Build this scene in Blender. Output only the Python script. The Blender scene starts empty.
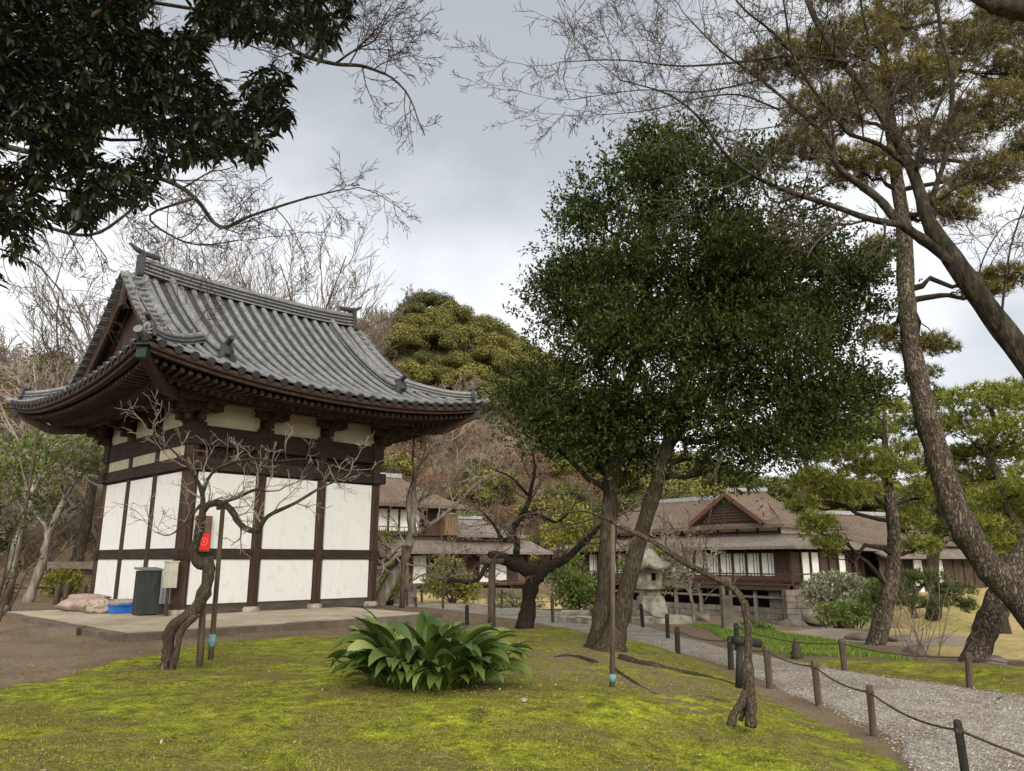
import bpy, math, random
import numpy as np
from math import radians as R, sin, cos, pi
from mathutils import Vector

rng = np.random.default_rng(7)
random.seed(7)
scn = bpy.context.scene
COL = scn.collection

# ------------------------------------------------------------------ camera
FPX, PIT, EYE = 755.0, R(13.0), 1.6
cd = bpy.data.cameras.new('camera')
cd.sensor_width = 36.0
cd.lens = FPX / 1024 * 36.0
cd.clip_start = 0.05
cd.clip_end = 2000
cam = bpy.data.objects.new('camera', cd)
cam.location = (0, 0, EYE)
cam.rotation_euler = (pi / 2 + PIT, 0, 0)
COL.objects.link(cam)
scn.camera = cam

# ------------------------------------------------------------------ world, sun, exposure
SUN_EL, SUN_AZ = 28.0, 172.0          # azimuth clockwise from +Y
w = bpy.data.worlds.new('World')
scn.world = w
w.use_nodes = True
nt = w.node_tree
nt.nodes.clear()
N, LK = nt.nodes.new, nt.links.new
out = N('ShaderNodeOutputWorld')
bg = N('ShaderNodeBackground')
sky = N('ShaderNodeTexSky')
sky.sky_type = 'NISHITA'
sky.sun_disc = False
sky.sun_elevation = R(SUN_EL)
sky.sun_rotation = R(SUN_AZ)
tc = N('ShaderNodeTexCoord')
sep = N('ShaderNodeSeparateXYZ')
LK(tc.outputs['Generated'], sep.inputs[0])
# project the direction on a cloud deck: xy / (z + .25)
addz = N('ShaderNodeMath'); addz.operation = 'ADD'; addz.inputs[1].default_value = 0.45
mx = N('ShaderNodeMath'); mx.operation = 'MAXIMUM'; mx.inputs[1].default_value = 0.08
LK(sep.outputs['Z'], addz.inputs[0]); LK(addz.outputs[0], mx.inputs[0])
dx = N('ShaderNodeMath'); dx.operation = 'DIVIDE'
dy = N('ShaderNodeMath'); dy.operation = 'DIVIDE'
LK(sep.outputs['X'], dx.inputs[0]); LK(mx.outputs[0], dx.inputs[1])
LK(sep.outputs['Y'], dy.inputs[0]); LK(mx.outputs[0], dy.inputs[1])
cmb = N('ShaderNodeCombineXYZ')
LK(dx.outputs[0], cmb.inputs[0]); LK(dy.outputs[0], cmb.inputs[1])
cmb.inputs[2].default_value = 5.7
n1 = N('ShaderNodeTexNoise'); n1.inputs['Scale'].default_value = 0.9
n1.inputs['Detail'].default_value = 7; n1.inputs['Roughness'].default_value = 0.5
n1.inputs['Distortion'].default_value = 0.15
LK(cmb.outputs[0], n1.inputs['Vector'])
cr = N('ShaderNodeValToRGB')
e = cr.color_ramp.elements
e[0].position = 0.40; e[0].color = (0.50, 0.53, 0.57, 1)
e[1].position = 0.575; e[1].color = (1.0, 1.0, 1.0, 1)
m_ = cr.color_ramp.elements.new(0.5); m_.color = (0.86, 0.875, 0.90, 1)
LK(n1.outputs['Fac'], cr.inputs[0])
# glow added toward the veiled sun (behind the camera) and overhead to light walls
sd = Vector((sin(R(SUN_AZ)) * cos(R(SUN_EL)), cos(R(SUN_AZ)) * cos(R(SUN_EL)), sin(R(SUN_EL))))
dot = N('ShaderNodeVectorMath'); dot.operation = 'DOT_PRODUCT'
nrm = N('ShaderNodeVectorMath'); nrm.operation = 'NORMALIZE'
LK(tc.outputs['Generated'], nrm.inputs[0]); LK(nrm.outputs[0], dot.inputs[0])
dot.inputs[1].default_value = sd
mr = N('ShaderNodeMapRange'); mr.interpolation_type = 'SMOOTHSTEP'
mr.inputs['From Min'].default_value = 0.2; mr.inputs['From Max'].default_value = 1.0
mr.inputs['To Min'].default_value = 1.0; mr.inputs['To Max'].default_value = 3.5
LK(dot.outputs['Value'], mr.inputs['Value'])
vm = N('ShaderNodeVectorMath'); vm.operation = 'SCALE'
wrm = N('ShaderNodeMix'); wrm.data_type = 'RGBA'; wrm.blend_type = 'MULTIPLY'
mr2 = N('ShaderNodeMapRange'); mr2.inputs['From Min'].default_value = -0.1; mr2.inputs['From Max'].default_value = 0.8
LK(dot.outputs['Value'], mr2.inputs['Value']); LK(mr2.outputs[0], wrm.inputs['Factor'])
LK(cr.outputs[0], wrm.inputs[6]); wrm.inputs[7].default_value = (1.0, 0.95, 0.84, 1)
# the cloud deck is thick and dark overhead and thins out toward the horizon
el_ = N('ShaderNodeMapRange'); el_.interpolation_type = 'SMOOTHSTEP'
el_.inputs['From Min'].default_value = 0.22; el_.inputs['From Max'].default_value = 0.75
el_.inputs['To Min'].default_value = 1.12; el_.inputs['To Max'].default_value = 0.92
LK(sep.outputs['Z'], el_.inputs['Value'])
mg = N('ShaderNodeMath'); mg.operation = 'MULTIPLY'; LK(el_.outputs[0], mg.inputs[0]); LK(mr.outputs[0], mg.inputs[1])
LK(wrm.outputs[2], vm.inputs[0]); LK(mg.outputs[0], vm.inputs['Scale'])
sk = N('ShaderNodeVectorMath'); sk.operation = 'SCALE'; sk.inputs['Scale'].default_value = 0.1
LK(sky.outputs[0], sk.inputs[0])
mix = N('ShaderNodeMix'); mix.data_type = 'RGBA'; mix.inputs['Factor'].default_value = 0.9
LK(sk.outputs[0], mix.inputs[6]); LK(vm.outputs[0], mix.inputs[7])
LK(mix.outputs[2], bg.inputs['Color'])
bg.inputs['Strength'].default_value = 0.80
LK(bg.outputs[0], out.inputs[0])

sl = bpy.data.lights.new('sun', 'SUN')
sl.energy = 1.4
sl.angle = R(16)
sl.color = (1.0, 0.93, 0.82)
so = bpy.data.objects.new('sun', sl)
so.rotation_euler = (-sd).to_track_quat('-Z', 'Y').to_euler()
COL.objects.link(so)

scn.view_settings.view_transform = 'Standard'
scn.view_settings.look = 'None'
scn.view_settings.gamma = 1
scn.view_settings.use_curve_mapping = False
scn.view_settings.exposure = 0.52
cy = scn.cycles
cy.use_denoising = True
cy.max_bounces = 6; cy.diffuse_bounces = 3; cy.glossy_bounces = 2
cy.transmission_bounces = 3; cy.transparent_max_bounces = 4
cy.caustics_reflective = False; cy.caustics_refractive = False
cy.use_adaptive_sampling = True; cy.adaptive_threshold = 0.015

# ------------------------------------------------------------------ geometry helpers
def rayd(px, py):
    a = (px - 512) / FPX; u = -(py - 385.5) / FPX
    return np.array([a, cos(PIT) - u * sin(PIT), sin(PIT) + u * cos(PIT)])
def W(px, py, Y):
    "world point on the line of a measured direction at forward distance Y"
    d = rayd(px, py); return d * (Y / d[1]) + np.array([0, 0, EYE])
def G(px, py, z):
    d = rayd(px, py); return d * ((z - EYE) / d[2]) + np.array([0, 0, EYE])
def nz(v):
    v = np.asarray(v, float); return v / (np.linalg.norm(v) + 1e-12)
def smooth(pts, k=4):
    P = [np.asarray(p, float) for p in pts]
    P = [2 * P[0] - P[1]] + P + [2 * P[-1] - P[-2]]
    o = []
    for i in range(1, len(P) - 2):
        for j in range(k):
            t = j / k
            o.append(0.5 * ((2 * P[i]) + (-P[i-1] + P[i+1]) * t + (2*P[i-1] - 5*P[i] + 4*P[i+1] - P[i+2]) * t*t
                            + (-P[i-1] + 3*P[i] - 3*P[i+1] + P[i+2]) * t**3))
    o.append(P[-2]); return np.array(o)

class MB:
    def __init__(s):
        s.V = []; s.F = []; s.n = 0; s.MI = []; s.mi = 0; s.SM = []; s.sm = False
    def add(s, V, F):
        V = np.asarray(V, float).reshape(-1, 3); F = np.asarray(F, int)
        s.V.append(V); s.F.append(F + s.n); s.n += len(V)
        s.MI.append(np.full(len(F), s.mi)); s.SM.append(np.full(len(F), s.sm))
        return s
    def box(s, c, d, M=None, tap=1.0):
        "box centred at c with full dims d; M maps to a rotated frame; tap shrinks the top"
        x, y, z = np.array(d) / 2
        V = np.array([[-x,-y,-z],[x,-y,-z],[x,y,-z],[-x,y,-z],[-x*tap,-y*tap,z],[x*tap,-y*tap,z],[x*tap,y*tap,z],[-x*tap,y*tap,z]])
        if M is not None: V = V @ np.asarray(M).T
        return s.add(V + np.array(c), [[3,2,1,0],[4,5,6,7],[0,1,5,4],[1,2,6,5],[2,3,7,6],[3,0,4,7]])
    def bar(s, a, b, wd, ht, up=(0, 0, 1)):
        "rectangular bar from a to b"
        a = np.asarray(a, float); b = np.asarray(b, float)
        z = nz(b - a); x = nz(np.cross(z, up)); y = np.cross(x, z) * -1
        y = np.cross(z, x)
        V = []
        for p in (a, b):
            for sx, sy in ((-1,-1),(1,-1),(1,1),(-1,1)):
                V.append(p + x*sx*wd/2 + y*sy*ht/2)
        return s.add(V, [[3,2,1,0],[4,5,6,7],[0,1,5,4],[1,2,6,5],[2,3,7,6],[3,0,4,7]])
    def grid(s, P, flip=False):
        P = np.asarray(P, float); n, m = P.shape[:2]
        i = np.arange(n*m).reshape(n, m)
        F = np.stack([i[:-1,:-1], i[1:,:-1], i[1:,1:], i[:-1,1:]], -1).reshape(-1, 4)
        if flip: F = F[:, ::-1]
        return s.add(P.reshape(-1, 3), F)
    def slab(s, P, Q):
        "closed solid between two equal grids"
        P = np.asarray(P, float); Q = np.asarray(Q, float); n, m = P.shape[:2]
        i = np.arange(n*m).reshape(n, m); k = n*m
        F = [np.stack([i[:-1,:-1], i[1:,:-1], i[1:,1:], i[:-1,1:]], -1).reshape(-1, 4),
             np.stack([i[:-1,:-1], i[:-1,1:], i[1:,1:], i[1:,:-1]], -1).reshape(-1, 4) + k]
        for a in (i[0], i[-1], i[:, 0], i[:, -1]):
            F.append(np.stack([a[:-1], a[1:], a[1:] + k, a[:-1] + k], -1))
        return s.add(np.concatenate([P.reshape(-1,3), Q.reshape(-1,3)]), np.concatenate(F))
    def tube(s, pts, rad, n=6, wob=0.0, flat=1.0, cap=True):
        P = np.asarray(pts, float); k = len(P)
        rad = np.broadcast_to(np.asarray(rad, float), (k,))
        if wob and k > 6: rad = rad*(1 + wob*1.1*rng.normal(size=k).clip(-1.5, 1.5))
        T = np.gradient(P, axis=0); T /= np.linalg.norm(T, axis=1, keepdims=True) + 1e-12
        a = np.array([0, 0, 1.0]) if abs(T[0][2]) < .9 else np.array([1.0, 0, 0])
        x = nz(np.cross(T[0], a)); V = []
        th = np.arange(n) * 2*pi/n
        for i in range(k):
            x = nz(x - T[i] * np.dot(x, T[i])); y = np.cross(T[i], x)
            r = rad[i] * (1 + wob * rng.uniform(-1, 1, n)) if wob else rad[i] * np.ones(n)
            V.append(P[i] + np.outer(np.cos(th)*r, x) + np.outer(np.sin(th)*r*flat, y))
        V = np.concatenate(V)
        i = np.arange(k-1)[:, None]*n; j = np.arange(n)[None]; j2 = (j+1) % n
        F = np.stack([i+j, i+j2, i+n+j2, i+n+j], -1).reshape(-1, 4)
        s.add(V, F)
        if cap and rad[-1] > 0.006:
            c0 = s.n - k*n
            s.V.append(P[[0, -1]]); b = s.n; s.n += 2
            jj = np.arange(n); jk = (jj+1) % n
            F = np.concatenate([np.stack([c0+jk, c0+jj, np.full(n, b), np.full(n, b)], -1),
                                np.stack([c0+(k-1)*n+jj, c0+(k-1)*n+jk, np.full(n, b+1), np.full(n, b+1)], -1)])
            s.F.append(F); s.MI.append(np.full(len(F), s.mi)); s.SM.append(np.full(len(F), s.sm))
        return s
    def lathe(s, c, prof, n=16, ph=0.0, sq=None):
        "revolve (r, z) profile round the vertical at c"
        th = np.arange(n) * 2*pi/n + ph
        P = np.array([[[c[0] + r*cos(t), c[1] + r*sin(t), c[2] + z] for t in np.append(th, th[0])] for r, z in prof])
        return s.grid(P, flip=True)
    def build(s, name, mats, parent=None, loc=None, smooth=False, local=False):
        me = bpy.data.meshes.new(name)
        V = np.concatenate(s.V) if s.V else np.zeros((0, 3))
        if not isinstance(mats, (list, tuple)): mats = [mats]
        off = np.zeros(3)
        o = bpy.data.objects.new(name, me)
        if parent is not None:
            o.parent = parent
            if not local:
                p = parent
                while p is not None: off += np.array(p.location); p = p.parent
        elif loc is not None:
            o.location = loc; off = np.array(loc, float)
        V = V - off
        if not local or parent is None: pass
        quads = []; 
        F = []
        for f in s.F: F.append(f if f.shape[1] == 4 else np.concatenate([f, f[:, -1:]], 1))
        F = np.concatenate(F); MI = np.concatenate(s.MI); SM = np.concatenate(s.SM)
        tri = F[:, 2] == F[:, 3]
        cnt = np.where(tri, 3, 4)
        st = np.concatenate([[0], np.cumsum(cnt)[:-1]])
        mask = np.ones(F.shape, bool); mask[:, 3] = ~tri
        li = F[mask]
        me.vertices.add(len(V)); me.vertices.foreach_set('co', V.ravel().astype(np.float32))
        me.loops.add(len(li)); me.loops.foreach_set('vertex_index', li.astype(np.int32))
        me.polygons.add(len(F))
        me.polygons.foreach_set('loop_start', st.astype(np.int32))
        me.polygons.foreach_set('material_index', MI.astype(np.int32))
        me.update(calc_edges=True)
        me.validate()
        me.polygons.foreach_set('use_smooth', (np.ones(len(me.polygons), bool) if smooth else SM[:len(me.polygons)]))
        for m in mats: me.materials.append(m)
        COL.objects.link(o)
        return o

def tag(o, label=None, cat=None, group=None, kind=None):
    if label: o['label'] = label
    if cat: o['category'] = cat
    if group: o['group'] = group
    if kind: o['kind'] = kind
    return o
def thing(name, loc, label, cat, group=None, rz=0.0):
    o = bpy.data.objects.new(name, None); COL.objects.link(o)
    o.empty_display_size = 0.2
    o.location = [float(v) for v in loc]; o.rotation_euler = (0, 0, rz)
    return tag(o, label, cat, group)
def copy_tree(o, parent=None):
    c = o.copy(); COL.objects.link(c); c.parent = parent
    for ch in [x for x in o.children]:
        copy_tree(ch, c)
    return c

# value noise
_perm = np.random.default_rng(3).random((256, 256))
def vnoise(x, y):
    xi = np.floor(x).astype(int); yi = np.floor(y).astype(int)
    fx = x - xi; fy = y - yi; fx = fx*fx*(3-2*fx); fy = fy*fy*(3-2*fy)
    g = lambda a, b: _perm[a % 256, b % 256]
    return (g(xi, yi)*(1-fx)*(1-fy) + g(xi+1, yi)*fx*(1-fy) + g(xi, yi+1)*(1-fx)*fy + g(xi+1, yi+1)*fx*fy) - .5
def fbm(x, y, o=4):
    r = 0; a = 1
    for i in range(o): r = r + a*vnoise(x*2**i + 17*i, y*2**i + 31*i); a *= .5
    return r

# ------------------------------------------------------------------ materials
def newmat(name):
    m = bpy.data.materials.new(name); m.use_nodes = True
    return m, m.node_tree, m.node_tree.nodes['Principled BSDF']
def ramp(t, cols):
    c = t.nodes.new('ShaderNodeValToRGB'); el = c.color_ramp.elements
    while len(el) < len(cols): el.new(0.5)
    for i, (p, col) in enumerate(cols):
        el[i].position = p; el[i].color = (*col, 1)
    return c
def nmat(name, cols, scale=4.0, st=(1, 1, 1), detail=6, rough=0.8, bump=0.0, bscale=None, dist=0.0, spec=0.3, cols2=None, s2=1.0, f2=0.5, bdist=0.02, bst=None, metallic=0):
    "noise-coloured rough surface with bump; cols2 adds a second, larger patchiness by multiplying"
    m, t, b = newmat(name)
    tcn = t.nodes.new('ShaderNodeTexCoord'); mp = t.nodes.new('ShaderNodeMapping')
    mp.inputs['Scale'].default_value = st
    t.links.new(tcn.outputs['Object'], mp.inputs[0])
    n = t.nodes.new('ShaderNodeTexNoise'); n.inputs['Scale'].default_value = scale
    n.inputs['Detail'].default_value = detail; n.inputs['Distortion'].default_value = dist
    n.inputs['Roughness'].default_value = 0.6
    t.links.new(mp.outputs[0], n.inputs['Vector'])
    c = ramp(t, cols); t.links.new(n.outputs['Fac'], c.inputs[0])
    res = c.outputs[0]
    if cols2:
        n2 = t.nodes.new('ShaderNodeTexNoise'); n2.inputs['Scale'].default_value = s2; n2.inputs['Detail'].default_value = 5
        t.links.new(tcn.outputs['Object'], n2.inputs['Vector'])
        c2 = ramp(t, cols2); t.links.new(n2.outputs['Fac'], c2.inputs[0])
        mxn = t.nodes.new('ShaderNodeMix'); mxn.data_type = 'RGBA'; mxn.blend_type = 'MULTIPLY'
        mxn.inputs['Factor'].default_value = f2
        t.links.new(res, mxn.inputs[6]); t.links.new(c2.outputs[0], mxn.inputs[7]); res = mxn.outputs[2]
    t.links.new(res, b.inputs['Base Color'])
    b.inputs['Roughness'].default_value = rough
    b.inputs['Specular IOR Level'].default_value = spec
    b.inputs['Metallic'].default_value = metallic
    if bump:
        nb = t.nodes.new('ShaderNodeTexNoise'); nb.inputs['Scale'].default_value = bscale or scale*3
        nb.inputs['Detail'].default_value = 5
        mpb = t.nodes.new('ShaderNodeMapping'); mpb.inputs['Scale'].default_value = bst or st
        t.links.new(tcn.outputs['Object'], mpb.inputs[0]); t.links.new(mpb.outputs[0], nb.inputs['Vector'])
        bp = t.nodes.new('ShaderNodeBump'); bp.inputs['Strength'].default_value = bump
        bp.inputs['Distance'].default_value = bdist
        t.links.new(nb.outputs['Fac'], bp.inputs['Height']); t.links.new(bp.outputs[0], b.inputs['Normal'])
    return m
def leafmat(name, cols, rough=0.5, trans=0.3, spec=0.4, vary=0.0):
    "leaf colour varies from leaf to leaf (and from plant to plant with vary)"
    m, t, b = newmat(name)
    g = t.nodes.new('ShaderNodeNewGeometry')
    src = g.outputs['Random Per Island']
    if vary:
        oi = t.nodes.new('ShaderNodeObjectInfo')
        a = t.nodes.new('ShaderNodeMath'); a.operation = 'MULTIPLY'; a.inputs[1].default_value = 1 - vary
        t.links.new(src, a.inputs[0])
        k = t.nodes.new('ShaderNodeMath'); k.operation = 'MULTIPLY_ADD'; k.inputs[1].default_value = vary
        t.links.new(oi.outputs['Random'], k.inputs[0]); t.links.new(a.outputs[0], k.inputs[2]); src = k.outputs[0]
    c = ramp(t, cols); t.links.new(src, c.inputs[0]); t.links.new(c.outputs[0], b.inputs['Base Color'])
    b.inputs['Roughness'].default_value = rough; b.inputs['Specular IOR Level'].default_value = spec
    if trans:
        tr = t.nodes.new('ShaderNodeBsdfTranslucent'); t.links.new(c.outputs[0], tr.inputs[0])
        ms = t.nodes.new('ShaderNodeMixShader'); ms.inputs[0].default_value = trans
        o = t.nodes['Material Output']
        t.links.new(b.outputs[0], ms.inputs[1]); t.links.new(tr.outputs[0], ms.inputs[2]); t.links.new(ms.outputs[0], o.inputs[0])
    return m

M = {}
M['wood'] = nmat('dark_timber', [(0.3, (0.020, 0.010, 0.007)), (0.55, (0.046, 0.025, 0.017)), (0.75, (0.085, 0.052, 0.036))], 3, (6, 6, .5), rough=.75, bump=.5, bscale=14)
M['woodh'] = nmat('dark_timber_beam', [(0.3, (0.014, 0.009, 0.007)), (0.55, (0.030, 0.019, 0.015)), (0.75, (0.058, 0.038, 0.029))], 3, (1, 1, 6), rough=.75, bump=.4, bscale=10)
M['wood_eave'] = nmat('eave_timber', [(0.3, (0.02, 0.012, 0.010)), (0.7, (0.075, 0.045, 0.034))], 3, (1, 1, 1), rough=.8)
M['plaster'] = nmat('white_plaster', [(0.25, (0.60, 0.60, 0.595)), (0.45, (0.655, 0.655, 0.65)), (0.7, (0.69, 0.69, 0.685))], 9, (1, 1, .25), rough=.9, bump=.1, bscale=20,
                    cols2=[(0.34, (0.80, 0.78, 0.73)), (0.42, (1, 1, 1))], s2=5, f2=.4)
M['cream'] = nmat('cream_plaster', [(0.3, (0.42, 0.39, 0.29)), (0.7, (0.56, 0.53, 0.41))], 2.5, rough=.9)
M['sill'] = nmat('grey_sill_board', [(0.3, (0.05, 0.038, 0.032)), (0.7, (0.11, 0.085, 0.07))], 2, (1, 1, 5), rough=.9)
M['tile'] = nmat('smoked_clay_tile', [(0.28, (0.075, 0.076, 0.080)), (0.5, (0.145, 0.146, 0.152)), (0.72, (0.23, 0.23, 0.234))], 22, rough=.5, bump=.25, bscale=30, spec=.5,
                 cols2=[(0.36, (0.45, 0.47, 0.43)), (0.56, (1, 1, 1))], s2=3.2, f2=.6)
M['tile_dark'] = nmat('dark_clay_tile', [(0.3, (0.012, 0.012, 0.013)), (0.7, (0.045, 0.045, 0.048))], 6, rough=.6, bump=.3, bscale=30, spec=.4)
M['bronze'] = nmat('green_bronze', [(0.3, (0.012, 0.020, 0.018)), (0.7, (0.03, 0.045, 0.04))], 9, rough=.6, metallic=.4)
M['earthfloor'] = nmat('pale_pounded_earth', [(0.3, (0.27, 0.22, 0.155)), (0.55, (0.39, 0.335, 0.25)), (0.75, (0.46, 0.41, 0.32))], 2.2, rough=.95, bump=.3, bscale=40,
                       cols2=[(0.35, (0.7, 0.68, 0.62)), (0.6, (1, 1, 1))], s2=.7, f2=.7)
M['kerb'] = nmat('platform_kerb_stone', [(0.3, (0.075, 0.06, 0.045)), (0.7, (0.15, 0.122, 0.095))], 3, rough=.95, bump=.6, bscale=14)
M['stone'] = nmat('weathered_granite', [(0.3, (0.17, 0.155, 0.125)), (0.5, (0.30, 0.28, 0.235)), (0.72, (0.44, 0.42, 0.36))], 6, rough=.95, bump=.7, bscale=18,
                  cols2=[(0.38, (0.5, 0.48, 0.42)), (0.58, (1, 1, 1))], s2=2.2, f2=.9)
M['stone_dark'] = nmat('dark_wet_stone', [(0.3, (0.04, 0.036, 0.03)), (0.7, (0.13, 0.12, 0.10))], 3, rough=.9, bump=.8, bscale=9)
M['rock'] = nmat('garden_rock', [(0.3, (0.075, 0.065, 0.053)), (0.7, (0.22, 0.19, 0.16))], 2.2, rough=.95, bump=.8, bscale=6)
def barkm(name, a, b, c, sc=9, bump=1.0, lich=None):
    return nmat(name, [(0.3, a), (0.52, b), (0.74, c)], sc, (1.6, 1.6, .45), rough=.95, bump=bump, bscale=sc*1.7, bdist=.03, spec=.15,
                cols2=lich, s2=3.0, f2=.8)
M['bark_oak'] = barkm('grey_brown_bark', (0.020, 0.017, 0.011), (0.050, 0.042, 0.029), (0.10, 0.083, 0.06), 7, .7, [(0.4, (0.55, 0.62, 0.5)), (0.6, (1, 1, 1))])
M['bark_plum'] = barkm('gnarled_plum_bark', (0.022, 0.018, 0.013), (0.075, 0.060, 0.044), (0.20, 0.16, 0.12), 12, 1.0, [(0.4, (0.6, 0.66, 0.55)), (0.6, (1, 1, 1))])
M['bark_dark'] = barkm('dark_old_bark', (0.016, 0.013, 0.010), (0.040, 0.033, 0.026), (0.085, 0.070, 0.055), 8, 1.0)
M['bark_pine'] = barkm('plated_pine_bark', (0.016, 0.013, 0.010), (0.055, 0.044, 0.035), (0.15, 0.122, 0.10), 13, 1.3)
def platebark(name, lo, mid_, hi, sc, zs, bd=.05):
    "bark split into plates by dark furrows"
    m, t, bb_ = newmat(name); L = t.links.new; n = t.nodes.new
    c = n('ShaderNodeTexCoord'); mp = n('ShaderNodeMapping'); mp.inputs['Scale'].default_value = (1, 1, zs); L(c.outputs['Object'], mp.inputs[0])
    wn = n('ShaderNodeTexNoise'); wn.inputs['Scale'].default_value = sc*.6; wn.inputs['Detail'].default_value = 4; L(mp.outputs[0], wn.inputs['Vector'])
    wv = n('ShaderNodeMix'); wv.data_type = 'VECTOR'; wv.inputs['Factor'].default_value = .24; L(mp.outputs[0], wv.inputs[4]); L(wn.outputs['Color'], wv.inputs[5])
    v = n('ShaderNodeTexVoronoi'); v.feature = 'DISTANCE_TO_EDGE'; v.inputs['Scale'].default_value = sc; L(wv.outputs[1], v.inputs['Vector'])
    r1_ = ramp(t, [(0, tuple(.7*p_+.3*q_ for p_, q_ in zip(lo, mid_))), (.08, mid_), (.30, hi)]); L(v.outputs['Distance'], r1_.inputs[0])
    f = n('ShaderNodeTexNoise'); f.inputs['Scale'].default_value = sc*3; f.inputs['Detail'].default_value = 6; L(mp.outputs[0], f.inputs['Vector'])
    r2_ = ramp(t, [(.3, (.45, .45, .45)), (.7, (1.25, 1.2, 1.15))]); L(f.outputs['Fac'], r2_.inputs[0])
    g = n('ShaderNodeTexNoise'); g.inputs['Scale'].default_value = 1.8; g.inputs['Detail'].default_value = 6; L(c.outputs['Object'], g.inputs['Vector'])
    r3_ = ramp(t, [(.38, (.62, .68, .56)), (.58, (1, 1, 1))]); L(g.outputs['Fac'], r3_.inputs[0])
    cur = r1_.outputs[0]
    for q in (r2_, r3_):
        x = n('ShaderNodeMix'); x.data_type = 'RGBA'; x.blend_type = 'MULTIPLY'; x.inputs['Factor'].default_value = .85; L(cur, x.inputs[6]); L(q.outputs[0], x.inputs[7]); cur = x.outputs[2]
    L(cur, bb_.inputs['Base Color']); bb_.inputs['Roughness'].default_value = .95; bb_.inputs['Specular IOR Level'].default_value = .1
    mn = n('ShaderNodeMath'); mn.operation = 'MINIMUM'; mn.inputs[1].default_value = .22; L(v.outputs['Distance'], mn.inputs[0])
    ad = n('ShaderNodeMath'); ad.operation = 'MULTIPLY_ADD'; ad.inputs[1].default_value = .25; L(f.outputs['Fac'], ad.inputs[0]); L(mn.outputs[0], ad.inputs[2])
    bp = n('ShaderNodeBump'); bp.inputs['Strength'].default_value = 1; bp.inputs['Distance'].default_value = bd; L(ad.outputs[0], bp.inputs['Height']); L(bp.outputs[0], bb_.inputs['Normal'])
    return m
M['bark_pine'] = platebark('plated_pine_bark', (.006, .005, .004), (.080, .063, .050), (.185, .150, .125), 19, .36, .05)
M['bark_oak'] = platebark('furrowed_grey_bark', (.022, .018, .013), (.048, .040, .029), (.080, .068, .050), 20, .16, .012)
M['bark_plum'] = platebark('gnarled_plum_bark', (.014, .011, .008), (.085, .068, .052), (.19, .155, .12), 40, .16, .03)
M['bark_dark'] = platebark('dark_old_bark', (.008, .006, .005), (.032, .026, .020), (.06, .050, .039), 30, .25, .02)
M['bark_pale'] = barkm('pale_smooth_bark', (0.085, 0.073, 0.058), (0.19, 0.168, 0.138), (0.36, 0.33, 0.28), 5, .4)
M['bark_bare'] = barkm('mottled_grey_bark', (0.016, 0.013, 0.010), (0.042, 0.035, 0.026), (0.11, 0.095, 0.072), 12, .9, [(0.42, (0.5, 0.55, 0.42)), (0.55, (1, 1, 1))])
M['twig'] = nmat('twig_bark', [(0.3, (0.06, 0.047, 0.037)), (0.7, (0.17, 0.135, 0.105))], 5, rough=.9, spec=.15)
M['twig_pale'] = nmat('pale_twig_bark', [(0.3, (0.16, 0.135, 0.11)), (0.7, (0.33, 0.29, 0.24))], 5, rough=.9, spec=.15)
M['twig_dark'] = nmat('dark_twig_bark', [(0.3, (0.035, 0.028, 0.022)), (0.7, (0.09, 0.07, 0.055))], 5, rough=.9, spec=.15)
M['stake'] = nmat('stake_wood', [(0.3, (0.035, 0.026, 0.018)), (0.7, (0.13, 0.10, 0.07))], 5, (3, 3, .4), rough=.9, bump=.5, bscale=12)
M['post'] = nmat('weathered_post', [(0.3, (0.03, 0.022, 0.016)), (0.7, (0.11, 0.082, 0.06))], 7, (3, 3, .6), rough=.9, bump=.5, bscale=20)
M['post_black'] = nmat('charred_post', [(0.3, (0.008, 0.007, 0.006)), (0.7, (0.03, 0.026, 0.022))], 7, (3, 3, .6), rough=.8, bump=.4, bscale=20)
M['rope'] = nmat('dark_rope', [(0.3, (0.03, 0.024, 0.018)), (0.7, (0.09, 0.07, 0.05))], 40, rough=.95)
M['bluetape'] = nmat('faded_blue_sleeve', [(0.3, (0.08, 0.18, 0.20)), (0.7, (0.16, 0.30, 0.32))], 9, rough=.7)
M['hiwada'] = nmat('cypress_bark_roof', [(0.3, (0.075, 0.052, 0.040)), (0.52, (0.130, 0.095, 0.073)), (0.75, (0.20, 0.152, 0.118))], 5, (1, 1, 4), rough=.95, bump=.4, bscale=16,
                   cols2=[(0.35, (0.7, 0.68, 0.66)), (0.6, (1, 1, 1))], s2=.5, f2=.8)
M['shingle'] = nmat('grey_shingle_roof', [(0.3, (0.095, 0.078, 0.066)), (0.52, (0.165, 0.137, 0.118)), (0.75, (0.26, 0.22, 0.195))], 5, (1, 1, 4), rough=.9, bump=.4, bscale=16,
                    cols2=[(0.35, (0.7, 0.7, 0.7)), (0.6, (1, 1, 1))], s2=.6, f2=.7)
M['ridgecap'] = nmat('ridge_cap_tile', [(0.3, (0.16, 0.17, 0.18)), (0.7, (0.33, 0.34, 0.355))], 5, rough=.6)
M['housewood'] = nmat('aged_house_timber', [(0.3, (0.022, 0.014, 0.010)), (0.7, (0.085, 0.052, 0.038))], 4, (4, 4, .5), rough=.8)
M['boards'] = nmat('brown_wall_boards', [(0.3, (0.07, 0.043, 0.026)), (0.7, (0.23, 0.15, 0.09))], 4, (5, 5, .4), rough=.85)
M['shoji'] = nmat('shoji_paper', [(0.3, (0.58, 0.59, 0.55)), (0.7, (0.74, 0.75, 0.71))], 2, rough=.8)
M['dark'] = nmat('dark_interior', [(0.3, (0.006, 0.006, 0.006)), (0.7, (0.018, 0.016, 0.014))], 2, rough=.9)
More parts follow.
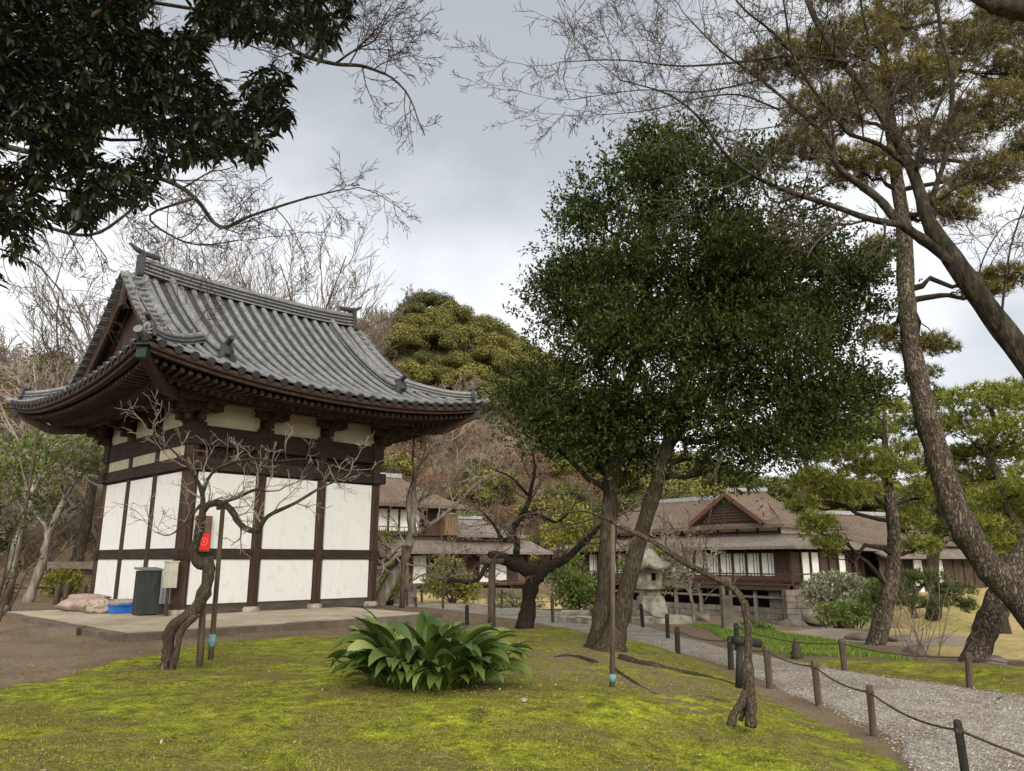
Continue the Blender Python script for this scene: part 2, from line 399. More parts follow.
M['bin'] = nmat('grey_painted_metal', [(0.3, (0.018, 0.021, 0.023)), (0.7, (0.042, 0.049, 0.053))], 4, (3, 3, .6), rough=.55, bump=.1, cols2=[(0.36, (0.9, 1.0, 0.7)), (0.5, (1, 1, 1))], s2=3, f2=.6)
M['utility'] = nmat('beige_metal_box', [(0.3, (0.33, 0.31, 0.25)), (0.7, (0.5, 0.48, 0.4))], 5, rough=.6)
M['boxbrown'] = nmat('brown_box_paint', [(0.3, (0.085, 0.045, 0.034)), (0.7, (0.15, 0.085, 0.062))], 8, rough=.6)
M['red'] = nmat('red_paint', [(0.3, (0.55, 0.015, 0.012)), (0.7, (0.75, 0.03, 0.022))], 8, rough=.4)
M['darkred'] = nmat('dark_red_mark', [(0.3, (0.16, 0.004, 0.004)), (0.7, (0.22, 0.008, 0.008))], 8, rough=.5)
M['sack'] = nmat('faded_pink_sacking', [(0.3, (0.17, 0.12, 0.105)), (0.7, (0.40, 0.30, 0.26))], 6, rough=.95, bump=.8, bscale=20)
M['bluecrate'] = nmat('blue_plastic', [(0.3, (0.015, 0.09, 0.36)), (0.7, (0.03, 0.15, 0.5))], 4, rough=.4)
M['bamboo'] = nmat('dark_bamboo', [(0.3, (0.025, 0.017, 0.012)), (0.7, (0.09, 0.06, 0.042))], 7, (2, 2, .5), rough=.6)
M['wet'] = nmat('pale_sheet', [(0.3, (0.5, 0.55, 0.58)), (0.7, (0.66, 0.7, 0.72))], 3, rough=.3)
M['cone'] = nmat('cone_wood', [(0.3, (0.03, 0.022, 0.015)), (0.7, (0.09, 0.07, 0.045))], 18, rough=.95, bump=1)
# ------------------------------------------------------------------ terrain
EL = [(905, 776), (890, 755), (872, 738), (814, 707), (773, 688), (732, 669), (678, 654), (623, 642), (580, 632), (540, 624), (500, 619), (455, 616), (400, 614)]
ER = [(1040, 699), (1024, 695), (968, 687), (913, 680), (850, 671), (795, 661), (741, 652), (696, 641), (650, 628), (600, 618), (560, 612), (500, 605.5), (440, 603), (380, 602)]
PL = np.array([(2.35, -3.0), (2.4, 1.0), (2.8, 4.0)] + [tuple(G(x, y, 0)[:2]) for x, y in EL])
PR = np.array([(6.5, -3.0), (6.6, 1.0), (6.75, 4.0)] + [tuple(G(x, y, 0)[:2]) for x, y in ER])
PATHPOLY = np.concatenate([PL, PR[::-1]])
def sdpoly(P, poly):
    "signed distance, negative inside"
    x, y = P[:, 0], P[:, 1]; d = np.full(len(x), 1e9); ins = np.zeros(len(x), bool)
    for i in range(len(poly)):
        a = poly[i]; b = poly[(i+1) % len(poly)]; e = b - a
        t = np.clip(((x-a[0])*e[0] + (y-a[1])*e[1]) / (e @ e), 0, 1)
        d = np.minimum(d, np.hypot(x-a[0]-t*e[0], y-a[1]-t*e[1]))
        c = ((a[1] > y) != (b[1] > y)) & (x < (b[0]-a[0])*(y-a[1])/(b[1]-a[1]+1e-12) + a[0])
        ins ^= c
    return np.where(ins, -d, d)
def sst(a, b, x):
    t = np.clip((x-a)/(b-a), 0, 1); return t*t*(3-2*t)
CP = []
def cp(px, py, z): g = G(px, py, z); CP.append((g[0], g[1], z))
for px, py, z in [(100, 760, .36), (450, 760, .36), (800, 768, .16), (300, 690, .40), (450, 700, .40), (600, 690, .37), (150, 690, .38),
                  (10, 720, .34), (700, 700, .24), (760, 732, .16), (480, 645, .40), (560, 645, .36), (330, 650, .37), (640, 665, .30),
                  (10, 640, .36), (60, 660, .36), (200, 650, .37), (430, 632, .36), (605, 655, .36), (520, 640, .34),
                  (690, 672, .17), (560, 633, .22), (860, 742, .04), (800, 705, .05), (500, 625, .16),
                  (1000, 672, .13), (930, 664, .12), (860, 658, .08), (1024, 650, -.05), (905, 655, -.08), (1000, 640, -.1), (1020, 600, -.05), (960, 600, -.1),
                  (700, 630, -.02), (800, 652, -.05), (900, 661, -.03), (760, 637, -.08), (850, 640, -.3), (800, 634, -.4), (880, 632, -.3),
                  (700, 617, -.1), (600, 610, .0), (640, 615, .0), (905, 606, -.2), (1024, 588, .2),
                  (480, 600, -.05), (420, 600, 0), (540, 598, -.05), (5, 608, .46), (60, 606, .46), (62, 626, .44), (100, 636, .41), (22, 617, .45), (150, 643, .39), (35, 640, .40), (300, 638, .39)]:
    cp(px, py, z)
CP += [(x, y, .3) for x, y in [(0, 0), (-6, 0), (-10, 6), (-14, 14), (-20, 20), (-8, -8), (0, -6)]]
CP += [(-9, 20, .4), (-5, 20, .4), (-6.9, 16, .4), (-4, 19, .38), (-11, 19, .4), (-7, 24, .35), (-3, 26, .2), (-14, 26, .5), (-20, 28, .8),
       (3.2, -4, 0), (4, 2, 0), (9, 0, .1), (14, 8, 0), (20, 15, 0), (25, 30, .2), (30, 50, -.2),
       (-6, 45, -.1), (-2, 50, -.2), (2, 48, -.3), (-12, 45, .3), (4, 30, -.6),
       (4, 38, -2.4), (7, 34, -2.4), (11, 36, -2.5), (15, 38, -2.5), (10, 31, -2.2), (14, 31, -2.0), (17, 40, -2.3), (5, 46, -2.5), (12, 50, -2.0), (9, 28, -1.6), (13, 27, -1.3),
       (20, 50, -.8), (24, 52, -.3), (22, 38, -.4), (-30, 0, .3), (40, 0, 0), (0, -30, 0), (-30, 45, 2), (45, 60, 0)]
CP = np.array(CP)
HZ = [(-420, 335), (-200, 335), (0, 330), (30, 340), (60, 338), (100, 350), (150, 345), (200, 325), (260, 300), (330, 281), (360, 277), (400, 270), (440, 266), (480, 275), (505, 290), (530, 305), (560, 330), (600, 370), (660, 405), (720, 425), (800, 428), (900, 432), (1024, 430), (1200, 425), (1500, 440)]
HZ_AZ = np.array([math.atan2(rayd(x, y)[0], rayd(x, y)[1]) for x, y in HZ])
HZ_T = np.array([(rayd(x, y)[2] / np.hypot(*rayd(x, y)[:2])) for x, y in HZ])
def hill(x, y):
    r = np.hypot(x, y); az = np.arctan2(x, y)
    t = np.interp(az, HZ_AZ, HZ_T)
    px = 512 + FPX*np.tan(az)
    r0 = np.interp(px, [-300, 0, 100, 250, 420, 600, 1024], [24, 27, 32, 50, 58, 66, 62])
    r1 = np.interp(px, [-300, 0, 100, 250, 420, 600, 1024], [80, 82, 86, 100, 105, 105, 100])
    crest = np.maximum(t - .075, .02) * r1
    s = np.clip((r - r0)/(r1 - r0), 0, 1)
    prof = s*s*(3-2*s)*.6 + s*.4
    beh = np.cos(np.clip(np.abs(az) - 1.1, 0, 1.2)*1.3)
    return crest*prof*np.clip(beh, 0, 1)*(1 - .5*sst(0, 120, r - r1)) + np.where(s > 0, fbm(x*.09, y*.09)*2.2*sst(0, .3, s), 0)
def ground_h(x, y):
    x = np.asarray(x, float); y = np.asarray(y, float); sh = x.shape; x = x.ravel(); y = y.ravel()
    num = np.zeros(len(x)); den = np.zeros(len(x))
    for cx, cy_, cz in CP:
        wgt = 1/((x-cx)**2 + (y-cy_)**2 + .15)**1.9
        num += wgt*cz; den += wgt
    h = num/den
    r = np.hypot(x, y)
    near = 1 - sst(25, 60, r)
    h = h + (fbm(x*.8, y*.8)*.035 + fbm(x*3.1, y*3.1, 3)*.012)*near
    sd_ = sdpoly(np.stack([x, y], 1), PATHPOLY)
    h = h*sst(-.05, 1.0, sd_)*(sd_ > -.05) + np.where(sd_ < .25, fbm(x*2, y*2, 2)*.012, 0)
    # far bank of the path stands up a little
    h = h + hill(x, y)
    return h.reshape(sh)
def gh(x, y): return float(ground_h(np.array([x]), np.array([y]))[0])

MOSS = np.array([G(x, y, .35)[:2] for x, y in [(-300, 900), (-150, 700), (-20, 690), (60, 684), (105, 668), (150, 655), (200, 645), (300, 641), (400, 633), (460, 627)]] + [tuple(G(x, y, .1)[:2]) for x, y in [(520, 628), (560, 632), (622, 644), (682, 656), (735, 671), (772, 694), (818, 714), (880, 746), (915, 790)]] + [(1.9, 3.0), (1.4, -2)])
MOSSBROWN = np.array([G(x, y, .3)[:2] for x, y in [(560, 640), (590, 634), (660, 655), (740, 680), (760, 712), (700, 715), (640, 700), (600, 690), (520, 690), (500, 655)]])
GRASS = np.array([G(x, y, -.05)[:2] for x, y in [(700, 627), (760, 629), (820, 637), (860, 647), (915, 662), (905, 666), (840, 664), (780, 655), (730, 642)]])
GRASS2 = np.array([G(x, y, -.05)[:2] for x, y in [(690, 626), (725, 622), (760, 628), (740, 641)]])
LAWN = np.array([(tuple(G(905, 655, -.1)[:2])), tuple(G(880, 632, -.2)[:2]), tuple(G(850, 612, -.2)[:2]), (16, 40), (20, 48), (60, 60), (80, 20), (20, 8), tuple(G(1060, 662, 0)[:2])])
SHORE = np.array([G(x, y, -.35)[:2] for x, y in [(780, 630), (830, 628), (900, 640), (960, 648), (1000, 662), (880, 662), (850, 650), (800, 640)]])
BANK = np.array([G(x, y, .1)[:2] for x, y in [(780, 652), (860, 658), (940, 663), (1060, 668), (1060, 690), (1024, 687), (913, 677), (850, 669), (790, 659)]])
FARLAWN = np.array([(-8, 27), (-2.5, 27.5), (2.5, 27), (6, 26), (7, 30), (3, 38), (-2, 42), (-9, 42)])
def zones(x, y):
    P = np.stack([x.ravel(), y.ravel()], 1)
    nn = fbm(P[:, 0]*1.2, P[:, 1]*1.2)*.5; n2 = fbm(P[:, 0]*.4, P[:, 1]*.4)*1.6
    z = lambda poly, wd=.25, k=1: 1 - sst(-wd, wd, sdpoly(P, poly) + nn*k)
    moss = z(MOSS, .22, .8); moss *= 1 - .5*z(MOSSBROWN, .6)
    moss = np.maximum(moss, .78*z(BANK, .15, .3))
    far = sst(15, 20, np.hypot(P[:, 0], P[:, 1]))
    grass = np.maximum(z(GRASS, .15, .5), .85*z(GRASS2, .3, .6)); 
    lawn = np.maximum(z(LAWN, .5, 1), z(FARLAWN, .8, 2))
    shore = z(SHORE, .3, .8)
    r = np.hypot(P[:, 0], P[:, 1])
    lit = sst(24, 30, r)*(1-lawn)
    return moss, grass*(1-moss*.8), lawn*(1-shore), shore*(1-grass), lit
def ground_mesh():
    azd = np.unique(np.concatenate([np.linspace(-40, 40, 341), np.linspace(-75, 75, 120), np.linspace(-180, 180, 73)]))
    rr = np.concatenate([[0.0, .5], np.geomspace(1.2, 34, 210), np.geomspace(35, 170, 60), [220, 320, 600, 1200]])
    A, Rr = np.meshgrid(np.radians(azd), rr)
    X = Rr*np.sin(A); Y = Rr*np.cos(A)
    Z = ground_h(X, Y)
    sdp = sdpoly(np.stack([X.ravel(), Y.ravel()], 1), PATHPOLY).reshape(X.shape); Z = Z - .04*sst(.55, .95, -sdp)
    mb = MB(); mb.sm = True
    mb.grid(np.stack([X, Y, Z], -1), flip=True)
    o = mb.build('ground', groundmat())
    me = o.data
    mo, gr, la, shr, li = zones(X, Y)
    for nm, arr in (('zone_a', np.stack([mo, gr, la, shr], 1)), ('zone_b', np.stack([li, li*0, li*0, li*0+1], 1))):
        at = me.attributes.new(nm, 'FLOAT_COLOR', 'POINT'); at.data.foreach_set('color', arr.astype(np.float32).ravel())
    tag(o, kind='structure')
    return o
def groundmat():
    m, t, b = newmat('garden_ground'); L = t.links.new; n = t.nodes.new
    tc_ = n('ShaderNodeTexCoord')
    def noise(s, d=6, st=None, ro=.6):
        x = n('ShaderNodeTexNoise'); x.inputs['Scale'].default_value = s; x.inputs['Detail'].default_value = d; x.inputs['Roughness'].default_value = ro
        if st:
            mp = n('ShaderNodeMapping'); mp.inputs['Scale'].default_value = st; L(tc_.outputs['Object'], mp.inputs[0]); L(mp.outputs[0], x.inputs['Vector'])
        else: L(tc_.outputs['Object'], x.inputs['Vector'])
        return x.outputs['Fac']
    def rmp(src, cols):
        c = ramp(t, cols); L(src, c.inputs[0]); return c.outputs[0]
    def mixc(f, a, c, mode='MIX'):
        x = n('ShaderNodeMix'); x.data_type = 'RGBA'; x.blend_type = mode
        if isinstance(f, float): x.inputs['Factor'].default_value = f
        else: L(f, x.inputs['Factor'])
        L(a, x.inputs[6]); L(c, x.inputs[7]); return x.outputs[2]
    def math_(op, a, c, clamp=False):
        x = n('ShaderNodeMath'); x.operation = op; x.use_clamp = clamp
        for i, v in enumerate((a, c)):
            if isinstance(v, (int, float)): x.inputs[i].default_value = v
            else: L(v, x.inputs[i])
        return x.outputs[0]
    za = n('ShaderNodeAttribute'); za.attribute_name = 'zone_a'
    zb = n('ShaderNodeAttribute'); zb.attribute_name = 'zone_b'
    s = n('ShaderNodeSeparateColor'); L(za.outputs['Color'], s.inputs[0])
    s2 = n('ShaderNodeSeparateColor'); L(zb.outputs['Color'], s2.inputs[0])
    fine = noise(38, 5); mid = noise(5.5, 7, ro=.65); big = noise(1.0, 6, st=(1, 1.3, 1))
    dirt = rmp(fine, [(.3, (.095, .070, .046)), (.55, (.19, .143, .095)), (.75, (.31, .243, .165))])
    dirt = mixc(.8, dirt, rmp(big, [(.35, (.68, .62, .56)), (.6, (1, 1, 1))]), 'MULTIPLY')
    mossc = rmp(mid, [(.28, (.045, .055, .012)), (.42, (.125, .142, .018)), (.56, (.27, .30, .026)), (.74, (.52, .56, .05))])
    mossc = mixc(.85, mossc, rmp(fine, [(.34, (.35, .35, .3)), (.52, (.9, .9, .9)), (.66, (1.35, 1.3, 1.1))]), 'MULTIPLY'); vf = noise(120, 3); mossc = mixc(.8, mossc, rmp(vf, [(.36, (.4, .4, .35)), (.6, (1.25, 1.25, 1.1))]), 'MULTIPLY')
    # brown, worn patches inside the moss
    worn = math_('ADD', math_('MULTIPLY', big, .75), math_('MULTIPLY', mid, .35))
    wf = rmp(worn, [(.50, (1, 1, 1)), (.60, (0, 0, 0))])
    brown = rmp(fine, [(.3, (.060, .046, .016)), (.7, (.17, .135, .055))])
    mossc = mixc(math_('MULTIPLY', math_('SUBTRACT', 1.0, wf), .75), mossc, brown)
    grassc = rmp(mid, [(.3, (.075, .115, .016)), (.55, (.15, .215, .028)), (.75, (.25, .32, .05))])
    lawnc = rmp(mid, [(.3, (.29, .215, .10)), (.55, (.42, .32, .165)), (.75, (.52, .42, .235))])
    lawnc = mixc(.8, lawnc, rmp(noise(.35, 5), [(.38, (.72, .80, .55)), (.58, (1, 1, 1))]), 'MULTIPLY')
    shorec = rmp(fine, [(.3, (.15, .12, .095)), (.7, (.34, .28, .225))])
    litc = rmp(noise(1.6, 8, ro=.75), [(.3, (.075, .052, .035)), (.5, (.17, .118, .082)), (.7, (.27, .20, .14))])
    litc = mixc(.7, litc, rmp(noise(.12, 5), [(.4, (.55, .62, .4)), (.6, (1, 1, 1))]), 'MULTIPLY')
    def thr(w_, k=.35):    # ragged borders
        v = math_('ADD', w_, math_('MULTIPLY', math_('SUBTRACT', mid, .5), k*3))
        r_ = n('ShaderNodeMapRange'); r_.inputs['From Min'].default_value = .38; r_.inputs['From Max'].default_value = .62
        L(v, r_.inputs['Value']); return r_.outputs[0]
    c = mixc(s2.outputs[0], dirt, litc)
    c = mixc(thr(s.outputs[2], .15), c, lawnc)
    c = mixc(thr(za.outputs['Alpha'], .2), c, shorec)
    c = mixc(thr(s.outputs[1], .25), c, grassc)
    c = mixc(thr(s.outputs[0], .45), c, mossc)
    L(c, b.inputs['Base Color']); b.inputs['Roughness'].default_value = .95; b.inputs['Specular IOR Level'].default_value = .12
    bp = n('ShaderNodeBump'); bp.inputs['Strength'].default_value = .9; bp.inputs['Distance'].default_value = .03
    L(math_('ADD', math_('MULTIPLY', fine, .5), mid), bp.inputs['Height']); L(bp.outputs[0], b.inputs['Normal'])
    return m
ground_mesh()

def gravelmat():
    m, t, b = newmat('pale_gravel'); L = t.links.new; n = t.nodes.new
    tc_ = n('ShaderNodeTexCoord')
    v = n('ShaderNodeTexVoronoi'); v.inputs['Scale'].default_value = 75; L(tc_.outputs['Object'], v.inputs['Vector'])
    sx = n('ShaderNodeSeparateColor'); L(v.outputs['Color'], sx.inputs[0])
    c = ramp(t, [(0, (.10, .092, .08)), (.3, (.22, .202, .175)), (.7, (.35, .325, .285)), (1, (.62, .58, .52))]); L(sx.outputs[0], c.inputs[0])
    nn = n('ShaderNodeTexNoise'); nn.inputs['Scale'].default_value = 1.1; nn.inputs['Detail'].default_value = 8; nn.inputs['Roughness'].default_value = .7; L(tc_.outputs['Object'], nn.inputs['Vector'])
    c2 = ramp(t, [(.36, (.60, .54, .48)), (.58, (1, 1, 1))]); L(nn.outputs['Fac'], c2.inputs[0])
    mxx = n('ShaderNodeMix'); mxx.data_type = 'RGBA'; mxx.blend_type = 'MULTIPLY'; mxx.inputs[0].default_value = .9
    L(c.outputs[0], mxx.inputs[6]); L(c2.outputs[0], mxx.inputs[7]); L(mxx.outputs[2], b.inputs['Base Color'])
    bp = n('ShaderNodeBump'); bp.inputs['Strength'].default_value = .8; bp.inputs['Distance'].default_value = .02; bp.invert = True
    L(v.outputs['Distance'], bp.inputs['Height']); L(bp.outputs[0], b.inputs['Normal'])
    b.inputs['Roughness'].default_value = .95; b.inputs['Specular IOR Level'].default_value = .15
    return m
M['gravel'] = gravelmat()
def resample(P, n):
    P = np.asarray(P, float); d = np.concatenate([[0], np.cumsum(np.linalg.norm(np.diff(P, axis=0), axis=1))])
    t = np.linspace(0, d[-1], n); return np.stack([np.interp(t, d, P[:, k]) for k in range(P.shape[1])], 1)
a_ = resample(smooth(PL, 6), 520); b_ = resample(smooth(PR, 6), 520)
# ragged near edge where the gravel thins out into bare soil
dn = nz(np.array([1, .3])); rag = fbm(a_[:, 0]*1.7, a_[:, 1]*1.7, 4)*.35
wdt = np.linspace(0, 1, 34)[None, :, None]
inset = np.where(a_[:, 1] < 14, .26, .12)*1.0
s0 = (inset + rag)/np.linalg.norm(b_ - a_, axis=1)
s1 = 1 - (.12 + fbm(b_[:, 0]*2.1, b_[:, 1]*2.1, 3)*.15)/np.linalg.norm(b_ - a_, axis=1)
tt = s0[:, None, None] + (s1 - s0)[:, None, None]*wdt
XY = a_[:, None]*(1 - tt) + b_[:, None]*tt
Zp = ground_h(XY[..., 0], XY[..., 1]) + .018
Zp[:, 0] -= .02; Zp[:, -1] -= .02
mb = MB(); mb.sm = True; mb.grid(np.concatenate([XY, Zp[..., None]], -1), flip=True)
tag(mb.build('gravel_path', M['gravel']), kind='structure')
# pond under the great house
mb = MB(); q = np.array([[[2.5, 27.5, -1.9], [2.5, 44, -1.9]], [[19, 27.5, -1.9], [19, 44, -1.9]]]); mb.grid(resample(q[:, 0], 2)[:, None] * [1, 1, 1] * np.ones((1, 2, 1)) * 0 + q, flip=True)
wm, wt, wb = newmat('still_pond_water'); wb.inputs['Base Color'].default_value = (.03, .032, .022, 1); wb.inputs['Roughness'].default_value = .08
tag(mb.build('pond_water', wm), kind='structure')

# ------------------------------------------------------------------ the white-walled hall
LU, MV = 4.75, 4.84
OX, OY = -6.877, 16.151
YAW = R(90 - 44.13)
Z0 = 0.5
def HL(u, v, z=0.0):
    "hall frame -> world"
    c, s = cos(YAW), sin(YAW); return np.array([OX + u*c - v*s, OY + u*s + v*c, Z0 + z])
# platform
c1 = G(122.5, 634, Z0); 
def toloc(p): d = np.array(p[:2]) - [OX, OY]; c, s = cos(YAW), sin(YAW); return d[0]*c + d[1]*s, -d[0]*s + d[1]*c
pu0, pv0 = toloc(c1)
pu1 = toloc(G(414, 611.5, Z0))[0]; pv1 = toloc(G(12, 611, Z0))[1]
print('platform', pu0, pu1, pv0, pv1)
plat = thing('stone_platform', HL(0, 0, -.2), 'low pounded-earth platform with a rough stone kerb under the white-walled hall', 'platform', rz=YAW)
mb = MB()
uu = np.linspace(pu0 + .12, pu1 - .12, 30); vv = np.linspace(pv0 + .12, pv1 - .12, 30)
UU, VV = np.meshgrid(uu, vv, indexing='ij')
P = np.stack([UU, VV, .2 + fbm(UU, VV)*.01 - .004], -1); Q = P.copy(); Q[..., 2] = -.3
mb.sm = False; mb.slab(Q, P); mb.build('earth_floor', M['earthfloor'], plat, local=True)
mb = MB()
def kerbrun(mb, a, b, wd, n, z0, z1):
    for i in range(n):
        t0, t1 = i/n, (i+1)/n; p = np.array(a)*(1-t0) + np.array(b)*t0; q = np.array(a)*(1-t1) + np.array(b)*t1
        g = nz(q-p)*.004; dz = rng.uniform(-.008, .008)
        mb.bar((*(p+g), (z0+z1)/2 + dz), (*(q-g), (z0+z1)/2 + dz), wd + rng.uniform(-.01, .01), z1 - z0)
kerbrun(mb, (pu0, pv0), (pu1, pv0), .24, 9, -.3, .198); kerbrun(mb, (pu0, pv0 + .12), (pu0, pv1), .24, 10, -.3, .198)
kerbrun(mb, (pu1, pv0 + .12), (pu1, pv1), .24, 10, -.3, .198); kerbrun(mb, (pu0, pv1), (pu1, pv1), .24, 9, -.3, .198)
mb.build('kerb', M['kerb'], plat, local=True)

hall = thing('hall', HL(0, 0), 'white-walled timber hall with curved grey tiled roof and dark posts on a low platform', 'hall', rz=YAW)
H = dict(sill=.11, w0=.2, r0=1.108, r1=1.342, w1=2.94, b=3.255, tr=3.52, fr=3.95, top=4.42)
us = [0, LU/3, 2*LU/3, LU]; vs = [0, MV/3, 2*MV/3, MV]
cols = sorted({(round(u, 4), round(v, 4)) for u in us for v in vs if u in (0, LU) or v in (0, MV)})
for (u, v) in cols:
    mb = MB(); mb.sm = False
    cor = (u in (0, LU)) and (v in (0, MV)) or (u in (0, round(LU, 4)) and v in (0, round(MV, 4)))
    r = .15 if cor else .14
    mb.lathe((u, v, 0), [(0, .1), (r/cos(pi/8)*1.02, .1), (r/cos(pi/8), 3.9), (0, 3.9)], 8, pi/8)
    c = mb.build('column', M['wood'], hall, local=True)
    mb = MB(); mb.sm = True
    mb.lathe((u, v, 0), [(0, -.03), (.215, -.03), (.225, .02), (.21, .075), (.17, .105), (0, .107)], 14)
    mb.build('base_stone', M['stone'], c, local=True)
def wallbays(a0, a1, pts, fixed, axis, zs, mat, name, th=.06):
    for i in range(3):
        p0, p1 = pts[i] + .137, pts[i+1] - .137
        mb = MB()
        fixed_ = fixed + (-.082 if fixed == 0 else .082)
        cc = ((p0+p1)/2, fixed_, (zs[0]+zs[1])/2) if axis == 'u' else (fixed_, (p0+p1)/2, (zs[0]+zs[1])/2)
        dd = (p1-p0, th, zs[1]-zs[0]) if axis == 'u' else (th, p1-p0, zs[1]-zs[0])
        mb.box(cc, dd); mb.build(name, mat, hall, local=True)
for ax, fx in (('u', 0.0), ('u', MV), ('v', 0.0), ('v', LU)):
    pts = us if ax == 'u' else vs
    wallbays(0, 0, pts, fx, ax, (H['w0'], H['r0'] + .004), M['plaster'], 'lower_wall_panel')
    wallbays(0, 0, pts, fx, ax, (H['r1'] - .004, H['w1'] + .004), M['plaster'], 'upper_wall_panel')
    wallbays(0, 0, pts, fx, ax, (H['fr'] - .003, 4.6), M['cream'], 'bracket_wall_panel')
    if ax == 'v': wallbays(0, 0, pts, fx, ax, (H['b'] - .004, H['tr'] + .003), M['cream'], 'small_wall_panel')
    else:
        for i in range(3):      # lattice transom
            mb = MB(); p0, p1 = pts[i] + .1, pts[i+1] - .1
            mb.box(((p0+p1)/2, fx + (.04 if fx == 0 else -.04), (H['b']+H['tr'])/2), (p1-p0, .02, H['tr']-H['b']))
            sg = -1 if fx == 0 else 1
            for k in range(9):
                x = p0 + (k+.5)*(p1-p0)/9; dxx = (p1-p0)/9
                mb.bar((x - dxx*.5, fx + sg*.02, H['b']), (x + dxx*.5, fx + sg*.02, H['tr']), .02, .02)
                mb.bar((x + dxx*.5, fx + sg*.035, H['b']), (x - dxx*.5, fx + sg*.035, H['tr']), .02, .02)
            mb.build('lattice_transom', M['wood'], hall, local=True)
    # beams
    a, b = -.12, (LU if ax == 'u' else MV) + .12
    sg = -1 if fx == 0 else 1
    def hb(name, z0, z1, wd, ext=0.0, mt='woodh', offs=0.0):
        mb = MB(); f = fx + sg*offs
        pa, pb = a - ext, b + ext
        if ax == 'v': pa += .0006; pb -= .0006
        if ax == 'u': mb.box(((pa+pb)/2, f, (z0+z1)/2), (pb-pa, wd, z1-z0))
        else: mb.box((f, (pa+pb)/2, (z0+z1)/2 + .0015), (wd, pb-pa, z1-z0))
        mb.build(name, M[mt], hall, local=True)
    hb('ground_sill', .0, H['w0'], .14, -.1, 'sill')
    hb('rail', H['r0'], H['r1'] - .02, .27, .05)
    hb('rail_trim', H['r1'] - .02, H['r1'] + .022, .2, -.05)
    hb('lintel', H['w1'], H['w1'] + .06, .2, -.05)
    hb('beam', H['w1'] + .06, H['b'], .36, .13)
    hb('frieze_beam', H['tr'], H['fr'], .30, .06)
    hb('cap_plate', H['fr'], H['fr'] + .09, .42, .12) if False else None
# bracket complexes on every column
def bracket(u, v):
    mb = MB(); z = 3.80
    uc, vc = (u in (0, round(LU, 4))), (v in (0, round(MV, 4)))
    dirs = []
    if v == 0: dirs.append((0, -1))
    if v == round(MV, 4): dirs.append((0, 1))
    if u == 0: dirs.append((-1, 0))
    if u == round(LU, 4): dirs.append((1, 0))
    if len(dirs) == 2: dirs.append((dirs[0][0]*.72 + dirs[1][0]*.72, dirs[0][1]*.72 + dirs[1][1]*.72))
    mb.box((u, v, z + .08), (.30, .30, .09), tap=1.25); mb.box((u, v, z + .17), (.38, .38, .09))
    for dx_, dy_ in dirs:
        d = np.array([dx_, dy_, 0.0]); p = np.array([-dy_, dx_, 0]); o = np.array([u, v, 0.0])
        L1 = .42; L2 = .72; s = np.linalg.norm(d)
        mb.bar(o + d*-.1 + [0, 0, z+.29], o + d*L1 + [0, 0, z+.29], .12, .15)
        mb.bar(o + d*-.1 + [0, 0, z+.50], o + d*L2 + [0, 0, z+.50], .12, .15)
        mb.box(o + d*L1 + [0, 0, z+.39], (.19, .19, .08), tap=1.0); mb.box(o + d*L2*.92 + [0, 0, z+.6], (.19, .19, .08))
        if s > .9 and s < 1.01:
            for dist_, half, zz in ((0, .38, z+.285), (0, .52, z+.495), (L1, .40, z+.50)):
                q = o + d*dist_
                # clip the wall-side arms of corner brackets to the wall
                mb.bar(q - p*half + [0, 0, zz], q + p*half + [0, 0, zz], .117, .146)
                for k in (-1, 0, 1):
                    mb.box(q + p*k*(half - .07) + [0, 0, zz + .11], (.17, .17, .09))
                for k in (-1, 1):     # carved under-curve of the arm
                    mb.box(q + p*k*(half*.55) + [0, 0, zz - .085], (.14, .14, .05))
    mb.build('bracket', M['wood'], hall, local=True)
for (u, v) in cols: bracket(u, v)
# purlin outside the brackets
mb = MB(); o_ = .66; z = 4.47
mb.bar((-o_-.2, -o_, z), (LU+o_+.2, -o_, z), .16, .2); mb.bar((-o_-.2, MV+o_, z), (LU+o_+.2, MV+o_, z), .16, .2)
mb.bar((-o_, -o_-.2, z+.001), (-o_, MV+o_+.2, z+.001), .158, .198); mb.bar((LU+o_, -o_-.2, z+.001), (LU+o_, MV+o_+.2, z+.001), .158, .198)
mb.build('eave_purlin', M['wood_eave'], hall, local=True)

# roof surface
OV, TT = 2.0, 4.42
def prof(t):
    s = np.clip(t/TT, 0, 1.1); return 4.70 + 3.12*(.53*s + .47*s*s)
def rise(d, t): return .43*np.clip(1 - d/4.4, 0, 1)**2.3*np.clip(1 - t/4.42, 0, 1)
def zfr(u, v):      # front or back slope (v measured from the front; symmetric)
    t = np.minimum(v + OV, MV + OV - v); d = np.minimum(u + OV, LU + OV - u)
    return prof(t) + rise(np.maximum(d, 0), t)
def zsd(u, v):
    t = np.minimum(u + OV, LU + OV - u); d = np.minimum(v + OV, MV + OV - v)
    return prof(t) + rise(np.maximum(d, 0), t)
VG = 1.0            # verge stands this far outside the end columns
roof = MB()
def course(P0, step=.27, lip=.022):
    "split a straight plan run into tile courses: returns doubled samples"
    n = max(1, int(round(P0/step))); ts = []; off = []
    for i in range(n):
        ts += [i/n, (i+.985)/n]; off += [lip, 0]
    return np.array(ts), np.array(off)
def sheet(rows_u, vfun, zf, axis):
    """flat under-tiles between round rows. rows_u positions, vfun(u)->(start,end) runs"""
    P = []
    for a in rows_u:
        s, e = vfun(a); ts, off = course(2.9)
        r = s + (e - s)*ts
        P.append(np.stack([np.full(len(r), a), r, zf(np.full(len(r), a), r) + off], 1) if axis == 'f' else
                 np.stack([r, np.full(len(r), a), zf(r, np.full(len(r), a)) + off], 1))
    return np.array(P)
